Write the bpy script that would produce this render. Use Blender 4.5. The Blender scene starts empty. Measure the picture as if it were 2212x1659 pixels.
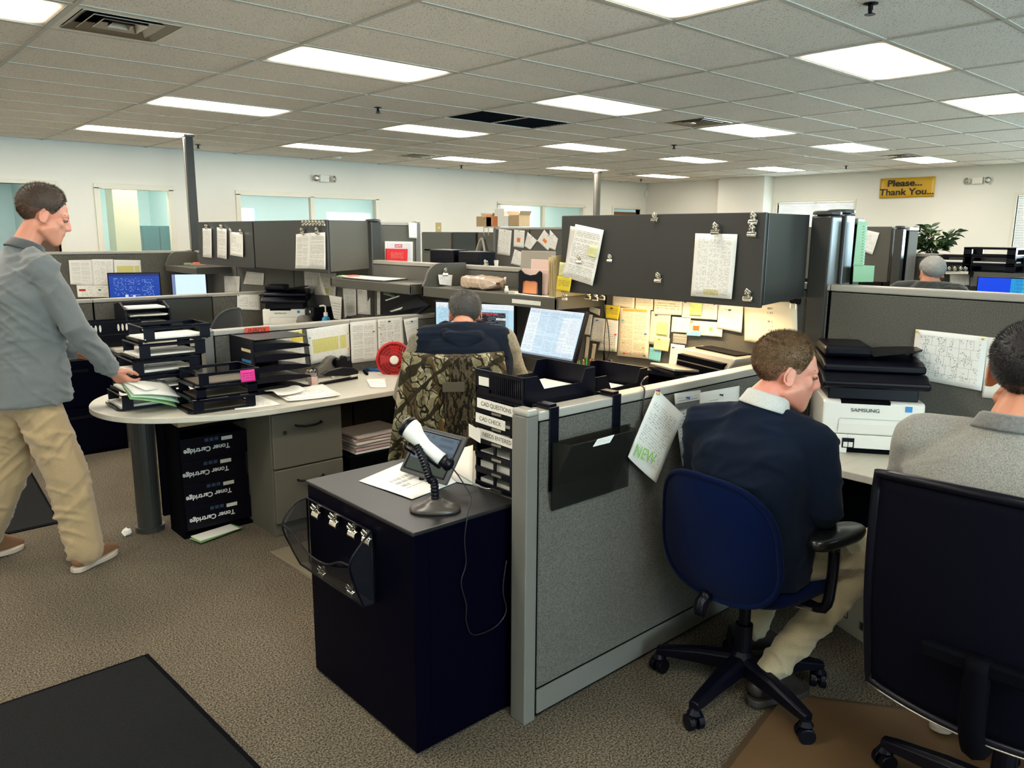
import bpy, bmesh, math, random
import numpy as np
from mathutils import Vector as V, Matrix, noise
random.seed(7)
C = bpy.context.scene.collection
PI = math.pi
# ------------------------------------------------------------------ camera
CZ = 1.62
TH, PH, RO = math.radians(48.0), math.radians(-10.96), math.radians(0.317)
FW = V((math.cos(PH)*math.cos(TH), math.cos(PH)*math.sin(TH), math.sin(PH)))
_r = V((math.sin(TH), -math.cos(TH), 0)); _u = _r.cross(FW)
RT = _r*math.cos(RO) + _u*math.sin(RO); UP = _u*math.cos(RO) - _r*math.sin(RO)
CAM = V((0, 0, CZ))
cd = bpy.data.cameras.new('camera'); cam = bpy.data.objects.new('camera', cd); C.objects.link(cam)
cd.sensor_width = 36; cd.lens = 1680/2212*36; cd.clip_end = 100; cd.clip_start = 0.05
m = Matrix((RT, UP, -FW)).transposed().to_4x4(); m.translation = CAM
cam.matrix_world = m
bpy.context.scene.camera = cam
# ------------------------------------------------------------------ view, world, daylight
sc = bpy.context.scene
sc.view_settings.view_transform = 'Standard'; sc.view_settings.look = 'None'
sc.view_settings.gamma = 1; sc.view_settings.use_curve_mapping = False
sc.view_settings.exposure = 0.5
TROFFER = 16.5
sc.cycles.max_bounces = 8; sc.cycles.diffuse_bounces = 5
w = bpy.data.worlds.new('daylight'); sc.world = w; w.use_nodes = True
w.node_tree.nodes['Background'].inputs[0].default_value = (0.62, 0.85, 1.0, 1)
w.node_tree.nodes['Background'].inputs[1].default_value = 1.6
def window_light(loc, size, rot, power, name):
    l = bpy.data.lights.new(name, 'AREA'); l.shape = 'RECTANGLE'; l.size, l.size_y = size
    l.energy = power; l.color = (0.62, 0.88, 1.0)
    o = bpy.data.objects.new(name, l); C.objects.link(o); o.location = loc; o.rotation_euler = rot
window_light((14.6, 3.2, 1.8), (1.6, 1.2), (0, PI/2, 0), 60, 'daylight_window')
window_light((14.6, 7.4, 1.8), (1.5, 1.2), (0, PI/2, 0), 60, 'daylight_window')
window_light((14.6, -1.0, 1.8), (1.6, 1.2), (0, PI/2, 0), 900, 'daylight_window')  # unseen window beyond the frame, added to wash the right-hand ceiling cool
window_light((5.0, -4.4, 1.6), (2.4, 1.3), (PI/2, 0, 0), 150, 'daylight_window')
window_light((0.5, -4.4, 1.6), (2.4, 1.3), (PI/2, 0, 0), 170, 'daylight_window')

# survey helpers: a sight line met with a real plane of the room
def sight(px, py): return FW + RT*((px-1106)/1680.0) - UP*((py-829.5)/1680.0)
def onx(px, py, x): d = sight(px, py); return CAM + d*(x/d.x)
def ony(px, py, y): d = sight(px, py); return CAM + d*(y/d.y)
def onz(px, py, z): d = sight(px, py); return CAM + d*((z-CZ)/d.z)
def inview(p, mrg=60):
    v = V(p)-CAM; z = v.dot(FW)
    if z < .1: return False
    x = 1106+1680*v.dot(RT)/z; y = 829.5-1680*v.dot(UP)/z
    return -mrg < x < 2212+mrg and -mrg < y < 1659+mrg

# ------------------------------------------------------------------ materials
def lin(h):
    if isinstance(h, str):
        h = h.lstrip('#'); c = [int(h[i:i+2], 16)/255 for i in (0, 2, 4)]
        return tuple(x/12.92 if x <= .04045 else ((x+.055)/1.055)**2.4 for x in c)
    return tuple(h)
class NT:
    def __init__(s, name):
        s.m = bpy.data.materials.new(name); s.m.use_nodes = True; s.t = s.m.node_tree
        s.b = s.t.nodes['Principled BSDF']
    def n(s, ty, **k):
        o = s.t.nodes.new(ty)
        for a, b in k.items(): setattr(o, a, b)
        return o
    def L(s, a, b): s.t.links.new(a, b)
    def val(s, sock, x):
        if isinstance(x, bpy.types.NodeSocket): s.L(x, sock)
        else: sock.default_value = x
    def M(s, op, a, b=0.0, c=0.0):
        o = s.n('ShaderNodeMath', operation=op)
        for i, x in enumerate((a, b, c)): s.val(o.inputs[i], x)
        return o.outputs[0]
    def mix(s, f, a, b):
        o = s.n('ShaderNodeMix', data_type='RGBA')
        s.val(o.inputs[0], f)
        for i, x in ((6, a), (7, b)):
            s.val(o.inputs[i], x if isinstance(x, bpy.types.NodeSocket) else (*x, 1))
        return o.outputs[2]
    def noise(s, vec, scale, detail=2, rough=.5):
        o = s.n('ShaderNodeTexNoise'); o.inputs['Scale'].default_value = scale
        o.inputs['Detail'].default_value = detail; o.inputs['Roughness'].default_value = rough
        if vec is not None: s.L(vec, o.inputs['Vector'])
        return o.outputs[0]
    def obj(s): return s.n('ShaderNodeTexCoord').outputs['Object']
    def uv(s): return s.n('ShaderNodeTexCoord').outputs['UV']
    def scalev(s, v, x, y, z):
        o = s.n('ShaderNodeMapping'); o.inputs['Scale'].default_value = (x, y, z); s.L(v, o.inputs[0]); return o.outputs[0]
    def sep(s, v): o = s.n('ShaderNodeSeparateXYZ'); s.L(v, o.inputs[0]); return o.outputs
    def comb(s, x, y, z=0.0):
        o = s.n('ShaderNodeCombineXYZ')
        for i, k in enumerate((x, y, z)): s.val(o.inputs[i], k)
        return o.outputs[0]
    def bump(s, h, dist, st=1):
        o = s.n('ShaderNodeBump'); o.inputs['Distance'].default_value = dist; o.inputs['Strength'].default_value = st
        s.L(h, o.inputs['Height']); s.L(o.outputs[0], s.b.inputs['Normal'])
def mat(name, col, rough=.5, metal=0, spec=.5, var=0, vscale=8, bump=0, bscale=200, alpha=1, emit=0, trans=0, sheen=0, sss=0, coat=0):
    t = NT(name); b = t.b; c = lin(col)
    b.inputs['Roughness'].default_value = rough; b.inputs['Metallic'].default_value = metal
    b.inputs['Specular IOR Level'].default_value = spec
    if trans: b.inputs['Transmission Weight'].default_value = trans
    if alpha < 1: b.inputs['Alpha'].default_value = alpha
    if sheen: b.inputs['Sheen Weight'].default_value = sheen
    if coat: b.inputs['Coat Weight'].default_value = coat
    if sss:
        b.inputs['Subsurface Weight'].default_value = sss; b.inputs['Subsurface Radius'].default_value = (.012, .004, .002)
        b.inputs['Subsurface Scale'].default_value = 1.0
    if emit:
        b.inputs['Emission Color'].default_value = (*c, 1); b.inputs['Emission Strength'].default_value = emit
    if var:
        n = t.noise(t.obj(), vscale, 4, .6)
        col2 = t.mix(n, tuple(x*(1-var) for x in c), tuple(min(1, x*(1+var)) for x in c)); t.L(col2, b.inputs['Base Color'])
    else: b.inputs['Base Color'].default_value = (*c, 1)
    if bump: t.bump(t.noise(t.obj(), bscale, 3), bump)
    return t.m
def speckle(name, a, b_, scale, rough=.95, bump=.0006, big=.15, sheen=.2, contrast=3.0):
    t = NT(name); o = t.obj()
    n = t.noise(o, scale, 3, .7); f = t.M('MULTIPLY_ADD', n, contrast, .5-contrast/2)
    f = t.M('MINIMUM', t.M('MAXIMUM', f, 0.0), 1.0)
    g = t.noise(o, 2.2, 3, .5)
    c = t.mix(f, lin(a), lin(b_))
    o2 = t.n('ShaderNodeMix', data_type='RGBA', blend_type='MULTIPLY'); o2.inputs[0].default_value = 1
    t.L(c, o2.inputs[6]); gg = t.M('MULTIPLY_ADD', g, big*2, 1-big); t.L(t.comb(gg, gg, gg), o2.inputs[7])
    t.L(o2.outputs[2], t.b.inputs['Base Color'])
    t.b.inputs['Roughness'].default_value = rough; t.b.inputs['Specular IOR Level'].default_value = .2
    t.b.inputs['Sheen Weight'].default_value = sheen
    t.bump(n, bump)
    return t.m
K = {}
K['fabric'] = speckle('panel fabric', (.040,.040,.034), (.165,.155,.128), 300, bump=.0008)
K['carpet'] = speckle('carpet', (.015,.012,.007), (.225,.180,.118), 150, bump=.006, big=.3, contrast=5.0, sheen=.05)
K['mat'] = speckle('mat pile', (.0015,.0018,.0025), (.012,.0125,.013), 240, bump=.003, big=.1, sheen=0)
K['trimmetal'] = mat('panel trim', (.16,.155,.135), .42, 0, .5, var=.06, bump=.0002, bscale=500)
K['captop'] = mat('panel cap', (.36,.34,.29), .35, 0, .5)
K['dkmetal'] = mat('dark painted steel', (.036,.035,.030), .36, 0, .45, var=.08, vscale=3)
K['olive'] = mat('olive painted steel', (.085,.08,.062), .42, 0, .5, var=.08, vscale=4)
K['cabgrey'] = mat('grey drawer front', (.115,.108,.085), .5, 0, .4, var=.1, vscale=6, bump=.0001, bscale=700)
K['black'] = mat('black plastic', (.0016,.0016,.0055), .34, 0, .22)
K['blackm'] = mat('black matte', (.001,.001,.0025), .75, 0, .06)
K['blackcab'] = mat('black cabinet steel', (.0004,.0004,.0045), .45, 0, .05)
K['blacktop'] = mat('black cabinet top', (.010,.010,.010), .40, 0, .55, var=.5, vscale=5)
K['white'] = mat('white plastic', (.72,.70,.62), .4, 0, .5)
K['white2'] = mat('white body', (.78,.76,.68), .35)
K['chrome'] = mat('chrome', (.75,.72,.64), .16, 1)
K['steel'] = mat('brushed steel', (.45,.43,.38), .35, 1)
K['wall'] = mat('wall paint', (.76,.74,.66), .8, 0, .2, var=.05, vscale=1.2)
K['wallw'] = mat('office wall paint', (.70,.80,.72), .8, 0, .2)
K['trimw'] = mat('white trim', (.74,.70,.58), .5)
K['tbar'] = mat('ceiling grid bar', (.45,.44,.38), .4)
K['gold'] = mat('brass', (.42,.32,.12), .45, .2)
K['red'] = mat('red plastic', (.55,.012,.015), .3)
K['cord'] = mat('black cord', (.006,.006,.01), .45)
K['glass'] = mat('window glass', (.75,.95,.92), .03, alpha=.08)
K['smoke'] = mat('smoked acrylic', (.02,.02,.016), .12, alpha=.5)
K['clear'] = mat('clear plastic', (.8,.75,.7), .1, alpha=.35)
K['tan'] = mat('kraft card', (.42,.30,.16), .8, var=.1)
def ceiltile():
    t = NT('ceiling tile'); o = t.n('ShaderNodeNewGeometry').outputs['Position']
    n = t.noise(o, 95, 2, .6); n2 = t.noise(o, 3, 3)
    f = t.M('MINIMUM', t.M('MAXIMUM', t.M('MULTIPLY_ADD', n, -14.0, 5.6), 0.0), 1.0)
    base = t.mix(n2, (.80,.74,.66), (.86,.80,.71))
    t.L(t.mix(f, base, (.36,.32,.25)), t.b.inputs['Base Color'])
    t.b.inputs['Roughness'].default_value = .95; t.b.inputs['Specular IOR Level'].default_value = .1
    t.bump(n, .002); return t.m
K['tile'] = ceiltile()
def desktop():
    t = NT('desk laminate'); o = t.obj(); n = t.noise(t.scalev(o, 3, 25, 3), 2.0, 4)
    t.L(t.mix(n, (.46,.43,.35), (.60,.57,.48)), t.b.inputs['Base Color']); t.b.inputs['Roughness'].default_value = .42
    return t.m
K['desk'] = desktop()
K['deskedge'] = mat('desk edge band', (.50,.44,.33), .5)
def diffuser():
    t = NT('troffer lens'); x, y, z = t.sep(t.obj())
    # fluorescent tubes glow along the lens, dimmer and warmer at its rim
    ex = t.M('MULTIPLY', t.M('ABSOLUTE', x), 1/.6); ey = t.M('MULTIPLY', t.M('ABSOLUTE', y), 1/.3)
    fx = t.M('SMOOTH_MIN', t.M('MULTIPLY', t.M('SUBTRACT', 1.0, ex), 7.0), 1.0, .3)
    fy = t.M('SMOOTH_MIN', t.M('MULTIPLY', t.M('SUBTRACT', 1.0, ey), 2.6), 1.0, .3)
    f = t.M('MAXIMUM', t.M('MULTIPLY', fx, fy), .03)
    t.b.inputs['Base Color'].default_value = (.8,.8,.75,1)
    t.L(t.mix(f, (1, .60, .30), (1, .94, .84)), t.b.inputs['Emission Color'])
    t.L(t.M('MULTIPLY', t.M('POWER', f, 2.6), TROFFER), t.b.inputs['Emission Strength'])
    return t.m
K['lens'] = diffuser()

def page(name, base=(.82,.80,.73), ink=(.05,.05,.05), lines=34, cols=1, mx=.09, my=.07, dens=.55, word=26, acc=(), fill=.45, rough=.8, emit=0, seed=0.0, grid=None, strength=.52):
    """printed sheet: base colour, rows of print, coloured blocks acc=[(u0,v0,u1,v1,colour)], grid=(u0,v0,u1,v1,nx,ny,colour)"""
    t = NT(name); u, v, _ = t.sep(t.uv())
    row = t.M('FLOOR', t.M('MULTIPLY', v, lines)); fr = t.M('FRACT', t.M('MULTIPLY', v, lines))
    on = t.M('MULTIPLY', t.M('GREATER_THAN', fr, .3), t.M('LESS_THAN', fr, .3+fill))
    wn = t.noise(t.comb(t.M('MULTIPLY', u, word), t.M('MULTIPLY_ADD', row, 7.31, seed), seed), 1.0, 2, .7)
    on = t.M('MULTIPLY', on, t.M('GREATER_THAN', wn, 1-dens if dens > .5 else .5+(.5-dens)*.4))
    rn = t.noise(t.comb(t.M('FLOOR', t.M('MULTIPLY', u, cols)), t.M('MULTIPLY_ADD', row, .37, seed), 0.0), 1.7, 1)
    on = t.M('MULTIPLY', on, t.M('GREATER_THAN', rn, .40))
    cu = t.M('FRACT', t.M('MULTIPLY', t.M('SUBTRACT', u, mx), cols/(1-2*mx)))
    on = t.M('MULTIPLY', on, t.M('LESS_THAN', cu, .9 if cols > 1 else 2))
    for a, lo, hi in ((u, mx, 1-mx), (v, my, 1-my)):
        on = t.M('MULTIPLY', on, t.M('MULTIPLY', t.M('GREATER_THAN', a, lo), t.M('LESS_THAN', a, hi)))
    def box(a): return t.M('MULTIPLY', t.M('MULTIPLY', t.M('GREATER_THAN', u, a[0]), t.M('LESS_THAN', u, a[2])), t.M('MULTIPLY', t.M('GREATER_THAN', v, a[1]), t.M('LESS_THAN', v, a[3])))
    c = base
    for a in acc: c = t.mix(box(a), c, lin(a[4]))
    c = t.mix(t.M('MULTIPLY', on, strength), c, ink)
    if grid:
        gx = t.M('FRACT', t.M('MULTIPLY', t.M('SUBTRACT', u, grid[0]), grid[4]/(grid[2]-grid[0])))
        gy = t.M('FRACT', t.M('MULTIPLY', t.M('SUBTRACT', v, grid[1]), grid[5]/(grid[3]-grid[1])))
        g = t.M('MAXIMUM', t.M('LESS_THAN', gx, .12), t.M('LESS_THAN', gy, .14))
        c = t.mix(t.M('MULTIPLY', t.M('MULTIPLY', g, box(grid)), .8), c, lin(grid[6]))
    if emit:
        t.L(c, t.b.inputs['Emission Color']); t.b.inputs['Emission Strength'].default_value = emit
        t.b.inputs['Base Color'].default_value = (.01,.01,.01,1); t.b.inputs['Roughness'].default_value = .2
    else:
        t.L(c, t.b.inputs['Base Color']); t.b.inputs['Roughness'].default_value = rough
    return t.m
Y = (.74,.68,.24)
PG = {
 'text': page('printed text sheet'), 'text2': page('printed list sheet', cols=2, lines=44, seed=3.0, word=40),
 'form': page('printed form sheet', lines=22, cols=3, dens=.45, seed=9.0),
 'sparse': page('sparse printed sheet', lines=16, cols=2, dens=.5, seed=5.0, my=.2, strength=.5),
 'blank': mat('plain white paper', (.76,.74,.66), .8), 'cream': mat('cream paper', (.72,.66,.50), .8),
 'yellowtable': page('yellow table sheet', lines=30, dens=.4, my=.05, acc=[(.1,.28,.72,.68,Y),(.77,.28,.93,.68,Y)], grid=(.1,.28,.93,.68,18,12,(.35,.33,.08)), seed=2.0, fill=.2),
 'logo': page('directory sheet', cols=3, lines=40, my=.06, acc=[(.42,.9,.52,.94,(.03,.03,.03)),(.1,.2,.14,.22,(.05,.05,.05)),(.1,.42,.14,.44,(.05,.05,.05)),(.1,.62,.14,.64,(.05,.05,.05)),(.55,.42,.59,.44,(.05,.05,.05)),(.55,.62,.59,.64,(.05,.05,.05))], seed=8.0),
 'redform': page('form with red mark', cols=2, lines=14, dens=.45, my=.1, acc=[(.05,.5,.22,.68,(.5,.02,.02)),(.55,.55,.62,.68,(.03,.2,.05))], seed=6.0),
 'orange': page('list with orange header', base=(.80,.70,.50), cols=2, lines=42, my=.05, acc=[(.1,.93,.9,.985,(.80,.36,.08))], seed=4.0, strength=.5),
 'warm': page('warm printed sheet', base=(.80,.72,.54), lines=26, seed=1.0, strength=.5),
 'warn': page('sheet with orange and green stickers', base=(.80,.76,.62), lines=12, dens=.4, my=.1, acc=[(.1,.3,.3,.65,(.75,.14,.02)),(.6,.35,.7,.6,(.25,.6,.15))], seed=12.0, strength=.4),
 'darkpic': page('dark photocopy', base=(.5,.48,.4), ink=(.02,.02,.02), lines=16, mx=.02, my=.02, dens=.7, word=18, strength=.95),
 'band': page('sheet with grey band', base=(.6,.6,.57), lines=22, acc=[(0,.12,1,.34,(.32,.32,.30)),(0,.76,1,.86,(.12,.12,.12))], seed=14.0),
 'new': page('handwritten NEW sheet', lines=30, cols=3, dens=.5, my=.12, seed=15.0, fill=.35),
 'ystick': page('yellow sticky note', base=(.74,.56,.03), lines=9, my=.2, seed=2.5, strength=.6), 'lstick': page('pale yellow note', base=(.74,.72,.36), lines=8, my=.2, strength=.4),
 'gstick': page('lime note', base=(.62,.78,.25), lines=7, my=.3, strength=.3), 'bstick': page('blue note', base=(.22,.60,.68), lines=7, my=.2, strength=.4),
 'pink': page('pink note', base=(.80,.03,.28), lines=5, my=.2, mx=.15, strength=.8), 'pinkpage': page('pale pink sheet', base=(.78,.58,.50), lines=8, my=.45, strength=.5),
 'whiteboard': page('clipped drawing', base=(.78,.70,.52), lines=10, cols=1, mx=.45, my=.12, dens=.5, word=30, seed=21.0, strength=.7),
 'green': mat('green template', (.14,.30,.10), .6), 'orangec': mat('orange card', (.80,.30,.12), .6),
 'taborange': page('sheet with orange tab', lines=12, acc=[(.3,.3,.62,.55,(.85,.22,.03))], strength=.2),
 'cal': page('calendar', lines=10, dens=.2, grid=(.08,.06,.9,.8,7,6,(.04,.04,.04))),
 'yelpatch': page('sheet with yellow patch', base=(.6,.58,.5), cols=3, lines=34, acc=[(.5,.1,.68,.32,(.5,.48,.08))]),
 'brochure': page('red brochure', base=(.62,.015,.02), ink=(.7,.3,.25), lines=10, my=.25, mx=.2, strength=.6),
}
def plansheet():
    t = NT('floor plan drawing'); uvv = t.uv(); u, v, _ = t.sep(uvv)
    b = t.n('ShaderNodeTexBrick'); b.offset = .37; b.squash = .6
    b.inputs['Color1'].default_value = b.inputs['Color2'].default_value = (.80,.79,.74,1)
    b.inputs['Mortar'].default_value = (.12,.12,.12,1); b.inputs['Scale'].default_value = 5; b.inputs['Mortar Size'].default_value = .008
    b.inputs['Brick Width'].default_value = .8; b.inputs['Row Height'].default_value = .9
    t.L(uvv, b.inputs['Vector'])
    n = t.noise(t.scalev(uvv, 60, 45, 1), 1.0, 2); k = t.noise(t.scalev(uvv, 9, 5, 1), 1.0, 1)
    ink = t.M('MULTIPLY', t.M('GREATER_THAN', n, .57), t.M('GREATER_THAN', k, .52))
    c = t.mix(t.M('MULTIPLY', ink, .8), b.outputs[0], (.08,.08,.08))
    ins = t.M('MULTIPLY', t.M('MULTIPLY', t.M('GREATER_THAN', u, .08), t.M('LESS_THAN', u, .92)), t.M('MULTIPLY', t.M('GREATER_THAN', v, .1), t.M('LESS_THAN', v, .9)))
    t.L(t.mix(ins, (.80,.79,.74), c), t.b.inputs['Base Color']); t.b.inputs['Roughness'].default_value = .8
    return t.m
PG['plan'] = plansheet()
SCR = {
 'sheet': page('bright screen spreadsheet', base=(.62,.80,.92), ink=(.20,.28,.38), lines=40, cols=5, mx=.02, my=.03, word=30, emit=.72, strength=.45,
    acc=[(.0,.06,.22,.92,(.78,.88,.94)),(.66,.12,.97,.86,(.84,.92,.97)),(0,.94,1,1,(.80,.86,.92)),(.22,.84,.62,.845,(.3,.4,.6)),(0,0,1,.035,(.25,.3,.4))], seed=2.0),
 'win': page('bright screen windows', base=(.52,.78,.92), ink=(.2,.3,.4), lines=30, cols=3, mx=.03, my=.05, emit=.68, strength=.5,
    acc=[(0,.9,1,1,(.85,.92,.96)),(.48,.06,.9,.84,(.012,.004,.008)),(.55,.8,.8,.83,(.5,.02,.03)),(.78,.70,.9,.74,(.8,.8,.8)),(.64,.2,.86,.24,(.7,.7,.7)),(.7,.4,.73,.62,(.5,.02,.02))], seed=7.0),
 'blue': page('blue screen', base=(.008,.045,.30), ink=(.25,.4,.8), lines=18, cols=3, my=.1, dens=.42, emit=.9, strength=.7, seed=3.0, acc=[(0,.9,1,1,(.01,.02,.12)),(.3,.06,.36,.16,(.5,.6,.9)),(.45,.06,.5,.14,(.5,.6,.9))]),
 'pale': page('pale screen', base=(.60,.76,.92), ink=(.5,.65,.85), lines=12, my=.1, emit=.9, strength=.3, acc=[(0,0,.1,1,(.15,.2,.35))]),
 'tablet': page('tablet screen', base=(.10,.16,.22), ink=(.02,.05,.08), lines=6, cols=1, mx=0, my=0, word=3, emit=.55, strength=.5, acc=[(0,0,1,.3,(.03,.05,.03))]),
}
def camo():
    t = NT('woodland branch camouflage cloth'); o = t.obj()
    x, y, z = t.sep(o); n1 = t.noise(o, 6, 3, .6)
    def band(dirn, scale, dist, det, thr, vec=None):
        wv = t.n('ShaderNodeTexWave', wave_type='BANDS', bands_direction=dirn); wv.inputs['Scale'].default_value = scale; wv.inputs['Distortion'].default_value = dist
        wv.inputs['Detail'].default_value = det; wv.inputs['Detail Scale'].default_value = 1.0; t.L(vec or o, wv.inputs[0]); return t.M('GREATER_THAN', wv.outputs['Fac'], thr)
    fine = t.noise(t.scalev(o, 1, 1, .35), 70, 3, .7)
    c = t.mix(t.M('GREATER_THAN', t.noise(o, 13, 5, .7), .48), (.36,.32,.21), (.20,.18,.10))
    c = t.mix(t.M('GREATER_THAN', t.noise(o, 20, 5, .75), .60), c, (.10,.075,.035))
    rot = t.n('ShaderNodeMapping'); rot.inputs['Rotation'].default_value = (.7, 0, 0); t.L(o, rot.inputs[0])
    rot2 = t.n('ShaderNodeMapping'); rot2.inputs['Rotation'].default_value = (-.9, 0, 0); t.L(o, rot2.inputs[0])
    c = t.mix(band('Y', 2.1, 9, 3, .84, rot.outputs[0]), c, (.085,.062,.030))
    c = t.mix(band('Y', 2.9, 10, 3, .88, rot2.outputs[0]), c, (.03,.024,.013))
    c = t.mix(band('Y', 6.0, 14, 3, .94, rot.outputs[0]), c, (.018,.014,.008))
    c = t.mix(band('Y', 7.0, 16, 3, .95), c, (.03,.022,.012))
    trunk = t.M('LESS_THAN', t.M('ABSOLUTE', t.M('ADD', t.M('ADD', y, .02), t.M('MULTIPLY_ADD', n1, .16, -.08))), .055)
    bark = t.mix(t.M('GREATER_THAN', fine, .5), (.012,.010,.006), (.085,.066,.038))
    c = t.mix(trunk, c, bark)
    c = t.mix(t.M('GREATER_THAN', t.noise(t.scalev(o, 1, 1, .6), 9, 4, .6), .64), c, (.17,.105,.035))
    c = t.mix(t.M('MULTIPLY', t.M('GREATER_THAN', fine, .62), .5), c, (.02,.016,.01))
    t.L(c, t.b.inputs['Base Color']); t.b.inputs['Roughness'].default_value = .9; t.b.inputs['Specular IOR Level'].default_value = .15
    t.bump(t.noise(o, 60, 2), .001); return t.m
K['camo'] = camo()

# ------------------------------------------------------------------ mesh builder
def frame(o, x, y, z=None):
    x = V(x).normalized(); y = V(y); y = (y - x*y.dot(x)).normalized(); z = x.cross(y)
    M_ = Matrix((x, y, z)).transposed().to_4x4(); M_.translation = V(o); return M_
def rz(a): return Matrix.Rotation(a, 4, 'Z')
def TR(x, y, z): return Matrix.Translation((x, y, z))
class MB:
    def __init__(s, M_=None): s.v = []; s.f = []; s.uv = []; s.mi = []; s.M = M_ or Matrix()
    def add(s, vs, fs, uvs=None, m=0):
        n = len(s.v); s.v += [s.M @ V(p) for p in vs]
        for i, f in enumerate(fs):
            s.f.append([n+k for k in f]); s.mi.append(m)
            s.uv.append(uvs[i] if uvs else [(0, 0)]*len(f))
        return s
    def box(s, x0, y0, z0, x1, y1, z1, m=0):
        x0, x1 = sorted((x0, x1)); y0, y1 = sorted((y0, y1)); z0, z1 = sorted((z0, z1))
        p = [(x, y, z) for z in (z0, z1) for x, y in ((x0, y0), (x1, y0), (x1, y1), (x0, y1))]
        q = [(0, 0), (1, 0), (1, 1), (0, 1)]
        return s.add(p, [(3,2,1,0),(4,5,6,7),(0,1,5,4),(1,2,6,5),(2,3,7,6),(3,0,4,7)], [q]*6, m)
    def cbox(s, c, sz, m=0, R=None):
        o = s.M
        s.M = o @ TR(*c) @ (R or Matrix()); a, b, d = [k/2 for k in sz]; s.box(-a,-b,-d,a,b,d,m); s.M = o; return s
    def cyl(s, p0, p1, r0, r1=None, n=12, m=0):
        r1 = r0 if r1 is None else r1; p0, p1 = V(p0), V(p1); d = (p1-p0).normalized()
        a = d.orthogonal().normalized(); b = d.cross(a); vs = []
        for p, r in ((p0, r0), (p1, r1)):
            vs += [p+(a*math.cos(2*PI*i/n)+b*math.sin(2*PI*i/n))*r for i in range(n)]
        fs = [(i, (i+1)%n, n+(i+1)%n, n+i) for i in range(n)] + [tuple(range(n-1,-1,-1)), tuple(range(n,2*n))]
        return s.add(vs, fs, None, m)
    def tube(s, pts, r, n=6, m=0, closed=False):
        pts = [V(p) for p in pts]; N_ = len(pts); vs = []; a = None
        rr = r if isinstance(r, (list, tuple)) else [r]*N_
        for i, p in enumerate(pts):
            d = (pts[(i+1)%N_]-pts[i-1]) if closed else (pts[min(i+1, N_-1)]-pts[max(i-1, 0)])
            d.normalize()
            if a is None: a = d.orthogonal().normalized()
            a = (a-d*a.dot(d)).normalized(); b = d.cross(a)
            vs += [p+(a*math.cos(2*PI*k/n)+b*math.sin(2*PI*k/n))*rr[i] for k in range(n)]
        fs = []
        for i in range(N_ if closed else N_-1):
            j = (i+1) % N_
            fs += [(i*n+k, i*n+(k+1)%n, j*n+(k+1)%n, j*n+k) for k in range(n)]
        if not closed: fs += [tuple(range(n-1,-1,-1)), tuple(range((N_-1)*n, N_*n))]
        return s.add(vs, fs, None, m)
    def lathe(s, prof, n=20, m=0):
        vs = []; P = len(prof)
        for r, z in prof: vs += [(r*math.cos(2*PI*i/n), r*math.sin(2*PI*i/n), z) for i in range(n)]
        fs = [(j*n+i, j*n+(i+1)%n, (j+1)*n+(i+1)%n, (j+1)*n+i) for j in range(P-1) for i in range(n)]
        fs += [tuple(range(n-1,-1,-1)), tuple(range((P-1)*n, P*n))]
        return s.add(vs, fs, None, m)
    def prism(s, pts, t0, t1, m=0, ax='z'):
        n = len(pts)
        def P(a, b, t): return {'z': (a, b, t), 'y': (a, t, b), 'x': (t, a, b)}[ax]
        vs = [P(a, b, t0) for a, b in pts]+[P(a, b, t1) for a, b in pts]
        fs = [tuple(range(n-1,-1,-1)), tuple(range(n, 2*n))]+[(i, (i+1)%n, n+(i+1)%n, n+i) for i in range(n)]
        return s.add(vs, fs, None, m)
    def ell(s, c, r, n=12, m=0):
        vs = []; fs = []; h = n//2
        for j in range(1, h):
            a = PI*j/h
            vs += [(c[0]+r[0]*math.sin(a)*math.cos(2*PI*i/n), c[1]+r[1]*math.sin(a)*math.sin(2*PI*i/n), c[2]+r[2]*math.cos(a)) for i in range(n)]
        vs += [(c[0], c[1], c[2]+r[2]), (c[0], c[1], c[2]-r[2])]; T = len(vs)-2
        for j in range(h-2): fs += [(j*n+i, (j+1)*n+i, (j+1)*n+(i+1)%n, j*n+(i+1)%n) for i in range(n)]
        fs += [(T, i, (i+1)%n) for i in range(n)]+[(T+1, (h-2)*n+(i+1)%n, (h-2)*n+i) for i in range(n)]
        return s.add(vs, fs, None, m)
    def sheet(s, P, nu=8, nv=8, m=0):
        vs = [P(i/nu, j/nv) for j in range(nv+1) for i in range(nu+1)]; W = nu+1
        fs = [(j*W+i, j*W+i+1, (j+1)*W+i+1, (j+1)*W+i) for j in range(nv) for i in range(nu)]
        uvs = [[(i/nu, j/nv), ((i+1)/nu, j/nv), ((i+1)/nu, (j+1)/nv), (i/nu, (j+1)/nv)] for j in range(nv) for i in range(nu)]
        return s.add(vs, fs, uvs, m)
    def build(s, name, mats, parent=None, smooth=False, bevel=0, local=False, solid=0, sub=0, seg=2):
        if parent is not None and not local:
            inv = winv(parent); vs = [inv @ p for p in s.v]
        else: vs = s.v
        me = bpy.data.meshes.new(name); me.from_pydata([tuple(p) for p in vs], [], s.f)
        u = me.uv_layers.new(name='UVMap'); k = 0; flat = []
        for q in s.uv:
            for c in q: flat += c
        u.data.foreach_set('uv', flat)
        mats = mats if isinstance(mats, (list, tuple)) else [mats]
        for q in mats: me.materials.append(q)
        me.polygons.foreach_set('material_index', s.mi)
        if smooth: me.polygons.foreach_set('use_smooth', [True]*len(s.f))
        bm = bmesh.new(); bm.from_mesh(me); bmesh.ops.recalc_face_normals(bm, faces=bm.faces); bm.to_mesh(me); bm.free()
        o = bpy.data.objects.new(name, me); C.objects.link(o)
        if parent is not None: o.parent = parent
        if solid: md = o.modifiers.new('thickness', 'SOLIDIFY'); md.thickness = solid; md.offset = 0
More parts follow.
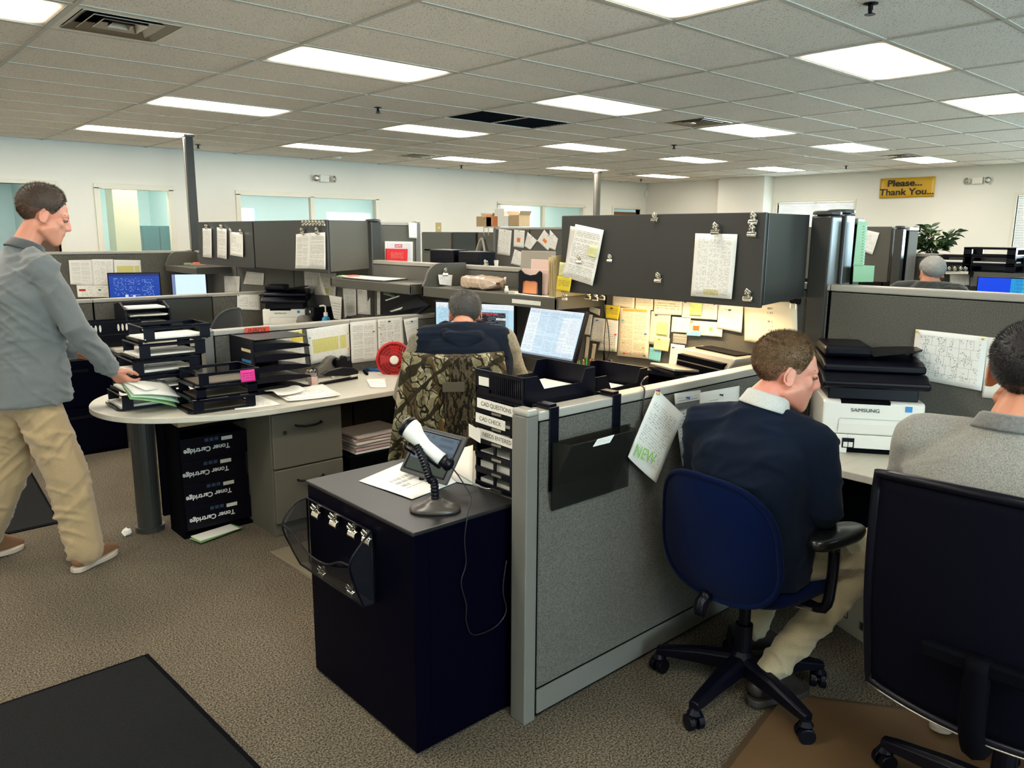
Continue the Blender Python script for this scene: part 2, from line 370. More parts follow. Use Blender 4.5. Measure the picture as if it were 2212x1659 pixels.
        if bevel: md = o.modifiers.new('edge', 'BEVEL'); md.width = bevel; md.segments = seg; md.limit_method = 'ANGLE'; md.harden_normals = False
        if sub: md = o.modifiers.new('sub', 'SUBSURF'); md.levels = sub; md.render_levels = sub
        return o
def wmat(o):
    M_ = Matrix.LocRotScale(o.location, o.rotation_euler, o.scale)
    return wmat(o.parent) @ M_ if o.parent else M_
def winv(o): return wmat(o).inverted()
def tag(o, label=None, cat=None, group=None, kind=None):
    if label: o['label'] = label
    if cat: o['category'] = cat
    if group: o['group'] = group
    if kind: o['kind'] = kind
    return o
def thing(name, label, cat, loc=(0,0,0), a=0, group=None, kind=None):
    o = bpy.data.objects.new(name, None); C.objects.link(o); o.location = loc; o.rotation_euler = (0, 0, a)
    o.empty_display_size = .05
    return tag(o, label, cat, group, kind)
def struct(o): o['kind'] = 'structure'; return o
def dup(root, loc=None, a=None, label=None, group=None):
    def cp(o, par):
        c = o.copy(); C.objects.link(c)
        if par is not None: c.parent = par
        for ch in list(o.children): cp(ch, c)
        return c
    r = cp(root, None)
    if loc is not None: r.location = loc
    if a is not None: r.rotation_euler = (0, 0, a)
    if label: r['label'] = label
    if group: r['group'] = group
    return r
def lettering(txt, size, M_, mt, parent, name='lettering', ext=.0004, align='CENTER', local=False, squash=1.0, italic=0, bold=0):
    cu = bpy.data.curves.new(name, 'FONT'); cu.body = txt; cu.size = size; cu.align_x = align; cu.align_y = 'CENTER'; cu.extrude = ext
    cu.shear = italic; cu.offset = bold
    tmp = bpy.data.objects.new(name, cu); C.objects.link(tmp)
    dg = bpy.context.evaluated_depsgraph_get(); me = bpy.data.meshes.new_from_object(tmp.evaluated_get(dg))
    bpy.data.objects.remove(tmp)
    T = M_ @ Matrix.Diagonal((squash, 1, 1, 1))
    if parent is not None and not local: T = winv(parent) @ T
    me.transform(T); me.materials.clear(); me.materials.append(mt)
    o = bpy.data.objects.new(name, me); C.objects.link(o)
    if parent is not None: o.parent = parent
    return o
INK = mat('black print', (.01,.01,.012), .6); INKG = mat('grey print', (.25,.25,.25), .6); WPR = mat('white print', (.75,.75,.72), .6)
def pinned(pts, mt, label, name='pinned_sheet', cat='paper', group=None, curl=.012, pins=None, n=None, pincol='pinblue', par=None, flip=0):
    """a sheet of paper from four surveyed corners TL TR BR BL; curls a little off its plane"""
    tl, tr, br, bl = [V(p) for p in pts]
    nn = (tr-tl).cross(bl-tl).normalized()
    if nn.dot(CAM-tl) < 0: nn = -nn
    base = (tl+tr+br+bl)/4; k = random.uniform(.3, 1)
    t = par or thing(name, label, cat, tuple(base), 0, group)
    b = MB()
    def P(u, v):
        p = (bl*(1-u)+br*u)*(1-v)+(tl*(1-u)+tr*u)*v
        return p+nn*(.003+curl*(k*(1-v)**2*.8+.35*(abs(u-.5)*2)**3*(1-v)))
    b.sheet(P, 8, 8); b.build('sheet', mt, t, smooth=True, solid=.0008)
    for q in (pins or []):
        p = P(*q[:2]); pb = MB(); pb.cyl(p, p+nn*.006, .004, .0025, 8); pb.cyl(p+nn*.006, p+nn*.013, .003, .005, 8)
        pb.build('push_pin', K[q[2] if len(q) > 2 else pincol], t, smooth=True)
    return t
for nm, c in (('pinblue', (.02,.08,.45)), ('pinred', (.6,.02,.02)), ('pinyel', (.75,.6,.05)), ('pingrn', (.05,.4,.08)), ('pinpur', (.3,.02,.2)), ('pinblk', (.02,.02,.02)), ('pinorg', (.8,.3,.03)), ('pincyan', (.05,.5,.6))):
    K[nm] = mat(nm, c, .3)
def orient_x(pt, s=1): return Matrix(((0,0,-1,0),(-1,0,0,0),(0,1,0,0),(0,0,0,1))) if True else None
def facing(p, az, tilt=0):
    """matrix whose local XY plane stands upright and whose +Z looks along azimuth az; local X runs to the reader's right"""
    z = V((math.cos(az)*math.cos(tilt), math.sin(az)*math.cos(tilt), math.sin(tilt))); x = V((-math.sin(az), math.cos(az), 0)); y = z.cross(x)
    M_ = Matrix((x, y, z)).transposed().to_4x4(); M_.translation = V(p); return M_
# ================================================================== ROOM
H = 2.733; XW, YW = 14.3, 11.4
b = MB(); b.box(-3.2, -4.2, -.1, 19, 16, 0); struct(b.build('floor', K['carpet']))
# ceiling: slab above, grid, lay-in tiles
b = MB(); b.box(-3.2, -4.2, H+.12, XW+.2, YW+.2, H+.2); CE = struct(b.build('ceiling', K['blackm']))
XL = [3.60+1.2192*i for i in range(-5, 10)]; YL = [2.74+.6096*j for j in range(-11, 16)]
b = MB()
for x in XL: b.box(x-.012, -4.2, H-.004, x+.012, YW, H+.001); b.box(x-.002, -4.2, H+.001, x+.002, YW, H+.03)
for y in YL: b.box(-3.2, y-.012, H-.0035, XW, y+.012, H+.0015)
b.build('ceiling_grid', K['tbar'], CE)
lights = []
for i in range(-1, 6):
    for k in range(-2, 4):
        if k < 0 and i not in (0,): continue
        lights.append((-.0576+2.4384*i+.6096, 2.1304+2.4384*k+.3048, i, k))
vents = [(1.16+.3, 4.874, .28), (7.2-.3, 4.874, .28), (7.2-.3, 9.75, .28), (11.9-.1, 9.75, .28), (11.8, 4.874, .28)]
darks = [(5.43, 6.093)]
tm = None; stuff = MB(); nt = 0; r5 = random.Random(5)
for xi in range(len(XL)-1):
    for yi in range(len(YL)-1):
        x0, x1, y0, y1 = XL[xi], XL[xi+1], YL[yi], YL[yi+1]; cx, cy = (x0+x1)/2, (y0+y1)/2
        if cy > YW-.1: continue
        if any(abs(cx-l[0]) < .1 and abs(cy-l[1]) < .1 for l in lights): continue
        if any(abs(cx-d[0]) < .1 and abs(cy-d[1]) < .1 for d in darks): continue
        vv = [v_ for v_ in vents if abs(cx-v_[0]) < .62 and abs(cy-v_[1]) < .1]
        wx = .5976; wy = .293
        if vv:   # the part of the bay left beside the diffuser
            vx = vv[0][0]; s0, s1 = (x0+.012, vx-.3) if vx > cx else (vx+.3, x1-.012)
            if s1-s0 > .1:
                q = MB(); q.box(s0, y0+.012, H, s1, y1-.012, H+.016); q.build('ceiling_tile', K['tile'], CE)
            continue
        see = inview((cx, cy, H), 150)
        if see and nt < 292:
            if tm is None:
                q = MB(); q.box(-wx, -wy, 0, wx, wy, .016); o = q.build('ceiling_tile', K['tile'], CE, bevel=.003, seg=1); tm = o.data
            else:
                o = bpy.data.objects.new('ceiling_tile', tm); C.objects.link(o); o.parent = CE
            o.location = (cx, cy, H+r5.uniform(0, .0015)); nt += 1
        else: stuff.box(cx-wx, cy-wy, H, cx+wx, cy+wy, H+.016)
o = stuff.build('ceiling_tile_field', K['tile'], CE); o['kind'] = 'stuff'
# troffers
ordn = ['first', 'second', 'third', 'fourth', 'fifth', 'sixth', 'seventh']
L0 = None
for (x, y, i, k) in lights:
    vis = inview((x, y, H), 60)
    lab = 'lit ceiling panel, %s from banner wall, %s row from windowed wall' % (ordn[5-i], ordn[3-k]) if vis else 'lit fluorescent ceiling panel above the entrance side of the office'
    if L0 is None:
        L0 = thing('ceiling_light', lab, 'ceiling light', (x, y, H), 0, 'fluorescent panels in the ceiling')
        q = MB()
        for s_ in (-1, 1): q.box(-.6, s_*.293, -.003, .6, s_*.28, .02); q.box(s_*.5976, -.293, -.003, s_*.585, .293, .02)
        q.build('frame', K['tbar'], L0, local=True)
        q = MB(); q.box(-.585, -.28, .002, .585, .28, .008); q.build('lens', K['lens'], L0, local=True)
        q = MB(); q.box(-.59, -.285, .03, .59, .285, .1); q.build('housing', K['trimw'], L0, local=True)
    else: dup(L0, (x, y, H), 0, lab)
# air diffusers: nested square cones
vl = ['square louvred ceiling vent above the walking man', 'square louvred ceiling vent beside the light over the dark opening', 'square louvred ceiling vent near the windowed office wall', 'small far ceiling vent next to the far power pole', 'square louvred ceiling vent nearest the yellow banner']
V0 = None
for (vx, vy, s_), lab in zip(vents, vl):
    if V0 is None:
        V0 = thing('ceiling_vent', lab, 'vent', (vx, vy, H), 0, 'square ceiling vents')
        q = MB()
        q.box(-.3, -.293, -.003, .3, -.25, .012); q.box(-.3, .25, -.003, .3, .293, .012); q.box(-.3, -.25, -.003, -.255, .25, .012); q.box(.255, -.25, -.003, .3, .25, .012)
        q.build('frame', K['trimw'], V0, local=True)
        for j, sc_ in enumerate((.245, .18, .115, .055)):
            q = MB(); a0 = sc_; a1 = sc_*.78; z0 = -.002; z1 = .03
            vs = [(-a1,-a1,z1),(a1,-a1,z1),(a1,a1,z1),(-a1,a1,z1),(-a0,-a0,z0),(a0,-a0,z0),(a0,a0,z0),(-a0,a0,z0)]
            q.add(vs, [(i_, (i_+1)%4, 4+(i_+1)%4, 4+i_) for i_ in range(4)]); q.build('louvre', K['steel'], V0, local=True, solid=.004)
        q = MB(); q.box(-.26, -.26, .06, .26, .26, .07); q.build('duct_backing', K['blackm'], V0, local=True)
    else: dup(V0, (vx, vy, H), 0, lab)
t = thing('return_grille', 'dark open return air grille in the ceiling, two black squares', 'vent', (5.43, 6.093, H))
q = MB(); q.box(-.6, -.293, .05, .6, .293, .07); q.build('backing', K['blackm'], t, local=True)
for s_ in (-1, 1): 
    q = MB()
    for j in range(13): q.cbox((s_*.3, -.27+j*.045, .012), (.57, .003, .022))
    q.build('grille_blades', K['blackm'], t, local=True)
q = MB(); q.box(-.012, -.293, -.002, .012, .293, .02); q.build('divider', K['tbar'], t, local=True)
# sprinklers
S0 = None
for (x, y), lab in zip([(4.03,6.31),(3.99,10.56),(4.03,1.87),(8.38,6.26),(12.83,6.13),(8.36,10.58),(12.99,10.5)],
    ['black pendent sprinkler head in line with the dark ceiling grille','black pendent sprinkler head beside the nearer power pole','black pendent sprinkler head at the top edge, nearest the camera','black pendent sprinkler head below the middle ceiling vent','black pendent sprinkler head before the banner wall','black pendent sprinkler head near the windowed wall, past the small vent','black pendent sprinkler head in the far corner beyond the far pole']):
    if S0 is None:
        S0 = thing('sprinkler', lab, 'sprinkler', (x, y, H), 0, 'sprinkler heads')
        q = MB(); q.lathe([(.035,-.001),(.035,-.006),(.012,-.01),(.012,-.03),(.008,-.032),(.008,-.05)], 12); q.build('body', K['black'], S0, local=True)
        q = MB(); q.cyl((0,0,-.05),(0,0,-.053), .026, n=10); q.tube([(.012,0,-.03),(.02,0,-.042),(.008,0,-.052)], .003, 5); q.tube([(-.012,0,-.03),(-.02,0,-.042),(-.008,0,-.052)], .003, 5); q.build('deflector', K['black'], S0, local=True)
    else: dup(S0, (x, y, H), 0, lab)
t = thing('smoke_detector', 'round white detector on the ceiling near the windowed wall', 'detector', (6.1, 10.71, H)); q = MB(); q.lathe([(.07,-.001),(.07,-.02),(.055,-.035),(.02,-.04)], 20); q.build('casing', K['white'], t, local=True, smooth=True)

# ---- walls with openings
def wall(name, ax, c, a0, a1, holes, th=.12, zt=2.86, mt='wall'):
    b = MB(); xs = sorted({a0, a1, *[h[0] for h in holes], *[h[1] for h in holes]})
    for i in range(len(xs)-1):
        u0, u1 = xs[i], xs[i+1]; hs = sorted([h for h in holes if h[0] <= u0+1e-6 and h[1] >= u1-1e-6], key=lambda h: h[2])
        z = 0
        for h in hs+[(0, 0, zt, zt)]:
            if h[2] > z:
                if ax == 'y': b.box(u0, c, z, u1, c+th, h[2])
                else: b.box(c, u0, z, c+th, u1, h[2])
            z = h[3]
    return struct(b.build(name, K[mt]))
wins_y = [(2.96, 3.87, 1.0, 2.185), (4.85, 7.2, 1.0, 2.17), (9.91, 12.24, 1.0, 2.17)]
doors_y = [(1.55, 2.47, 0, 2.19), (13.2, 14.1, 0, 2.16)]
wall('wall_left', 'y', YW, -3.2, XW+.12, wins_y+doors_y)
wins_x = [(2.4, 4.03, 1.1, 2.25), (6.63, 8.14, 1.1, 2.23), (-1.8, -.2, 1.1, 2.25)]
wall('wall_right', 'x', XW, -4.2, 9.27, wins_x)
b = MB(); b.box(XW, 9.27, 0, XW+.12, YW, 2.86); struct(b.build('wall_recess', K['wall']))
b = MB(); b.box(XW-.35, 8.25, 0, XW, 9.27, 2.86); struct(b.build('column', K['wall']))
wall('wall_near', 'y', -4.2, -3.2, XW+.12, [(-.7, 1.7, 1.0, 2.25), (3.8, 6.2, 1.0, 2.25)])
wall('wall_back', 'x', -3.2, -4.2, YW, [])
# corner: recessed bay closes the far corner
for nm, (u0, u1, z0, z1), kind in [('window_1', wins_y[0], 1), ('window_2', wins_y[1], 2), ('window_3', wins_y[2], 2)]:
    q = MB(); f = .05; y0, y1 = YW-.02, YW+.05
    q.box(u0-f, y0, z0-f, u1+f, y1, z0+.02); q.box(u0-f, y0, z1-.02, u1+f, y1, z1+f); q.box(u0-f, y0, z0, u0+.02, y1, z1); q.box(u1-.02, y0, z0, u1+f, y1, z1)
    if kind == 2: q.box((u0+u1)/2-.035, y0, z0, (u0+u1)/2+.035, y1, z1)
    W_ = struct(q.build(nm, K['trimw'], bevel=.004))
    mids = [(u0, u1)] if kind == 1 else [(u0, (u0+u1)/2), ((u0+u1)/2, u1)]
    for a, c_ in mids:
        q = MB(); q.box(a+.02, YW+.03, z0+.02, c_-.02, YW+.036, z1-.02); q.build('pane', K['glass'], W_)
for nm, (u0, u1, z0, z1) in (('door_1', doors_y[0]), ('door_2', doors_y[1])):
    q = MB(); f = .05; q.box(u0-f, YW-.02, 0, u0, YW+.12, z1+f); q.box(u1, YW-.02, 0, u1+f, YW+.12, z1+f); q.box(u0, YW-.02, z1, u1, YW+.12, z1+f)
    D_ = struct(q.build(nm, K['trimw'], bevel=.004))
    q = MB()
    if nm == 'door_2': q.box(u0+.02, YW+.08, .01, u1-.02, YW+.115, 2.1)
    else: q.box(u1-.045, YW+.12, .01, u1-.005, YW+.95, 2.1)
    q.build('door_leaf', mat('brown door leaf '+nm, (.16,.075,.03), .5), D_)
for nm, (u0, u1, z0, z1) in (('window_4', wins_x[0]), ('window_5', wins_x[1])):
    q = MB(); f = .04; x0, x1 = XW-.015, XW+.06
    q.box(x0, u0-f, z0-f, x1, u1+f, z0); q.box(x0, u0-f, z1, x1, u1+f, z1+f); q.box(x0, u0-f, z0, x1, u0, z1); q.box(x0, u1, z0, x1, u1+f, z1); q.box(XW+.05, (u0+u1)/2-.03, z0, XW+.08, (u0+u1)/2+.03, z1)
    W_ = struct(q.build(nm, K['trimw'], bevel=.004))
    q = MB(); q.box(XW+.075, u0, z0, XW+.08, u1, z1); q.build('pane', K['glass'], W_)
    q = MB(); n_ = int((z1-z0-.04)/.026)
    for j in range(n_): q.cbox((XW+.03, (u0+u1)/2, z1-.05-j*.026), (.022, u1-u0-.02, .0015), R=Matrix.Rotation(1.2, 4, 'Y'))
    q.build('blind_slats', K['white'], W_)
    q = MB(); q.box(XW+.015, u0+.005, z1-.035, XW+.045, u1-.005, z1-.005); q.build('blind_headrail', K['white'], W_)
K['teal'] = mat('teal steel', (.01,.09,.10), .45)
# offices behind the windowed wall
OW = K['owall'] = mat('office green white paint', (.66,.84,.84), .8); OC = mat('cream column paint', (.42,.39,.27), .8)
wall('wall_office', 'y', 15, -3.2, 16, [(5.3, 6.72, 1.0, 2.08), (8.25, 9.2, 1.0, 2.04), (13.3, 14.6, 1.0, 2.1)], .1, 2.62, 'owall')
b = MB(); b.box(-3.2, YW+.12, 2.62, 16, 15, 2.7)
for x in (-3.2, 2.62, 4.72, 9.35, 12.9, 16): b.box(x, YW+.12, 0, x+.06, 15, 2.62)
struct(b.build('wall_office_partition', OW))
b = MB(); b.box(3.42, 12.45, 0, 3.76, 12.8, 2.62); struct(b.build('column_office', OC))
t = thing('storage_cabinet', 'teal steel cabinet seen through the small office window', 'cabinet', (4.4, 13.8, 0))
for s_ in (-1, 1):
    q = MB(); q.box(4.4+s_*.01, 13.58, .04, 4.4+s_*.26, 13.6, 1.69); q.build('door', K['teal'], t, bevel=.003)
    q = MB(); q.box(4.4+s_*.03, 13.565, .9, 4.4+s_*.045, 13.58, 1.05); q.build('handle', K['steel'], t)
q = MB(); q.box(4.13, 13.6, 0, 4.67, 14.05, 1.71); q.build('body', K['teal'], t, bevel=.004)
for (x, y) in ((3.9, 13.3), (3.7, 12.0), (6.3, 13.7), (8.4, 13.7), (10.6, 13.7), (12.0, 14.2), (14.0, 13.3), (1.6, 13.2)):  # panel in front of the cream column is added to brighten its near face
    dup(L0, (x, y, 2.615), 0, 'ceiling light inside the offices behind the inner windows, from a set partly added for brightness', 'office ceiling lights')
# small wall fixtures
def emlight(M_, lab):
    t = thing('emergency_light', lab, 'emergency light', M_.translation)
    q = MB(M_); q.box(-.08,-.055,0,.08,.055,.05); q.build('battery_box', K['white'], t, bevel=.008)
    for s_ in (-1, 1):
        q = MB(M_ @ TR(s_*.15,0,.05) @ Matrix.Rotation(s_*.5,4,'Y')); q.cyl((0,0,-.05),(0,0,.02),.03,.058,16); q.build('lamp_head', K['white'], t, smooth=False)
        q = MB(M_ @ TR(s_*.15,0,.05) @ Matrix.Rotation(s_*.5,4,'Y')); q.lathe([(.05,.02),(.035,.026),(.01,.03)],16); q.build('lamp_lens', K['steel'], t, smooth=True)
emlight(facing((6.24, YW, 2.45), -PI/2), 'twin-headed emergency light on the windowed office wall')
emlight(facing((XW, 4.62, 2.5), PI), 'twin-headed emergency light on the wall beside the yellow banner')
t = thing('banner', 'yellow gold banner with black lettering Please Thank You on far wall', 'banner', (XW-.02, 5.72, 2.43))
c4 = [onx(1903,386,XW-.012), onx(2022,381,XW-.012), onx(2018,425,XW-.012), onx(1900,429,XW-.012)]
q = MB()
def P(u, v):
    p = (c4[3]*(1-u)+c4[2]*u)*(1-v)+(c4[0]*(1-u)+c4[1]*u)*v
    return p+V((-.008*(1+math.sin(u*7+v*3)), 0, 0))
q.sheet(P, 16, 6); q.build('vinyl', mat('gold vinyl', (.62,.36,.015), .3), t, smooth=True, solid=.002)
lettering('Please...', .155, facing(P(.46,.72)+V((-.02,0,0)), PI), INK, t, ext=.002, squash=1.2, bold=.0028)
lettering('Thank You...', .155, facing(P(.5,.28)+V((-.02,0,0)), PI), INK, t, ext=.002, squash=1.15, bold=.0028)
t = thing('light_switch', 'brass light switch plate on the windowed wall', 'switch', (8.7, YW, 1.72)); M_ = facing((onx(948,492,8.7).x, YW, 1.7), -PI/2)
q = MB(facing(ony(947,492,YW), -PI/2)); q.box(-.06,-.09,0,.06,.09,.008); q.build('plate', K['gold'], t, bevel=.002)
q = MB(facing(ony(947,492,YW), -PI/2)); q.box(-.012,-.02,.008,.012,.02,.016); q.build('toggle', K['trimw'], t)
t = thing('motion_sensor', 'small white motion sensor high in the far corner', 'sensor', (14.2, YW, 2.45)); q = MB(facing(ony(1394,419,YW), -PI/2)); q.box(-.05,-.07,0,.05,.07,.05); q.build('casing', K['white'], t, bevel=.01)
q = MB(facing(ony(1394,419,YW), -PI/2)); q.ell((0,-.01,.05),(.03,.03,.012)); q.build('lens', K['white2'], t)
for (x, y, lab) in ((3.5, 9.57, 'dark square power pole rising to the ceiling from the nearer cubicle corner'), (10.88, 9.8, 'grey power pole rising to the ceiling beyond the large overhead cabinet')):
    t = thing('power_pole', lab, 'pole', (x, y, 0), 0, 'power poles')
    q = MB(); q.box(-.045,-.045,0,.045,.045,H-.01); q.build('shaft', K['olive'] if x > 5 else K['dkmetal'], t, local=True, bevel=.003)
    q = MB(); q.box(-.06,-.06,H-.03,.06,.06,H-.005); q.build('ceiling_collar', K['olive'], t, local=True)
    q = MB(); q.box(-.05,-.02,.02,-.045,.02,H-.05); q.build('raceway_cover', K['trimmetal'], t, local=True)

# ================================================================== CUBICLE PANELS
def panel_run(name, lab, ax, c, a0, a1, h, joints=(), post0=True, post1=True, th=.035, group='cubicle partitions', zb=0):
    """a run of framed fabric panels; ax='x' runs along x at y=c, ax='y' runs along y at x=c"""
    t = thing(name, lab, 'partition', ((a0+a1)/2, c, 0) if ax == 'x' else (c, (a0+a1)/2, 0), 0, group)
    def B(b, u0, u1, w0, w1, z0, z1, m=0):
        if ax == 'x': b.box(u0, c+w0, z0, u1, c+w1, z1, m)
        else: b.box(c+w0, u0, z0, c+w1, u1, z1, m)
    js = [a0]+list(joints)+[a1]; g = .003
    for i in range(len(js)-1):
        u0, u1 = js[i]+(.05 if (i == 0 and post0) else 0)+g, js[i+1]-(.05 if (i == len(js)-2 and post1) else 0)-g
        q = MB(); B(q, u0, u1, -th+.004, th-.004, zb+.012, h-.03); q.build('panel_core', K['blackm'], t)
        for s_ in (-1, 1):
            q = MB(); B(q, u0+.004, u1-.004, s_*(th-.006), s_*th, zb+.115, h-.034); q.build('fabric_panel', K['fabric'], t, bevel=.003, seg=1)
            q = MB(); B(q, u0+.004, u1-.004, s_*(th-.006), s_*(th+.002), zb+.02, zb+.108); q.build('base_raceway', K['trimmetal'], t, bevel=.002, seg=1)
        q = MB(); B(q, u0-g*.6, u1+g*.6, -th-.001, th+.001, h-.03, h); q.build('top_cap', K['captop'], t, bevel=.006)
    for on, u0, u1 in ((post0, a0, a0+.05), (post1, a1-.05, a1)):
        if on:
            q = MB(); B(q, u0, u1, -th, th, zb+.0, h-.01); q.build('end_post', K['trimmetal'], t, bevel=.004)
            q = MB(); B(q, u0, u1, -th-.002, th+.002, h-.01, h+.012); q.build('post_cap', K['captop'], t, bevel=.008)
    return t
SX = 3.5
panel_run('cubicle_partition', 'low grey fabric partition with wall file, between the black cabinet and the blue chair', 'x', 1.742, 1.60, 3.45, 1.07)
panel_run('cubicle_partition', 'low partition with pinned papers and INBOX tag behind the rounded desk', 'x', 4.42, 1.62, 3.45, 1.07, (2.55,))
panel_run('cubicle_partition', 'low partition behind the second workstation, in front of the blue screen', 'x', 7.10, .55, 3.45, 1.07, (1.72, 2.66))
panel_run('cubicle_partition', 'tall fabric partition ending at the nearer power pole, under the small office window', 'x', 9.56, 1.3, 3.44, 1.4)
panel_run('spine_partition', 'long fabric spine partition behind the desks, printer and overhead cabinets', 'y', SX, -2.2, 9.5, 1.4, (-.9, .4, 1.68, 3.03, 4.40, 5.62, 6.97, 8.3), False, False, .04)
# tall posts
def post(x, y, h, lab, s=.05):
    t = thing('panel_post', lab, 'post', (x, y, 0), 0, 'tall partition posts'); q = MB(); q.box(-s,-s,0,s,s,h-.012); q.build('shaft', K['dkmetal'], t, local=True, bevel=.01)
    q = MB(); q.lathe([(s*.7,h-.012),(s*1.25,h-.008),(s*1.25,h+.002),(s*1.1,h+.008)],16); q.build('cap', K['dkmetal'], t, local=True)
post(SX+.001, 1.742, 1.72, 'dark tall post beside the big overhead cabinet')
post(3.635, 1.742, 1.73, 'second dark tall post, right of the big overhead cabinet post', .05)
panel_run('side_panel', 'narrow tall grey panel beyond the second dark post', 'x', 1.72, 3.70, 3.775, 1.70, (), False, False, .03)
post(SX, 5.6, 1.72, 'tall post behind the curved shelf end, beside the red brochure panel')
panel_run('tall_partition', 'tall blue grey panel with a small white sheet, above the red brochure', 'x', 5.64, 3.56, 3.98, 1.71, (), False, True, .03)

# ================================================================== OVERHEAD CABINETS and SHELVES
XF = 3.08
def overhead(y0, y1, z0, z1, lab, doors=1, xf=XF, xb=SX-.045, mt='dkmetal', side='olive', split=None):
    t = thing('overhead_cabinet', lab, 'cabinet', ((xf+xb)/2, (y0+y1)/2, z0), 0, 'overhead cabinets')
    q = MB(); q.box(xf+.022, y0+.002, z0+.03, xb, y1-.002, z1-.004); q.build('carcass', K[side], t, bevel=.003)
    for s_, yy in ((1, y0), (-1, y1)):
        q = MB(); q.prism([(xf+.02, z0+.0), (xf+.02, z1), (xb, z1), (xb, z0+.02)], yy, yy+s_*.02, ax='y'); q.build('end_panel', K[side], t, bevel=.003)
    ys = [y0+.003+(y1-y0-.006)*i/doors for i in range(doors+1)]
    for i in range(doors):
        q = MB(); q.box(xf, ys[i]+.001, z0-.01, xf+.02, ys[i+1]-.001, z1+.003); q.build('door', K[mt], t, bevel=.004)
    q = MB(); q.box(xf+.06, y0+.05, z0+.005, xf+.12, y1-.05, z0+.03); q.build('task_light_housing', K['white'], t)
    return t
overhead(1.80, 3.03, 1.315, 1.712, 'wide dark overhead cabinet with clipped papers above the lit bulletin wall', side='dkmetal')
overhead(5.60, 6.96, 1.31, 1.715, 'overhead cabinet with row of clips and two long clipped papers')
overhead(6.98, 8.33, 1.30, 1.715, 'overhead cabinet with three clipped sheets, next to the nearer power pole', 1)
def shelf(y0, y1, lab, zt=1.262, curved=(True, True), strip=False):
    t = thing('overhead_shelf', lab, 'shelf', (XF+.2, (y0+y1)/2, zt), 0, 'open overhead shelves')
    q = MB(); q.box(XF+.012, y0+.02, zt-.02, SX-.045, y1-.02, zt); q.build('shelf_board', K['olive'], t)
    q = MB(); q.box(XF-.0, y0+.0, zt-.062, XF+.012, y1-.0, zt+.004); q.build('front_lip', K['olive'], t, bevel=.004)
    for on, yy, s_ in ((curved[0], y0, 1), (curved[1], y1, -1)):
        pts = [(SX-.05, zt-.06), (XF, zt-.06), (XF, zt+.01)]
        if on: pts += [(XF+.02+.12*(1-math.cos(a)), zt+.02+.135*math.sin(a)) for a in [PI/2*i/8 for i in range(1, 9)]]+[(SX-.05, zt+.155)]
        else: pts += [(SX-.05, zt+.01)]
        q = MB(); q.prism(pts, yy, yy+s_*.022, ax='y'); q.build('end_panel', K['olive'], t, bevel=.003)
    if strip:
        q = MB(facing((XF-.001, 3.30, zt-.033), PI)); q.box(-.12,-.012,0,.12,.012,.004); q.build('label_strip', K['white2'], t)
    return t
shelf(3.05, 4.34, 'open overhead shelf over the two monitors, holding plastic bag and pink papers', curved=(False, True), strip=True)
shelf(4.46, 5.58, 'open overhead shelf with papers and orange packet, beyond the curved end', curved=(False, False))
shelf(8.42, 9.42, 'small curved shelf with colourful packets behind the walking man', 1.235, curved=(False, True))

# ================================================================== DESKS
DZ = .735
def slab(b, pts, z0, z1): b.prism(pts, z0, z1)
# workstation A, rounded peninsula
t = thing('desk', 'pale laminate desk with rounded peninsula end, holding the letter trays', 'desk', (2.0, 4.0, 0))
cy = 4.0; R_ = .385
arc = []
for i in range(25):
    a = PI/2+PI*i/24; arc.append((1.42+.46*math.cos(a)*1.0, 4.045+.345*math.sin(a)*1.0))
pts = [(3.44, 3.70), (3.44, 4.385), (1.62, 4.385)]
outl = [(3.44,3.70),(3.44,4.385),(1.66,4.385),(1.6,4.6),(1.5,4.68),(1.35,4.70),(1.2,4.66),(1.08,4.55),(1.0,4.38),(.985,4.22),(1.02,4.06),(1.1,3.93),(1.22,3.83),(1.4,3.74),(1.55,3.70),(1.72,3.685),(2.4,3.685)]
# smooth the rounded end
def smooth_poly(p, i0, i1, n=3):
    p = [V((*q, 0)) for q in p]
    for _ in range(n):
        r = []
        for i, q in enumerate(p):
            if i0 <= i <= i1: pass
            r.append(q)
        p = r
    return p
def catmull(P_, n=5):
    out = []
    for i in range(len(P_)-1):
        p0, p1, p2, p3 = P_[max(i-1,0)], P_[i], P_[i+1], P_[min(i+2,len(P_)-1)]
        for k in range(n):
            s_ = k/n
            out.append(tuple(.5*((2*p1[j])+(-p0[j]+p2[j])*s_+(2*p0[j]-5*p1[j]+4*p2[j]-p3[j])*s_*s_+(-p0[j]+3*p1[j]-3*p2[j]+p3[j])*s_**3) for j in range(len(p1))))
    out.append(tuple(P_[-1])); return out
curve = catmull(outl[3:16], 5)
q = MB(); q.prism(outl[:3]+curve+[(2.0, 3.685)], DZ-.03, DZ); q.build('worktop', [K['desk']], t, bevel=.004)
q = MB(); q.prism([(2.003,3.685),(3.44,3.70),(3.44,4.38),(2.003,4.38)], DZ-.0305, DZ+.0002); 
q = MB(); q.cyl((1.24, 4.36, .0), (1.24, 4.36, .03), .075, n=20); q.cyl((1.24,4.36,.03),(1.24,4.36,DZ-.03), .062, n=24); q.build('pedestal_leg', K['dkmetal'], t, smooth=False)
q = MB(); q.box(1.30, 4.30, .08, 2.3, 4.325, DZ-.031); q.build('modesty_panel', K['blackm'], t)
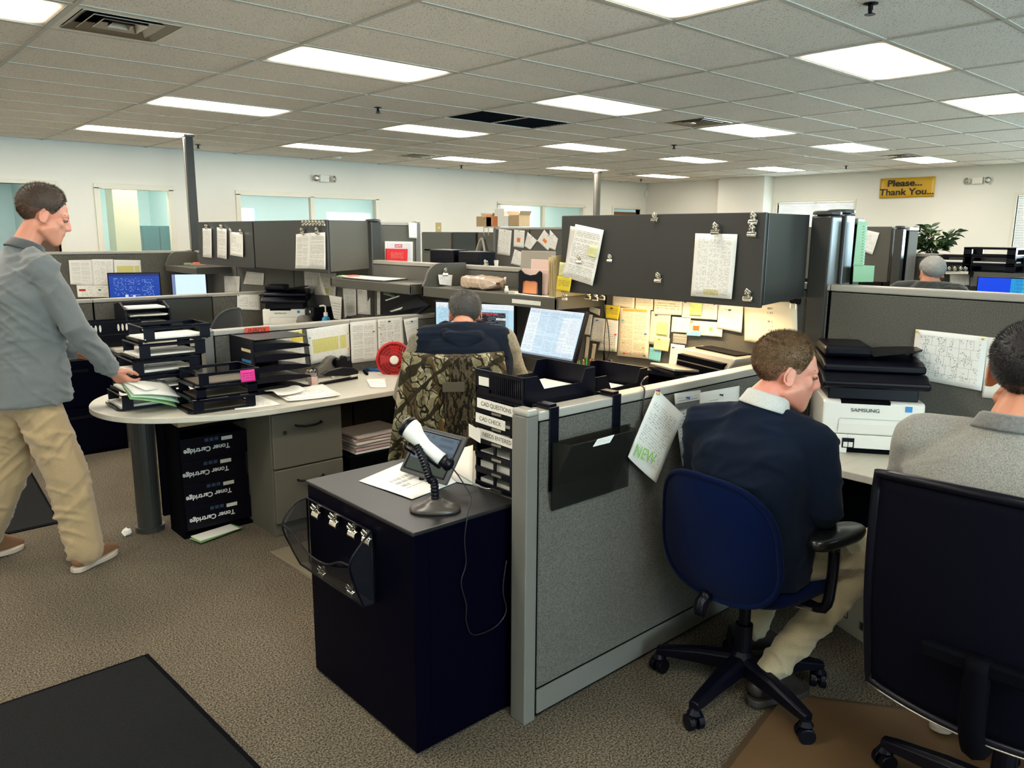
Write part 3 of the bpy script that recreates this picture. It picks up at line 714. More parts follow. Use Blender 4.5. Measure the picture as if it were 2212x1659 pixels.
# spine and return worktops of workstation A
t = thing('desk_return', 'pale corner worktop under the two monitors and the phone', 'desk', (3.1, 3.0, 0))
q = MB(); q.prism([(2.85,3.68),(2.85,2.42),(1.67,2.42),(1.67,1.782),(3.45,1.782),(3.45,3.68)], DZ-.03, DZ); q.build('worktop', K['desk'], t, bevel=.004)
q = MB(); q.box(3.40,1.9,.1,3.43,3.6,DZ-.031); q.build('modesty_panel', K['dkmetal'], t)
q = MB(); q.box(2.86,2.38,0,2.9,2.41,DZ-.031); q.build('leg', K['dkmetal'], t)
# file cabinet under the peninsula
def drawers(t, x0, x1, yf, yb, zs, face='cabgrey', body='cabgrey', lock=True, d=-1):
    q = MB(); q.box(x0, yf+.002, 0.0, x1, yb, zs[-1]+.012); q.build('body', K[body], t, bevel=.003)
    for i in range(len(zs)-1):
        q = MB(); q.box(x0+.006, yf-.018, zs[i]+.004, x1-.006, yf+.004, zs[i+1]-.004); o = q.build('drawer', K[face], t, bevel=.004)
        zc = zs[i+1]-.075; xm = (x0+x1)/2
        q = MB(); q.tube([(xm-.075, yf-.018, zc), (xm-.072, yf-.038, zc), (xm-.03, yf-.047, zc-.006), (xm+.03, yf-.047, zc-.006), (xm+.072, yf-.038, zc), (xm+.075, yf-.018, zc)], .006, 8); h_ = q.build('handle', K['black'], o, smooth=True)
        if lock and i == len(zs)-2:
            q = MB(); q.cyl((x0+.07, yf-.018, zc-.03), (x0+.07, yf-.028, zc-.03), .012, n=14); q.build('lock', K['chrome'], o)
t = thing('file_cabinet', 'grey two drawer file cabinet under the rounded desk', 'cabinet', (1.93, 4.03, 0))
drawers(t, 1.71, 2.13, 3.80, 4.29, (.07, .375, .68))
# black toner boxes stacked
t0 = None
T_ = Matrix.Rotation(PI, 4, 'Z')
for i in range(4):
    lab = ['lowest toner cartridge box in the stack on the floor under the desk','second toner cartridge box from the floor under the desk','third toner cartridge box from the floor under the desk','topmost toner cartridge box in the stack under the desk'][i]
    z = .035+i*.128; dx = (.01, 0, -.008, .006)[i]
    t = thing('toner_box', lab, 'box', (1.50+dx, 4.20, z), 0, 'black toner boxes under the desk')
    q = MB(); q.box(-.16,-.10,0,.20,.085,.126); q.build('carton', K['black'], t, local=True, bevel=.002)
    Mf = Matrix(((-1,0,0,0),(0,0,-1,-.1005),(0,-1,0,.05),(0,0,0,1)))
    lettering('Toner Cartridge', .037, Mf @ TR(.02,-.005,0), WPR, t, local=True, bold=.0009)
    q = MB(); q.box(.06,-.1015,.088,.12,-.1003,.108); q.build('barcode_label', PG['darkpic'] if i == 9 else K['white'], t, local=True)
    for j in range(3):
        q = MB(); q.box(-.03+j*.027,-.1012,.094,-.01+j*.027,-.1002,.112); q.build('icon_square', K['steelblue'] if 'steelblue' in K else K.setdefault('steelblue', mat('dark blue print', (.02,.05,.10), .5)), t, local=True)
t = thing('box_shelf', 'black low shelf holding the toner boxes under the desk', 'shelf', (1.52, 4.2, 0))
q = MB(); q.box(1.33,4.09,.0,1.71,4.295,.016); q.box(1.33,4.09,.016,1.345,4.295,.6); q.box(1.33,4.09,.6,1.705,4.295,.615); q.build('frame', K['blackm'], t)
t = thing('paper_stack', 'white paper and wood board stacked on shelf top under the rounded desk', 'paper', (1.5, 4.2, .62)); q = MB(); q.box(1.34,4.085,.617,1.66,4.28,.66); q.build('board', K['tan'], t); q = MB(); q.box(1.36,4.08,.661,1.6,4.28,.68); q.build('sheets', PG['blank'], t)
t = thing('folder', 'green folder lying on the floor in front of the toner boxes', 'folder', (1.5, 4.05, .01)); q = MB(Matrix.Translation((1.47,4.03,.012)) @ rz(.25)); q.box(-.12,-.05,0,.14,.05,.006); q.build('cover', PG['green'], t, bevel=.002); q = MB(Matrix.Translation((1.47,4.03,.019)) @ rz(.15)); q.box(-.11,-.045,0,.12,.05,.003); q.build('sheets', PG['blank'], t)
t = thing('crumpled_paper', 'small crumpled white paper on carpet behind the desk leg', 'paper', (1.13, 4.32, .02)); q = MB(); q.ell((1.12,4.36,.022),(.028,.028,.02),8); o = q.build('wad', PG['blank'], t)
for v_ in o.data.vertices: v_.co += V((random.uniform(-.006,.006),)*3)
# modesty + dark cabinet behind walking man
t = thing('black_cabinet', 'black pedestal cabinet beside the second workstation, behind the walking man', 'cabinet', (1.3, 6.5, 0))
q = MB(); q.box(1.05, 6.2, 0, 1.66, 6.95, .70); q.build('body', K['blackcab'], t, bevel=.004); q = MB(); q.box(1.04,6.19,.70,1.67,6.96,.72); q.build('top', K['blacktop'], t, bevel=.003)
for i in range(2):
    q = MB(); q.box(1.08,6.183,.03+i*.34,1.63,6.199,.35+i*.34); o = q.build('drawer', K['blackcab'], t, bevel=.003); q = MB(); q.box(1.28,6.175,.28+i*.34,1.43,6.183,.30+i*.34); q.build('handle', K['black'], o)
t = thing('desk', 'pale worktop of the second workstation behind the letter trays', 'desk', (2.4, 6.3, 0))
q = MB(); q.prism([(1.68,6.38),(2.85,6.38),(2.85,4.47),(3.45,4.47),(3.45,7.05),(1.68,7.05)], DZ-.03, DZ); q.build('worktop', K['desk'], t, bevel=.004)
q = MB(); q.box(1.70,6.40,0,1.73,7.04,DZ-.031); q.box(2.82,4.5,0,3.42,4.52,DZ-.031); q.build('end_panel', K['olive'], t)
t = thing('desk', 'pale worktop in front of the blue screen, furthest of the left desks', 'desk', (2.6, 9.0, 0))
q = MB(); q.prism([(1.5,8.85),(2.85,8.85),(2.85,7.15),(3.45,7.15),(3.45,9.51),(1.5,9.51)], DZ-.03, DZ); q.build('worktop', K['desk'], t, bevel=.004); q = MB(); q.box(1.52,8.87,0,1.55,9.5,DZ-.031); q.build('end_panel', K['olive'], t)
# workstation B
t = thing('desk', 'pale worktop carrying the laser printer, in front of two seated men', 'desk', (3.1, .4, 0))
q = MB(); q.prism([(2.86,1.70),(2.86,-1.9),(3.45,-1.9),(3.45,1.70)], DZ-.03, DZ); q.build('worktop', K['desk'], t, bevel=.003)
q = MB(); q.box(3.40,-1.8,.1,3.42,1.66,DZ-.031); q.build('modesty_panel', K['blackm'], t); q = MB(); q.box(2.9,1.66,0,3.42,1.69,DZ-.031); q.box(2.9,-1.88,0,3.42,-1.85,DZ-.031); q.build('end_panel', K['dkmetal'], t)
# black cabinet in front
t = thing('black_cabinet', 'tall black steel cabinet in front, with barcode scanner on top', 'cabinet', (1.44, 2.14, 0))
q = MB(); q.box(1.243,1.815,.01,1.655,2.475,.735); q.build('body', K['blackcab'], t, bevel=.003)
q = MB(); q.box(1.238,1.81,.735,1.66,2.48,.748); q.build('top', K['blacktop'], t, bevel=.003)
q = MB(); q.box(1.26,1.83,0,1.64,2.46,.01); q.build('plinth', K['blackm'], t)
q = MB(); q.box(1.30,1.8125,.03,1.655,1.8155,.72); q.build('side_skin', K['blackcab'], t, bevel=.001)
# floor mats
def matpiece(name, lab, pts, z, mt, edge, cat='mat'):
    t = thing(name, lab, cat, (sum(p[0] for p in pts)/len(pts), sum(p[1] for p in pts)/len(pts), 0))
    q = MB(); q.prism(pts, .0005, z); q.build('pile', mt, t, bevel=.002, seg=1)
    c = V((sum(p[0] for p in pts)/len(pts), sum(p[1] for p in pts)/len(pts), 0)); o_ = [c+(V((*p,0))-c)*1.02 for p in pts]
    q = MB(); q.prism([(p.x,p.y) for p in o_], .0003, z*.6); q.build('border', edge, t)
K['chairmat'] = mat('brown chair mat vinyl', (.13,.075,.035), .35, var=.15)
matpiece('floor_mat', 'dark charcoal floor mat at the bottom left corner', [(-.9,2.97),(.79,2.99),(.87,1.35),(-.9,1.35)], .009, K['mat'], K['blackm'])
matpiece('floor_mat', 'dark charcoal floor mat behind the walking man', [(.03,6.6),(1.0,6.52),(.88,4.81),(-.6,4.78)], .009, K['mat'], K['blackm'])
matpiece('chair_mat', 'tan hard chair mat beneath the camouflage covered chair', [(1.60,3.63),(1.63,2.6),(2.8,2.6),(2.8,3.66)], .004, mat('tan chair mat', (.20,.165,.11), .35, var=.1), mat('tan mat lip', (.12,.10,.07), .4))
matpiece('chair_mat', 'brown hard chair mat beneath the mesh back chair, lower right', [(1.75,1.10),(2.42,1.22),(2.86,.60),(2.7,-.9),(1.5,-.9)], .004, K['chairmat'], mat('brown mat lip', (.07,.045,.025), .4))
# ================================================================== LETTER TRAYS
def tray_mesh(b, w, d, h, style='window', open_side=None):
    """letter tray with a floor, a rolled rim and walls pierced by rectangular windows"""
    x, y = w/2, d/2; t_ = .0035
    b.box(-x, -y, 0, x, y, .004)
    b.tube([(-x,-y,h),(x,-y,h),(x,y,h),(-x,y,h)], .0045, 6, closed=True)
    def wall_(u0, u1, f):   # one wall: bars around a window
        L_ = u1-u0
        for a, c_, z0, z1 in ((u0, u0+L_*.16, 0, h), (u1-L_*.16, u1, 0, h), (u0, u1, 0, h*.16), (u0, u1, h*.80, h)): f(a, c_, z0, z1)
    if open_side != 'f': wall_(-x, x, lambda a, c_, z0, z1: b.box(a, -y-t_/2, z0, c_, -y+t_/2, z1))
    if open_side != 'b': wall_(-x, x, lambda a, c_, z0, z1: b.box(a, y-t_/2, z0, c_, y+t_/2, z1))
    if open_side != 'l': wall_(-y, y, lambda a, c_, z0, z1: b.box(-x-t_/2, a, z0, -x+t_/2, c_, z1))
    if open_side != 'r': wall_(-y, y, lambda a, c_, z0, z1: b.box(x-t_/2, a, z0, x+t_/2, c_, z1))
T0 = {}
def tray(x, y, z, a, lab, w=.33, d=.25, h=.062, os_='l', grp='letter trays', col='black'):
    key = (w, d, h, os_)
    if key not in T0:
        t = thing('letter_tray', lab, 'tray', (x, y, z), a, grp)
        b = MB(); tray_mesh(b, w, d, h, open_side=os_); b.build('basket', K[col], t, local=True)
        b = MB()
        for sx in (-1, 1):
            for sy in (-1, 1): b.box(sx*(w/2-.012)-.005, sy*(d/2-.012)-.005, -.005, sx*(w/2-.012)+.005, sy*(d/2-.012)+.005, 0)
        b.build('feet', K[col], t, local=True)
        if os_ == 'l':
            b = MB(); b.prism([(-w/2-.02,-d*.42),(-w/2,-d*.5),(-w/2,d*.5),(-w/2-.02,d*.42)], .0, .004); b.box(-w/2-.022,-d*.4,0,-w/2-.018,d*.4,.012); b.build('front_lip', K[col], t, local=True)
        T0[key] = t; return t
    return dup(T0[key], (x, y, z), a, lab, grp)
def sheets(x, y, z, w, d, h, a, lab, mt='blank', grp='papers in trays', n=3):
    t = thing('paper_stack', lab, 'papers', (x, y, z), a, grp); r = random.Random(int(x*1000+z*777))
    for i in range(n):
        q = MB(rz(r.uniform(-.05,.05)) @ TR(r.uniform(-.008,.008), r.uniform(-.006,.006), 0))
        z0 = h*i/n; q.box(-w/2,-d/2,z0,w/2,d/2,z0+h/n*.92); q.build('sheet_bundle', PG[mt] if i == n-1 else PG['blank'], t, local=True)
    return t
nm5 = ['lowest','second from lowest','third from lowest','fourth from lowest','fifth from lowest','topmost']
nm5 = ['lowest','second from lowest','middle','fourth from lowest','topmost']
for i in range(5):
    z = DZ+.006+i*.083
    tray(1.255+.032*i, 4.235, z, .03*(i%2)-.01, '%s black letter tray of the taller stack on the rounded desk end' % nm5[i], grp='taller letter tray stack on the rounded desk', h=.071)
    sheets(1.242+.032*i, 4.235, z+.005, .31, .215, (.016,.010,.016,.012,.014)[i], .02*i, 'papers in the %s tray of the taller stack on the rounded desk' % nm5[i], grp='papers in the taller tray stack')
for i in range(3):
    z = DZ+.006+i*.066
    tray(1.49+.012*i, 3.93, z, -.04+.03*i, '%s black letter tray of the front stack%s' % (('lowest','middle','topmost')[i], ', bearing the pink note' if i == 2 else ' on the rounded desk'), grp='front letter tray stack', w=.31, h=.060)
    q = sheets(1.485+.012*i, 3.93, z+.005, .28, .21, .006, 0, 'brown backed papers in the %s tray of the front stack' % ('lowest','middle','topmost')[i], grp='papers in the front tray stack', n=1)
    for c_ in q.children: c_.data.materials[0] = K['tanp'] if 'tanp' in K else K.setdefault('tanp', mat('dark tan sheet', (.10,.08,.05), .6))
t = thing('sticky_note', 'bright pink handwritten sticky note on the front tray stack', 'note', (1.60, 3.80, .92))
q = MB(facing((1.605, 3.794, .902), -PI/2+.02)); q.sheet(lambda u, v: V(((u-.5)*.076, (v-.5)*.06, .001+.006*(1-v)**2)), 4, 4); q.build('note', PG['pink'], t, smooth=True, solid=.0006)
# ruler on the desk
t = thing('ruler', 'dark steel ruler lying on the rounded desk edge', 'ruler', (1.2, 4.3, DZ)); a_, b_ = onz(290,846,DZ+.001), onz(326,878,DZ+.001)
d_ = (b_-a_); an = math.atan2(d_.y, d_.x); q = MB(Matrix.Translation((a_+b_)/2) @ rz(an)); q.box(-d_.length/2,-.015,0,d_.length/2,.015,.002); q.build('blade', mat('dark steel ruler', (.12,.11,.10), .35, .6), t)
q = MB(Matrix.Translation((a_+b_)/2) @ rz(an)); q.box(-d_.length/2+.01,-.015,.002,d_.length/2-.01,-.009,.0024); q.build('scale_marks', K['steel'], t)
# sorter with INBOX tag
t = thing('desktop_sorter', 'black five tier desktop sorter below the red INBOX tag', 'organizer', (1.96, 4.2, DZ))
x0, x1, y0, y1, z0, z1 = 1.755, 2.10, 4.06, 4.37, DZ+.002, 1.045
q = MB(); q.box(x0, y0, z0, x0+.01, y1, z1); q.build('side_panel', K['black'], t, bevel=.002)
q = MB(); q.box(x0, y1-.01, z0, x1-.04, y1, z1); q.build('back_panel', K['black'], t)
for i in range(6):
    z = z0+i*.060
    q = MB()
    prof = catmull([(x0+.01,y0),(x0+.2,y0-.004),(x1-.05,y0+.004),(x1-.008,y0+.03),(x1,y0+.07),(x1-.006,y1-.09),(x1-.05,y1-.02)], 4)+[(x0+.01,y1-.01)]
    q.prism(prof, z, z+.004); 
    q.build('shelf_plate', K['black'], t)
    if i < 5:
        q = MB(); pts_ = catmull([(x0+.01,z+.004+.028),(x0+.12,z+.038),(x1-.10,z+.03),(x1-.02,z+.018),(x1-.004,z+.004)], 4)
        q.prism(pts_+[(x0+.01,z+.004)], y0-.002, y0+.002, ax='y'); q.build('front_flange', K['black'], t)
for i, (c_, nm_) in enumerate(((lin('#c9bb93'),'cream'),(lin('#1f6fa8'),'blue'),(lin('#9a978c'),'grey'),(lin('#2a7a70'),'green'))):
    z = z0+.232-i*.060
    q = MB(); q.box(x0-.0012, y0+.03, z, x0, y0+.15, z+.016); tag(q.build('edge_label', mat('edge label '+nm_, c_, .5), t), nm_+' edge label')
for i in (1, 3, 4): sheets(1.92, 4.20, z0+i*.06+.005, .26, .24, .012, .02*i, 'white papers on the %s tier of the INBOX sorter' % {1:'second lowest',3:'fourth',4:'uppermost'}[i], grp='papers in the INBOX sorter', n=2)
t = thing('inbox_tag', 'red tag reading INBOX on the partition above the black sorter', 'sign', (1.9, 4.37, 1.05))
q = MB(facing((1.925, 4.376, 1.052), -PI/2)); q.box(-.075,-.020,0,.075,.020,.0015); q.build('card', mat('red orange card', (.66,.07,.03), .6), t)
lettering('INBOX', .036, facing((1.925, 4.374, 1.052), -PI/2), INK, t, ext=.0002)
pinned([(2.03,4.362,1.03),(2.20,4.362,1.04),(2.215,4.362,.82),(2.04,4.362,.80)], page('cream form with yellow corner', base=(.78,.76,.66), lines=10, dens=.3, acc=[(.55,.66,1,.97,(.80,.62,.10))], strength=.3), 'white sheet with yellow corner pinned behind the INBOX sorter', pins=[(.8,.93,'pingrn')], curl=.004)
# desk top odds and ends at the partition
t = thing('note_box', 'orange and clear note cube beside the sorter on the desk', 'box', (2.14, 4.15, DZ)); q = MB(TR(2.135,4.12,DZ)); q.box(-.02,-.02,0,.02,.02,.004); q.box(-.02,-.02,.004,-.018,.02,.055); q.box(.018,-.02,.004,.02,.02,.055); q.box(-.02,-.02,.004,.02,-.018,.055); q.build('cube', K['clear'], t)
q = MB(TR(2.135,4.12,DZ)); q.cbox((0,0,.026),(.03,.03,.036)); q.build('notes', mat('orange notes', (.85,.16,.04), .6), t)
t = thing('pin_cup', 'clear cup of thumbtacks behind the stapler', 'cup', (2.20, 4.27, DZ)); q = MB(TR(2.20,4.27,DZ)); q.lathe([(.034,0),(.036,.05)],16); q.build('cup', K['clear'], t)
r_ = random.Random(3); q = MB(TR(2.20,4.27,DZ+.052))
for i in range(26): a = r_.uniform(0,6.3); rr = r_.uniform(0,.03); q.ell((rr*math.cos(a), rr*math.sin(a), r_.uniform(0,.012)), (.006,.006,.004), 6, i%3)
o = q.build('tacks', [K['gold'], K['black'], K['white']], t); o['kind'] = 'stuff'
def stapler(x, y, a, lab, L_=.19, col='black'):
    t = thing('stapler', lab, 'stapler', (x, y, DZ), a)
    q = MB(); q.prism([(-L_/2,.0),(L_/2,.0),(L_/2+.008,.006),(L_/2-.01,.012),(-L_/2,.016)], -.018, .018, ax='y'); q.build('base', K['black'], t, local=True, bevel=.003)
    q = MB(); q.prism([(-L_/2-.005,.03),(-L_*.2,.028),(L_*.4,.05),(L_*.46,.062),(L_*.3,.078),(-L_*.1,.085),(-L_*.4,.07),(-L_/2-.01,.045)], -.016, .016, ax='y'); q.build('arm', K[col], t, local=True, bevel=.004)
    q = MB(); q.prism([(-L_/2,.014),(-L_*.3,.014),(-L_*.3,.04),(-L_/2,.035)], -.014, .014, ax='y'); q.build('hinge', K['chrome'], t, local=True)
    return t
stapler(2.31, 4.13, .15+PI, 'big black heavy duty stapler left of the rubber stamps', .27)
stapler(2.74, 4.13, -.3+PI, 'small black stapler with blue side, in front of the red fan', .13)
t = thing('stamp_rack', 'black rounded stamp rack with white caps on the desk', 'organizer', (2.44, 4.27, DZ))
for i, hh in enumerate((.115, .13, .10)):
    q = MB(TR(2.40+i*.032, 4.28, DZ)); q.prism([(.0165*math.cos(a), hh-.02+.018*math.sin(a)) for a in [PI*k/8 for k in range(9)]]+[(-.0165,.035),(.0165,.035)], -.02, .02, ax='y'); q.build('stamp_handle', K['black'], t)
    q = MB(TR(2.40+i*.032, 4.28, DZ)); q.box(-.012,-.018,0,.012,.018,.034); q.build('stamp_cap', K['white'], t, bevel=.003)
t = thing('red_cap_bottle', 'tiny red capped bottle beside the heavy stapler', 'bottle', (2.335, 4.24, DZ)); q = MB(TR(2.335,4.24,DZ)); q.lathe([(.012,0),(.012,.03),(.007,.035)],12); q.build('body', K['white'], t); q = MB(TR(2.335,4.24,DZ+.035)); q.lathe([(.010,0),(.010,.02),(.006,.024)],12); q.build('cap', K['red'], t)
t = thing('tape_dispenser', 'grey desk tape dispenser against the partition under the yellow table', 'tape dispenser', (2.38, 4.35, DZ)); q = MB(TR(2.36,4.345,DZ)); q.prism([(-.09,0),(.06,0),(.07,.09),(.04,.125),(0,.12),(-.04,.08),(-.09,.06)], -.03, .03, ax='y'); q.build('body', mat('grey beige plastic', (.16,.145,.12), .4), t, bevel=.006); q = MB(TR(2.40,4.31,DZ+.085)); q.cyl((0,-.006,0),(0,.06,0),.03,n=16); q.build('reel', K['black'], t)
for i, (x, y, a, c_, l_) in enumerate([(2.60,4.29,.9,'black','black marker lying right of the stamp rack'),(2.57,4.25,1.2,'blackm','second black marker, nearer the stamp rack'),(2.66,4.30,-1.0,'mkblue','blue marker lying on the desk near the fan')]):
    if c_ == 'mkblue': K['mkblue'] = mat('blue marker', (.01,.12,.42), .35)
    t = thing('marker_pen', l_, 'marker', (x, y, DZ+.01), a); q = MB(); q.cyl((-.06,0,0),(.02,0,0),.0085,n=10); q.build('barrel', K[c_], t, local=True, smooth=False); q = MB(); q.cyl((.02,0,0),(.06,0,0),.0095,.008,n=10); q.build('cap', K[c_], t, local=True)
# red fan
t = thing('desk_fan', 'small red desk fan with white hub behind the camouflage cover', 'fan', (2.93, 4.2, DZ))
FP = ony(852, 777, 4.14)
Fm = facing(FP, PI+.95, .1)
q = MB(Fm); 
for r_ in (.105,.085,.066,.048): q.tube([(r_*math.cos(a), r_*math.sin(a), .022*(1-(r_/.105)**2)+.018) for a in [2*PI*k/28 for k in range(28)]], .0022, 5, closed=True)
for k in range(36):
    a = 2*PI*k/36; q.tube([(.03*math.cos(a), .03*math.sin(a), .042),(.07*math.cos(a+.25), .07*math.sin(a+.25), .034),(.106*math.cos(a+.4), .106*math.sin(a+.4), .012)], .0016, 4)
q.build('grille', K['red'], t)
q = MB(Fm); q.tube([(.108*math.cos(a), .108*math.sin(a), 0) for a in [2*PI*k/32 for k in range(32)]], .009, 8, closed=True); q.build('ring', K['red'], t, smooth=True)
q = MB(Fm); q.cyl((0,0,-.03),(0,0,-.025),.1,n=28); q.build('rear_shroud', mat('dark red plastic', (.25,.008,.01), .4), t)
q = MB(Fm); q.lathe([(.028,.035),(.028,.046),(.02,.05)],18); q.build('hub', K['white'], t, smooth=True)
for k in range(4):
    q = MB(Fm @ rz(k*PI/2)); q.add([(.015,-.012,0),(.09,-.035,-.008),(.09,.03,.008),(.015,.012,.004)], [(0,1,2,3)]); q.build('blade', K['red'], t, solid=.002)
q = MB(TR(FP.x+.01,FP.y+.02,DZ)); q.lathe([(.06,0),(.058,.008),(.018,.016),(.012,.05)],20); q.build('foot', K['red'], t, smooth=True)
# desk papers
def flat(label, pts, mt, z=DZ, n=1, name='loose_sheet', grp='papers on the desks', step=.004, curl=.004):
    p = [onz(x, y, z) for x, y in pts]; c = sum(p, V())/4; t = thing(name, label, 'paper', tuple(c), 0, grp)
    for i in range(n):
        q = MB(); k = i*.012
        def P(u, v): return (p[3]*(1-u)+p[2]*u)*(1-v)+(p[0]*(1-u)+p[1]*u)*v+V((k*math.sin(i*2.1), k*math.cos(i*1.7), .002+i*step+curl*(abs(u-.5)*2)**3*(.5+.5*math.sin(v*5+i))))
        q.sheet(P, 6, 6); q.build('sheet', PG[mt] if isinstance(mt, str) else mt, t, smooth=True, solid=.0012)
    return t
flat('stack of white sheets on the desk before the file cabinet, upper sheet skewed', [(583,842),(700,836),(733,856),(625,868)], 'sparse', n=4, step=.003)
flat('creased white sheet lifting at its corner on top of the desk papers', [(570,845),(618,832),(660,846),(600,858)], 'blank', z=DZ+.02, curl=.02)
flat('pale form lying flat on the desk in front of the sorter', [(495,866),(560,855),(606,875),(508,887)], 'form')
flat('white sheet on the desk beside the camouflage cover', [(790,820),(832,818),(835,838),(800,838)], 'sparse')
# papers pinned on the INBOX partition
yp = 4.382
pinned([(2.24,yp,1.035),(2.535,yp,1.05),(2.535,yp,.838),(2.26,yp,.815)], PG['yellowtable'], 'large yellow schedule table pinned on the low partition', pins=[(.04,.75,'pincyan'),(.97,.7,'pinyel'),(.97,.25,'pinorg')], curl=.004)
pinned([(2.545,yp,1.055),(2.745,yp,1.06),(2.745,yp,.79),(2.545,yp,.79)], PG['text2'], 'two column telephone list pinned right of the yellow schedule', pins=[(.85,.72,'pingrn')], curl=.003)
pinned([(2.75,yp,1.06),(2.945,yp,1.063),(2.955,yp,.80),(2.75,yp,.79)], PG['logo'], 'directory sheet with dark bullets pinned above the red fan', pins=[(.04,.8,'pinyel')], curl=.003)
pinned([(2.955,yp,1.045),(3.075,yp,1.055),(3.07,yp,.86),(2.99,yp,.82)], PG['text'], 'curling note page pinned left of the seated man in navy vest', pins=[(.5,.9,'pinblk'),(.5,.14,'pinblk')], curl=.012)

# ================================================================== MONITORS
def monitor(cx, cy, cz, az, w, h, scr, lab, stand=True, tilt=0, roll=0, bez=.012, base_z=DZ, name='monitor', dock=None):
    t = thing(name, lab, 'monitor', (cx, cy, base_z)); M_ = facing((cx, cy, cz), az, tilt) @ Matrix.Rotation(roll, 4, 'Z')
    q = MB(M_); q.box(-w/2-bez,-h/2-bez*1.4,-.03,w/2+bez,h/2+bez,0); q.build('housing', K['black'], t, bevel=.004)
    q = MB(M_); q.sheet(lambda u, v: V(((u-.5)*w, (v-.5)*h, .0012)), 1, 1); q.build('screen', SCR[scr] if isinstance(scr, str) else scr, t)
    if stand:
        q = MB(); bk = M_ @ V((0, -h*.2, -.03)); p = V((cx, cy, 0))-V((math.cos(az), math.sin(az), 0))*.07
        q.tube([tuple(bk), (p.x, p.y, bk.z-.03), (p.x, p.y, base_z+.012)], .018, 8); q.build('stand', K['black'], t, smooth=True)
        q = MB(Matrix.Translation((p.x, p.y, base_z)) @ rz(az)); q.box(-.09,-.12,0,.09,.12,.012); q.build('foot', K['black'], t, bevel=.01)
    return t
monitor(3.12, 3.135, 1.060, PI, .43, .275, 'sheet', 'tilted bright monitor with spreadsheet beside the man in navy vest', tilt=.34)
monitor(3.17, 3.89, 1.01, PI+.42, .56, .33, 'win', 'bright monitor with dark window, partly behind the head of the man in navy vest')
# second workstation monitors, printers
monitor(2.66, 9.15, 1.03, -PI/2-.35, .50, .27, 'blue', 'monitor showing a dark blue screen behind the second partition')
monitor(3.20, 9.02, 1.02, -PI/2-.55, .36, .25, 'pale', 'pale screened monitor right of the blue screen')
GS = mat('switched off screen', (.035,.036,.03), .25)
monitor(2.42, 6.93, .93, -PI/2-.12, .43, .235, GS, 'switched off monitor against the second partition behind the letter trays')

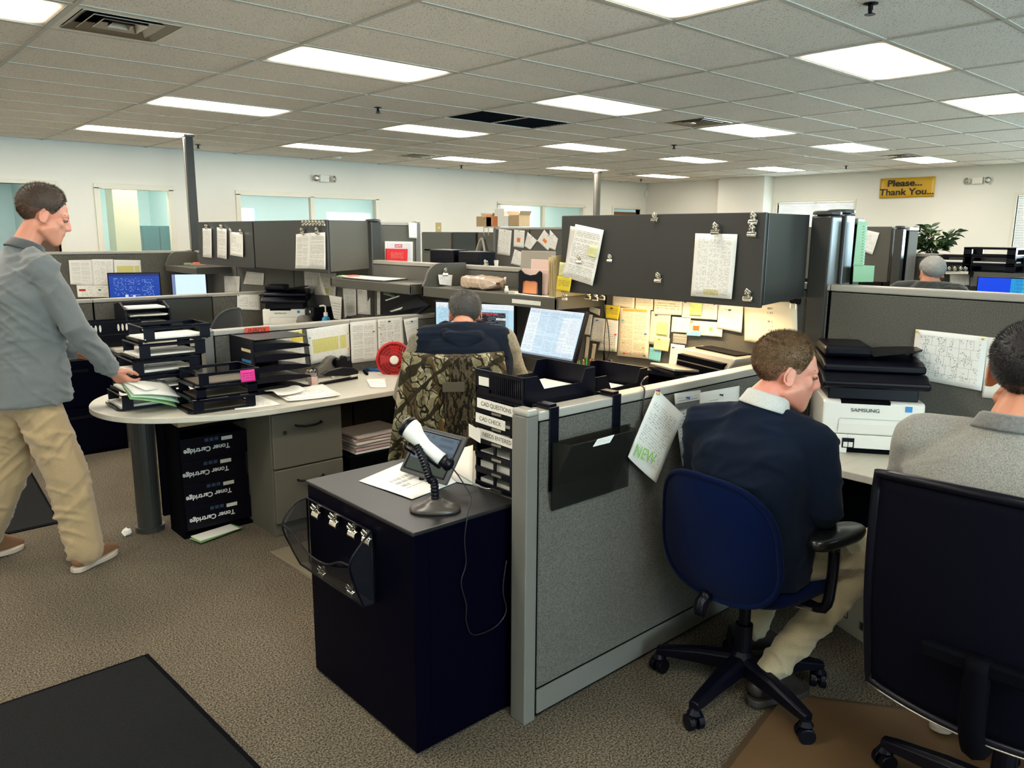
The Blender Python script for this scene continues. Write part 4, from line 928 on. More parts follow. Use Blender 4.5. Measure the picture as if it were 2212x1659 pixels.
def printer(M_, s, lab, name='laser_printer', word=True):
    """multifunction laser printer, local +X towards the reader's right, +Y up, +Z to the front; s = width scale"""
    t = thing(name, lab, 'printer', tuple(M_.translation)); w = .40*s; k = s
    S_ = M_ @ Matrix.Scale(k, 4)
    def L_(x, y, z): return S_ @ TR(x, y, z)
    prof = [(-.32,0),(0,0),(0,.238),(-.02,.244),(-.32,.262)]
    q = MB(S_); q.prism([(p[0], p[1]) for p in [(0,0),(0,.075),(0,.235),(-.03,.24),(-.34,.24),(-.34,0)]][:], -.19, .19, ax='x')
    # prism on x axis maps (a,b)->(t,a,b); rebuild with own axes: y up, z front
    q = MB(S_)
    def pr_(pts, x0, x1, m=0):
        n = len(pts); vs = [(x0, y, z) for z, y in pts]+[(x1, y, z) for z, y in pts]
        q.add(vs, [tuple(range(n-1,-1,-1)), tuple(range(n,2*n))]+[(i,(i+1)%n,n+(i+1)%n,n+i) for i in range(n)], None, m)
    pr_([(-.34,.006),(0,.082),(0,.20),(-.02,.212),(-.34,.212)][:0] or [(-.34,.078),(0,.078),(.004,.12),(0,.205),(-.012,.212),(-.34,.212)], -.185, .185)
    q.build('body', K['white2'], t, bevel=.006)
    q = MB(S_)
    pr_([(-.34,0),(.002,0),(.002,.076),(-.34,.076)], -.185, -.085); pr_([(-.34,0),(.002,0),(.002,.076),(-.34,.076)], .085, .185); pr_([(-.34,.022),(.002,.022),(.002,.076),(-.34,.076)], -.085, .085)
    q.build('paper_tray', K['white2'], t, bevel=.002)
    q = MB(S_); q.box(-.083,.0,-.1,.083,.021,-.012); q.build('tray_grip', K['blackm'], t)
    q = MB(S_); o_ = [(-.125,.085),(-.125,.135),(-.118,.142),(.118,.142),(.125,.135),(.125,.085)]
    q.tube([(a, b_, .0052) for a, b_ in o_], .0012, 4); q.build('door_seam', K['tbar'], t)
    q = MB(S_)
    pr_([(-.30,.212),(-.03,.212),(-.035,.285),(-.30,.285)], -.165, .165); q.build('output_bay', K['black'], t, bevel=.004)
    q = MB(S_); q.box(-.12,.2,-.028,.06,.214,.0); q.build('output_slot', K['blackm'], t)
    q = MB(S_)
    pr_([(-.36,.285),(.0,.262),(.018,.268),(.02,.290),(-.04,.315),(-.36,.33)], -.195, .195); q.build('scanner_deck', K['black'], t, bevel=.008)
    q = MB(S_)
    pr_([(-.36,.33),(-.05,.318),(-.05,.345),(-.1,.36),(-.36,.375)], -.185, .19); q.build('scanner_lid', K['black'], t, bevel=.008)
    q = MB(S_); q.box(-.18,.37,-.34,.0,.415,-.1); q.build('document_feeder', K['black'], t, bevel=.015)
    q = MB(S_ @ TR(.09,.385,-.2) @ Matrix.Rotation(.14,4,'Z')); q.prism([(-.09,-.1),(.085,-.1),(.1,-.06),(.1,.07),(.07,.1),(-.09,.1)], 0, .008, ax='y'); q.build('feeder_tray', K['black'], t, bevel=.003)
    q = MB(S_ @ TR(0,.2925,.0) @ Matrix.Rotation(.4,4,'X'))
    o_ = [( .03*math.cos(a)+.06, .001, -.03+.014*math.sin(a)) for a in [2*PI*k_/20 for k_ in range(20)]]
    q.tube(o_, .002, 5, closed=True); o = q.build('navigation_ring', mat('blue lit ring', (.02,.06,.8), .3, emit=1.4), t); 
    q = MB(S_ @ TR(0,.296,-.02) @ Matrix.Rotation(.4,4,'X')); q.box(-.06,0,-.012,.0,.002,.012); q.build('display', K['dkmetal'], t)
    q = MB(S_ @ TR(0,.296,-.02) @ Matrix.Rotation(.4,4,'X')); q.box(.11,0,-.012,.122,.003,-.002); q.build('orange_key', K['pinorg'], t)
    q = MB(S_ @ TR(0,.296,-.02) @ Matrix.Rotation(.4,4,'X')); q.box(.13,0,.0,.14,.003,.01); q.build('pale_key', K['white'], t)
    q = MB(S_); q.box(.115,.178,.003,.138,.2,.0055); q.build('blue_sticker', mat('energy blue', (.03,.25,.62), .5), t)
    if word:
        lettering('SAMSUNG', .02, S_ @ TR(-.03,.176,.0055), INK, t, ext=.0003, squash=1.15)
        q = MB(S_); q.box(-.105,.022,.003,-.065+.005,.062,.0045); q.build('sticker_plate', K['black'], t)
        q = MB(S_); q.cyl((-.135,.042,.003),(-.135,.042,.005),.024,n=24); q.build('round_sticker', K['black'], t)
        q = MB(S_); q.cyl((-.135,.042,.005),(-.135,.042,.0056),.016,n=20); q.build('sticker_disc', K['tbar'], t)
        for j in range(2):
            q = MB(S_); q.box(-.100+j*.019,.026,.0045,-.084+j*.019,.046,.0052); q.build('sticker_field', K['white'], t)
        lettering('Xpress', .009, S_ @ TR(-.082,.054,.0048), WPR, t, ext=.0002) if False else None
    q = MB(S_); q.box(.13,.03,.003,.136,.06,.0045); q.build('level_window', K['black'], t)
    return t
pM = facing((3.13, 1.29, DZ+.001), math.radians(215))
printer(pM @ TR(.0,0,-.035), 1.04, 'white and black multifunction laser printer between the two seated men')
printer(facing((3.12, 6.50, DZ+.001), -PI/2-.62) @ TR(0,0,.02), 1.0, 'white and black laser printer at the second workstation, behind the INBOX sorter', word=True)
# ================================================================== MAGNETIC CLIPS
CL0 = None
def clip(p, az, s, lab, grp, roll=0):
    """chrome bulldog clip hung by its magnet; p touches the surface, az = outward"""
    global CL0
    if CL0 is None:
        t = CL0 = thing('bulldog_clip', lab, 'clip', (0,0,0), 0, grp)
        q = MB(); q.cyl((0,0,0),(.006,0,0),.011,n=14); q.build('magnet', K['chrome'], t, local=True)
        q = MB(); q.tube([(.008,-.008,-.004),(.016,-.010,.008),(.020,0,.016),(.016,.010,.008),(.008,.008,-.004)], .0028, 6); q.tube([(.008,-.006,-.008),(.022,-.007,.0),(.026,0,.010),(.022,.007,.0),(.008,.006,-.008)], .0022, 6); q.build('grip_loop', K['chrome'], t, local=True, smooth=True)
        q = MB(); q.prism([(.002,-.008),(.014,-.012),(.018,-.024),(.014,-.030),(.002,-.030),(-.0,-.024)], -.019, .019, ax='y')
        q.M = Matrix(); q.v = [V((v_.x, v_.y, v_.z)) for v_ in q.v]; q.build('jaw', K['chrome'], t, local=True, bevel=.002)
        o = t
    else: o = dup(CL0, None, None, lab, grp)
    o.location = p; o.rotation_euler = (roll, 0, az); o.scale = (s, s, s)
    return o
xc = XF-.002
G1 = 'chrome clips on the wide overhead cabinet'
for (px, py, s, lab) in [(1417,466,1.0,'chrome clip alone near the top edge of the wide overhead cabinet'),(1320,555,.9,'small chrome clip right of the curled list on the wide cabinet'),(1425,596,1.1,'chrome clip alone low in the middle of the wide overhead cabinet'),
    (1549,490,1.15,'chrome clip holding the long schedule sheet on the wide cabinet'),(1631,468,1.15,'upper chrome clip of the pair at the right door edge'),(1628,494,1.15,'lower chrome clip of the pair at the right door edge'),(1619,633,1.2,'chrome clip at the lower right corner of the wide cabinet'),(1254,557,1.0,'chrome clip pressed over the curled list on the wide cabinet')]:
    p = onx(px, py, xc-(.012 if px in (1549,1254) else 0)); clip(p, PI, s, lab, G1, roll=0)
# papers on the wide cabinet
xs_ = xc-.004
def onwall(pts, x): return [onx(a, b_, x) for a, b_ in pts]
pinned(onwall([(1244,484),(1305,497),(1285,617),(1219,597)], xs_-.006), PG['text'], 'curled worn list with yellow sticky on the left of the wide cabinet', curl=.02, group=None)
pinned(onwall([(1233,488),(1302,500),(1282,612),(1222,592)], xs_-.002), PG['blank'], 'backing sheets beneath the curled list on the wide cabinet', curl=.012)
pinned(onwall([(1274,530),(1292,534),(1288,558),(1269,552)], xs_-.026), PG['lstick'], 'small pale yellow sticky note on the curled list', name='sticky_note', cat='note', curl=.004)
pinned(onwall([(1205,596),(1236,600),(1232,631),(1203,627)], xs_-.016), PG['ystick'], 'bright yellow sticky note at the lower left cabinet corner', name='sticky_note', cat='note', curl=.006)
pinned(onwall([(1210,566),(1226,568),(1224,597),(1208,596)], xs_-.004), PG['lstick'], 'faded green slip behind the curled list', name='sticky_note', cat='note', curl=.004)
pinned(onwall([(1503,504),(1594,506),(1583,646),(1495,639)], xs_), page('long schedule with yellow foot', lines=52, cols=3, my=.04, dens=.5, acc=[(.3,.04,.66,.13,(.70,.62,.32))], strength=.45, seed=31), 'long schedule sheet hanging from a clip on the wide cabinet', curl=.008)
# far cabinets' papers and clips
G2 = 'clipped sheets on the far overhead cabinets'
for pts, k, lab in [([(438,493),(457,494),(460,557),(441,555)],'form','leftmost of the three clipped sheets on the farther overhead cabinet'),([(469,491),(490,495),(492,560),(472,556)],'text','middle sheet of the three clipped on the farther overhead cabinet'),([(497,501),(525,503),(528,556),(500,551)],'sparse','rightmost sheet of the three, hung from two clips'),
    ([(640,506),(671,503),(669,580),(641,580)],'text2','left of the two long papers on the overhead cabinet with a clip row'),([(671,503),(703,502),(706,582),(668,580)],'text','right of the two long papers on the overhead cabinet with a clip row')]:
    pinned(onwall(pts, xc-.004), PG[k], lab, curl=.012, group=G2)
G3 = 'chrome clips on the far overhead cabinets'
for i, (px, py) in enumerate([(447,488),(479,488),(500,497),(522,499)]): clip(onx(px,py,xc-.008), PI, 1.0, 'chrome clip %s on the farther overhead cabinet' % ('over the leftmost sheet','over the middle sheet','at the left corner of the third sheet','at the right corner of the third sheet')[i], G3)
for i, (px, py) in enumerate([(655,497),(687,496)]): clip(onx(px,py,xc-.008), PI, 1.1, 'chrome clip holding the %s long paper' % ('left','right')[i], G3)
for i in range(7): clip(onx(657+i*7.3,480.5,xc-.002), PI, .95, '%s chrome clip from the left in the row of seven beneath the cabinet top edge' % ordn[i], 'row of seven chrome clips')
# clips under the shelf end and on the curved end panel
for i, (px, py) in enumerate([(1222,638),(1272,636),(1288,639),(1303,637)]): clip(onx(px,py,XF+.0+.1*(i>0)), PI, .9, 'small chrome clip %s beneath the wide cabinet' % ('directly under the yellow note','left in the trio','in the middle of the trio','right in the trio')[i], 'chrome clips below the wide cabinet')
p = ony(959,585,4.315); clip(p, -PI/2, 1.2, 'chrome clip holding small white slips on the curved shelf end', 'chrome clips on the shelf end')
pinned([ony(a,b_,4.305) for a,b_ in [(946,593),(977,594),(973,618),(947,614)]], PG['sparse'], 'small white slips hanging on the curved shelf end', curl=.01)
# ================================================================== BULLETIN WALL under the wide cabinet
xb = SX-.046
def bw(pts, kind, lab, pins=None, lay=0, curl=.005, **k): return pinned(onwall(pts, xb-.0025*lay), PG[kind] if isinstance(kind, str) else kind, lab, pins=pins, curl=curl, **k)
BG = None
bw([(1325,638),(1372,640),(1372,666),(1325,660)], 'warm', 'cream strip of print at the top left of the lit wall')
bw([(1374,641),(1412,643),(1412,670),(1373,667)], 'warm', 'blank edged cream slip beside the top left strip')
bw([(1307,658),(1341,661),(1337,691),(1309,687)], 'ystick', 'bright yellow note hanging by the black cable', [(.5,.8,'pinblk')], 1, name='sticky_note', cat='note')
bw([(1340,664),(1406,668),(1402,775),(1335,768)], 'orange', 'contact list with orange header on the lit wall', [(.15,.75,'pincyan'),(.2,.3,'pinyel'),(.85,.22,'pinorg'),(.25,.07,'pinred'),(.9,.06,'pinblue'),(.9,.5,'pinblue')], 1)
bw([(1414,645),(1475,650),(1474,681),(1414,678)], page('cream large print notice', base=(.80,.72,.54), lines=6, my=.08, dens=.55, fill=.35, word=22, strength=.6, seed=40), 'cream notice in large print high on the lit wall', None, 2)
bw([(1408,672),(1450,676),(1446,750),(1403,742)], 'warm', 'tall pale sheet below the large print notice', [(.3,.9,'pinblue')], 1)
bw([(1421,695),(1444,697),(1442,725),(1419,722)], 'gstick', 'lime yellow sticky note on the tall pale sheet', None, 3, name='sticky_note', cat='note')
bw([(1415,727),(1448,731),(1445,759),(1413,755)], 'lstick', 'cream square note with orange pin under the lime note', [(.35,.85,'pinorg')], 3, name='sticky_note', cat='note')
bw([(1404,750),(1430,753),(1427,782),(1402,776)], 'bstick', 'blue sticky note below the cream square note', None, 2, name='sticky_note', cat='note')
bw([(1476,650),(1552,655),(1550,691),(1474,686)], 'text', 'wide cream sheet with green sticky on the lit wall', [(.1,.95,'pinblk'),(.93,.95,'pinblk')], 1)
bw([(1493,652),(1518,654),(1516,682),(1491,680)], 'gstick', 'light green sticky note on the wide cream sheet', None, 3, name='sticky_note', cat='note')
bw([(1453,684),(1493,687),(1492,720),(1451,717)], 'blank', 'blank white sheet left of the orange sticker sheet', None, 1)
bw([(1492,692),(1562,697),(1561,728),(1490,722)], 'warn', 'white sheet with orange and green stickers on the lit wall', [(.07,.92,'pinorg')], 2)
bw([(1553,655),(1607,659),(1603,719),(1550,709)], 'sparse', 'white sheet with red pin at the right of the lit wall', [(.5,.78,'pinblk')], 3)
bw([(1455,720),(1485,723),(1484,744),(1455,741)], 'darkpic', 'dark photocopy slip behind the portable printer', None, 1)
bw([(1450,742),(1480,746),(1478,795),(1446,790)], 'sparse', 'narrow white sheet at the left of the portable printer', [(.25,.85,'pinblue')], 1)
bw([(1443,788),(1468,790),(1466,805),(1438,803)], 'gstick', 'lime note low beside the portable printer', None, 1, name='sticky_note', cat='note')
bw([(1485,714),(1516,716),(1514,726),(1484,724)], 'bstick', 'thin blue slip above the portable printer', None, 3, name='sticky_note', cat='note')
bw([(1262,677),(1281,680),(1276,724),(1257,721)], 'text2', 'narrow printed strip pinned right of the tilted monitor', [(.5,.93,'pingrn')])
bw([(1282,685),(1309,689),(1306,740),(1276,735)], 'form', 'small form pinned with blue pin by the black cable', [(.4,.9,'pinblue')], 1)
bw([(1310,689),(1337,692),(1334,760),(1293,756)], 'sparse', 'pale sheet pinned with red pin behind the black cable', [(.9,.55,'pinred'),(.85,.05,'pingrn')])
bw([(1274,660),(1297,668),(1297,682),(1275,672)], 'cream', 'small clear slip under the shelf end', None, 0)
bw([(1268,727),(1275,728),(1271,775),(1264,774)], 'cream', 'thin vertical cream strip low beside the pen holder', None)
bw([(1281,742),(1289,743),(1285,778),(1278,776)], 'cream', 'thin strip with orange pin above the pen holder', [(.5,.9,'pinorg')])
# big drawing sheet clipped to the cabinet end
pinned(onwall([(1608,652),(1722,652),(1724,742),(1612,748)], xb-.012)[:2]+onwall([(1726,760),(1612,735)], xb-.012), PG['whiteboard'], 'large cream drawing sheet clipped beneath the cabinet end', curl=.012)
for i, (px, py) in enumerate([(1712,650),(1724,652)]):
    t = thing('binder_clip', 'black binder clip %s on the large drawing sheet' % ('left','right')[i], 'clip', tuple(onx(px,py,xb-.02)), 0, 'binder clips on the drawing sheet')
    q = MB(Matrix.Translation(onx(px,py,xb-.016))); q.prism([(-.008,.014),(.008,.014),(.001,-.012),(-.001,-.012)], -.012, .012, ax='y'); q.build('spring', K['black'], t)
    q = MB(Matrix.Translation(onx(px,py,xb-.016))); q.tube([(-.006,-.006,-.01),(-.01,-.004,-.035),(-.01,.004,-.035),(-.006,.006,-.01)], .001, 5); q.build('wire_handle', K['chrome'], t)
# task light glow under the wide cabinet (lit lamp tube)
tl = bpy.data.lights.new('task_lamp', 'AREA'); tl.shape = 'RECTANGLE'; tl.size = .09; tl.size_y = .95; tl.energy = 6.5; tl.color = (1, .72, .40)
o = bpy.data.objects.new('task_lamp', tl); C.objects.link(o); o.location = (XF+.20, 2.40, 1.31); o.rotation_euler = (0, .35, 0)
t = thing('task_light', 'lit under cabinet tube lamp above the pinned notes', 'lamp', (XF+.2, 2.4, 1.325))
q = MB(); q.cyl((XF+.20,1.92,1.322),(XF+.20,2.88,1.322),.012,n=12); q.build('tube', mat('warm tube', (1,.78,.5), .4, emit=8), t, smooth=True)
q = MB(); q.box(XF+.15,1.9,1.334,XF+.25,2.9,1.342); q.build('reflector', K['white'], t)
# ---- corner worktop items
t = thing('desk_phone', 'dark desk telephone leaning up behind the low partition', 'telephone', (3.20, 2.72, DZ))
Pm = TR(3.12, 2.62, DZ+.06) @ rz(PI-.25) @ Matrix.Rotation(-.75, 4, 'Y')
Pm = facing((3.10, 2.60, DZ+.125), PI+.35, .75)
q = MB(Pm); q.box(-.095,-.105,-.03,.095,.105,0); q.build('base', K['phone'] if 'phone' in K else K.setdefault('phone', mat('dark grey phone', (.04,.037,.03), .4)), t, bevel=.012)
q = MB(Pm); q.prism([(-.09,.11),(-.06,.115),(-.05,.09),(-.052,-.09),(-.062,-.115),(-.095,-.105)], .0, .04); q.build('handset', K['black'], t, bevel=.012, seg=3)
q = MB(Pm); q.box(-.03,.045,0,.045,.085,.004); q.build('display', K['blackm'], t)
q = MB(Pm)
for i in range(4):
    for j in range(3): q.cbox((-.012+j*.019, .02-i*.02, .002), (.013,.012,.005))
for j in range(5): q.cbox((.072,.07-j*.022,.002),(.014,.009,.005)); q.cbox((-.036,.07-j*.022,.002),(.010,.008,.005))
o = q.build('keypad', K['steel'], t); o['kind'] = 'stuff'
q = MB(); q.prism([(3.05,DZ),(3.24,DZ),(3.22,DZ+.16)][:3], 2.52, 2.68, ax='y'); q.build('stand', K['black'], t)
t = thing('cable', 'thin black cable over the partition cap by the phone, hanging down', 'cable', (2.2, 1.74, 1.08))
q = MB(); q.tube(catmull([(3.0,2.45,.80),(2.75,2.15,.98),(2.32,1.82,1.085),(2.22,1.76,1.080),(2.165,1.70,1.075),(2.15,1.695,1.0),(2.155,1.693,.93),(2.13,1.690,.90),(2.10,1.695,.86)], 5), .003, 6); q.build('wire', K['cord'], t, smooth=True)
t = thing('cable_loop', 'black cable loop hanging down the lit wall beside the yellow note', 'cable', (3.44, 3.02, 1.1))
ca = onx(1303,640,xb-.02); cb_ = onx(1306,760,xb-.02)
q = MB(); q.tube(catmull([tuple(ca), tuple(onx(1308,690,xb-.03)), tuple(onx(1305,735,xb-.03)), tuple(onx(1308,776,xb-.03)), tuple(onx(1316,760,xb-.03)), tuple(onx(1315,720,xb-.03)), tuple(onx(1311,690,xb-.03))], 5), .0028, 6); q.build('wire', K['cord'], t, smooth=True)
def cupof(x, y, lab, r=.04, h=.10, mt='black', pens=()):
    t = thing('pen_cup', lab, 'pen holder', (x, y, DZ)); q = MB(TR(x,y,DZ)); q.lathe([(r*.9,.002),(r,h),(r-.004,h),(r*.85,.01)],18); q.build('cup', K[mt], t)
    for i, (c_, l_) in enumerate(pens):
        a = i*2.4; q = MB(TR(x,y,DZ)); p0 = V((r*.4*math.cos(a), r*.4*math.sin(a), .01)); p1 = V((r*1.0*math.cos(a+.5), r*1.0*math.sin(a+.5), l_)); q.cyl(p0, p1, .004, n=8)
        q.cyl(p0+(p1-p0)*.8, p1, .0052, n=8); q.build('pen', K[c_], t)
    return t
K['pencil'] = mat('pencil orange', (.75,.30,.04), .5)
cupof(3.28, 3.02, 'black pen holder full of green and orange pens', .05, .11, pens=[('pingrn',.17),('pinorg',.165),('pinyel',.16),('pingrn',.16),('steel',.17),('pinorg',.17),('pingrn',.165),('pinblk',.17),('pinyel',.165)])
cupof(3.20, 2.84, 'red cup of orange pencils beside the phone', .035, .10, 'red', pens=[('pencil',.19),('pencil',.20),('pinred',.18),('pencil',.185),('pencil',.19)])
for i, (x, y, h, lab, cc) in enumerate([(2.72,2.52,.15,'tall white glue bottle standing behind the partition cap','white'),(2.80,2.50,.13,'white bottle with red band next to the glue bottle','red')]):
    t = thing('glue_bottle', lab, 'bottle', (x, y, DZ)); q = MB(TR(x,y,DZ)); q.lathe([(.018,0),(.02,.01),(.02,h*.68),(.014,h*.76)],16); q.build('body', K['white'], t, smooth=True)
    q = MB(TR(x,y,DZ+h*.76)); q.lathe([(.013,0),(.010,h*.1),(.005,h*.30)],14); q.build('nozzle', K['white'], t, smooth=True)
    if cc == 'red': q = MB(TR(x,y,DZ)); q.lathe([(.021,h*.4),(.0212,h*.6)],16); q.build('band', K['red'], t)
t = thing('bottle_jar', 'white lidded black jar in front of the phone', 'jar', (2.74, 2.30, DZ)); q = MB(TR(2.74,2.30,DZ)); q.lathe([(.03,0),(.032,.02),(.032,.08),(.028,.09)],18); q.build('body', K['black'], t, smooth=True); q = MB(TR(2.74,2.30,DZ+.09)); q.lathe([(.03,0),(.03,.022),(.024,.026)],18); q.build('lid', K['white'], t, smooth=True)
# portable scanner printer on a riser
t = thing('printer_riser', 'black riser shelf under the portable printer', 'shelf', (3.2, 2.1, DZ)); q = MB(); q.box(2.96,1.82,DZ+.225,3.44,2.34,DZ+.24); q.build('top', K['black'], t)
for yy in (1.83, 2.32): q = MB(); q.box(2.97,yy-.008,DZ,3.43,yy+.008,DZ+.225); q.build('side', K['black'], t)
t = thing('portable_printer', 'silver and black portable printer with open trays on the riser', 'printer', (3.2, 2.1, .92)); Z_ = DZ+.241
K['silver'] = mat('warm silver plastic', (.34,.30,.24), .35, .3)
Pp = Matrix.Translation((3.17, 2.06, Z_)) @ rz(-.30)
q = MB(Pp); q.prism([(-.10,0),(.15,0),(.15,.085),(.05,.10),(-.06,.095),(-.10,.05)], -.19, .19, ax='y'); q.build('body', K['silver'], t, bevel=.008)
q = MB(Pp); q.prism([(-.106,.0),(-.09,.0),(-.09,.04),(-.106,.035)], -.18, .18, ax='y'); q.build('front_band', K['blackm'], t, bevel=.004)
q = MB(Pp); q.box(-.11,-.165,.045,-.04,.165,.072); q.build('output_slot', K['blackm'], t)
q = MB(Pp); q.box(-.02,-.15,.098,.08,.15,.104); q.build('feed_lid', K['blackm'], t, bevel=.004)
q = MB(Pp @ TR(-.17,.10,.01) @ Matrix.Rotation(.12,4,'Y')); q.box(-.08,-.10,0,.08,.10,.014); q.build('front_tray', K['silver'], t, bevel=.006)
q = MB(Pp @ TR(-.17,.10,.0) @ Matrix.Rotation(.12,4,'Y')); q.box(-.082,-.102,-.008,.082,.102,.006); q.build('tray_underside', K['black'], t, bevel=.003)
# pen tray + letter trays along the partition, slatted ends
def slat_tray(b, w, d, h):   # front (−x) wall slatted beside a label holder, rim and dipped sides
    x, y = w/2, d/2
    b.box(-x,-y,0,x,y,.004)
    b.box(-x-.003,-y,h-.012,-x+.003,y,h); b.box(-x-.003,-y,0,-x+.003,y,.010)
    for k in range(16): yy = -y+.008+k*.010; b.box(-x-.0025,yy-.0022,.01,-x+.0025,yy+.0022,h-.012)
    yl = -y+.165; b.box(-x-.003,yl,.01,-x+.003,yl+.008,h-.012); b.box(-x-.003,y-.01,.01,-x+.003,y,h-.012); b.box(-x-.003,yl,.010,-x+.003,y,.022); b.box(-x-.003,-y,.01,-x+.003,-y+.006,h-.012)
    prof = [(-x,.0),(x,0),(x,h),(x-.05,h),(x-.07,h*.45),(-x+.09,h*.45),(-x+.06,h),(-x,h)]
    for s_ in (-1, 1): b.prism(prof, s_*y-.002, s_*y+.002, ax='y')
    b.box(x-.002,-y,0,x+.002,y,h)
ST = None
for (x, y, z, a, w, d, h, lab) in [(1.855,1.935,1.075,0,.34,.245,.085,'slatted black tray on top of the labelled tray tower'),(2.36,2.10,.98,.05,.33,.26,.10,'second slatted black tray with label window, before the tilted monitor')]:
    t = thing('desk_tray', lab, 'tray', (x, y, z), a, 'slatted black desk trays'); b = MB(); slat_tray(b, w, d, h); b.build('basket', K['black'], t, local=True)
    q = MB(); q.box(-w/2-.001,d/2-.07,.03,-w/2+.001,d/2-.015,.06); q.build('label_card', K['white'], t, local=True)
    q = MB(); q.box(-w/2+.06,-.09,.004,w/2-.03,.10,.016); q.build('paper', PG['blank'], t, local=True)
t = thing('tray_riser', 'black drawer unit beneath the second slatted tray', 'organizer', (2.36, 2.10, DZ)); q = MB(Matrix.Translation((2.36,2.10,DZ)) @ rz(.05)); q.box(-.16,-.125,0,.16,.125,.24); q.build('body', K['black'], t, bevel=.003)
for k in range(3): q = MB(Matrix.Translation((2.36,2.10,DZ)) @ rz(.05)); q.box(-.166,-.118,.008+k*.077,-.16,.118,.08+k*.077); q.build('drawer', K['black'], t, bevel=.002)
# the labelled tower: six tiers
t = thing('tray_tower', 'tall black tray tower with paper labels CAD CHECK and NEEDS ENTERED', 'organizer', (1.84, 1.935, DZ))
x0, x1, y0, y1 = 1.685, 2.02, 1.812, 2.058
for s_ in (y0, y1): q = MB(); q.box(x0, s_-.003, DZ+.014, x1, s_+.003, 1.072); q.build('side_wall', K['black'], t)
n6 = 6; hz = (1.072-DZ-.014)/n6
for k in range(n6+1): q = MB(); q.box(x0, y0, DZ+.014+k*hz-.002, x1, y1, DZ+.014+k*hz+.002); q.build('tier_plate', K['black'], t)
for k in range(n6):
    z = DZ+.014+k*hz
    q = MB(); q.box(x0-.008,y0+.003,z-.003,x0,y1-.003,z+.012); q.box(x0-.006,y0+.003,z+hz-.010,x0,y1-.003,z+hz-.003); q.box(x0-.006,y0+.05,z+.01,x0,y0+.062,z+hz-.01); q.box(x0-.006,y0+.135,z+.01,x0,y0+.147,z+hz-.01); q.build('tier_front', K['black'], t)
    q = MB(); q.box(x0-.012,y0+.10,z-.004,x0-.006,y0+.15,z+.004); q.build('finger_tab', K['steel'], t)
    q = MB(); q.box(x0+.01,y0+.01,z+.006,x1-.01,y1-.012,z+(.02,.03,.012,.04,.018,.026)[k]); q.build('papers', PG['blank'], t)
for k, txt, dy, w_, tilt_ in ((5,'CAD QUESTIONS',0.0,.20,-.02),(4,'CAD CHECK',.03,.155,-.03),(3,'NEEDS ENTERED',-.005,.215,-.03)):
    z = DZ+.014+k*hz+.026; M_ = facing((x0-.014, (y0+y1)/2+dy, z), PI) @ Matrix.Rotation(tilt_, 4, 'Z')
    q = MB(M_); q.box(-w_/2,-.017,0,w_/2,.017,.0012); q.build('paper_label', K['white2'], t)
    lettering(txt, .021, M_ @ TR(0,0,.0016), INK, t, ext=.0001, squash=.95)
q = MB(facing((x0+.0,(y0+y1)/2+.09,DZ+.014+3*hz+.03),PI)); q.sheet(lambda u, v: V(((u-.5)*.10,(v-.5)*.045,.02+.03*u)), 3, 2); q.build('loose_slip', PG['blank'], t, solid=.001)
# ================================================================== ON THE BLACK CABINET
ZT = .7485
flat('large white sheet under the barcode scanner stand on the black cabinet', [(775,1040),(905,985),(1005,1035),(890,1080)], page('sheet with barcode rows', lines=9, cols=6, my=.3, mx=.2, dens=.6, word=70, fill=.6, seed=50), z=ZT, curl=.002)
flat('second white sheet reaching from the tablet to the worktop', [(930,990),(1022,962),(1020,1048),(985,1042)], 'blank', z=ZT+.001, curl=.001)
t = thing('tablet', 'tablet in grey rubber case leaning behind the scanner stand', 'tablet', (1.55, 2.17, ZT))
cT = [V(p) for p in ((1.50,2.30,ZT+.008),(1.515,2.075,ZT+.008))]
Tm = facing((1.585, 2.185, ZT+.095), PI+.10, .62)
q = MB(Tm); q.box(-.125,-.092,-.014,.125,.092,0); q.build('case', mat('grey rubber', (.045,.045,.045), .6), t, bevel=.012, seg=3)
q = MB(Tm); q.sheet(lambda u, v: V(((u-.5)*.205,(v-.5)*.145,.001)), 1, 1); q.build('screen', SCR['tablet'], t)
q = MB(Tm); q.tube([(-.105,-.075,.001),(.105,-.075,.001),(.105,.075,.001),(-.105,.075,.001)], .004, 6, closed=True); q.build('bumper', K['black'], t)
q = MB(Tm); q.prism([(-.09,.0),(.07,0),(-.02,-.10)], -.03, -.014); q.build('prop', K['black'], t)
t = thing('scanner_stand', 'bronze grey gooseneck stand holding the barcode scanner', 'stand', (1.40, 1.935, ZT))
q = MB(Matrix.Translation((1.405,1.925,ZT)) @ rz(-.7)); 
o_ = []
def roundel(rx, ry, z, n=28, e=2.6): return [(rx*abs(math.cos(2*PI*i/n))**(2/e)*math.copysign(1, math.cos(2*PI*i/n)), ry*abs(math.sin(2*PI*i/n))**(2/e)*math.copysign(1, math.sin(2*PI*i/n)), z) for i in range(n)]
rings = [roundel(.078,.052,0), roundel(.082,.056,.006), roundel(.076,.05,.014), roundel(.05,.036,.022), roundel(.030,.026,.032), roundel(.024,.022,.038)]
vs = sum(rings, []); n = 28
fs = [(j*n+i, j*n+(i+1)%n, (j+1)*n+(i+1)%n, (j+1)*n+i) for j in range(5) for i in range(n)]+[tuple(range(n-1,-1,-1)), tuple(range(5*n,6*n))]
q.add(vs, fs); q.build('base', mat('bronze grey plastic', (.055,.046,.038), .32), t, smooth=True)
bp = V((1.405,1.925,ZT+.03)); tp = V((1.395,2.01,.955))
path = catmull([tuple(bp), tuple(bp+V((.0,.004,.06))), (1.400,1.945,.85), (1.400,1.975,.90), (1.400,2.012,.945)], 12)
rad = [.0125+(.0018 if k % 2 else -.0004) for k in range(len(path))]
q = MB(); q.tube(path, rad, 12); q.build('gooseneck', K['black'], t)
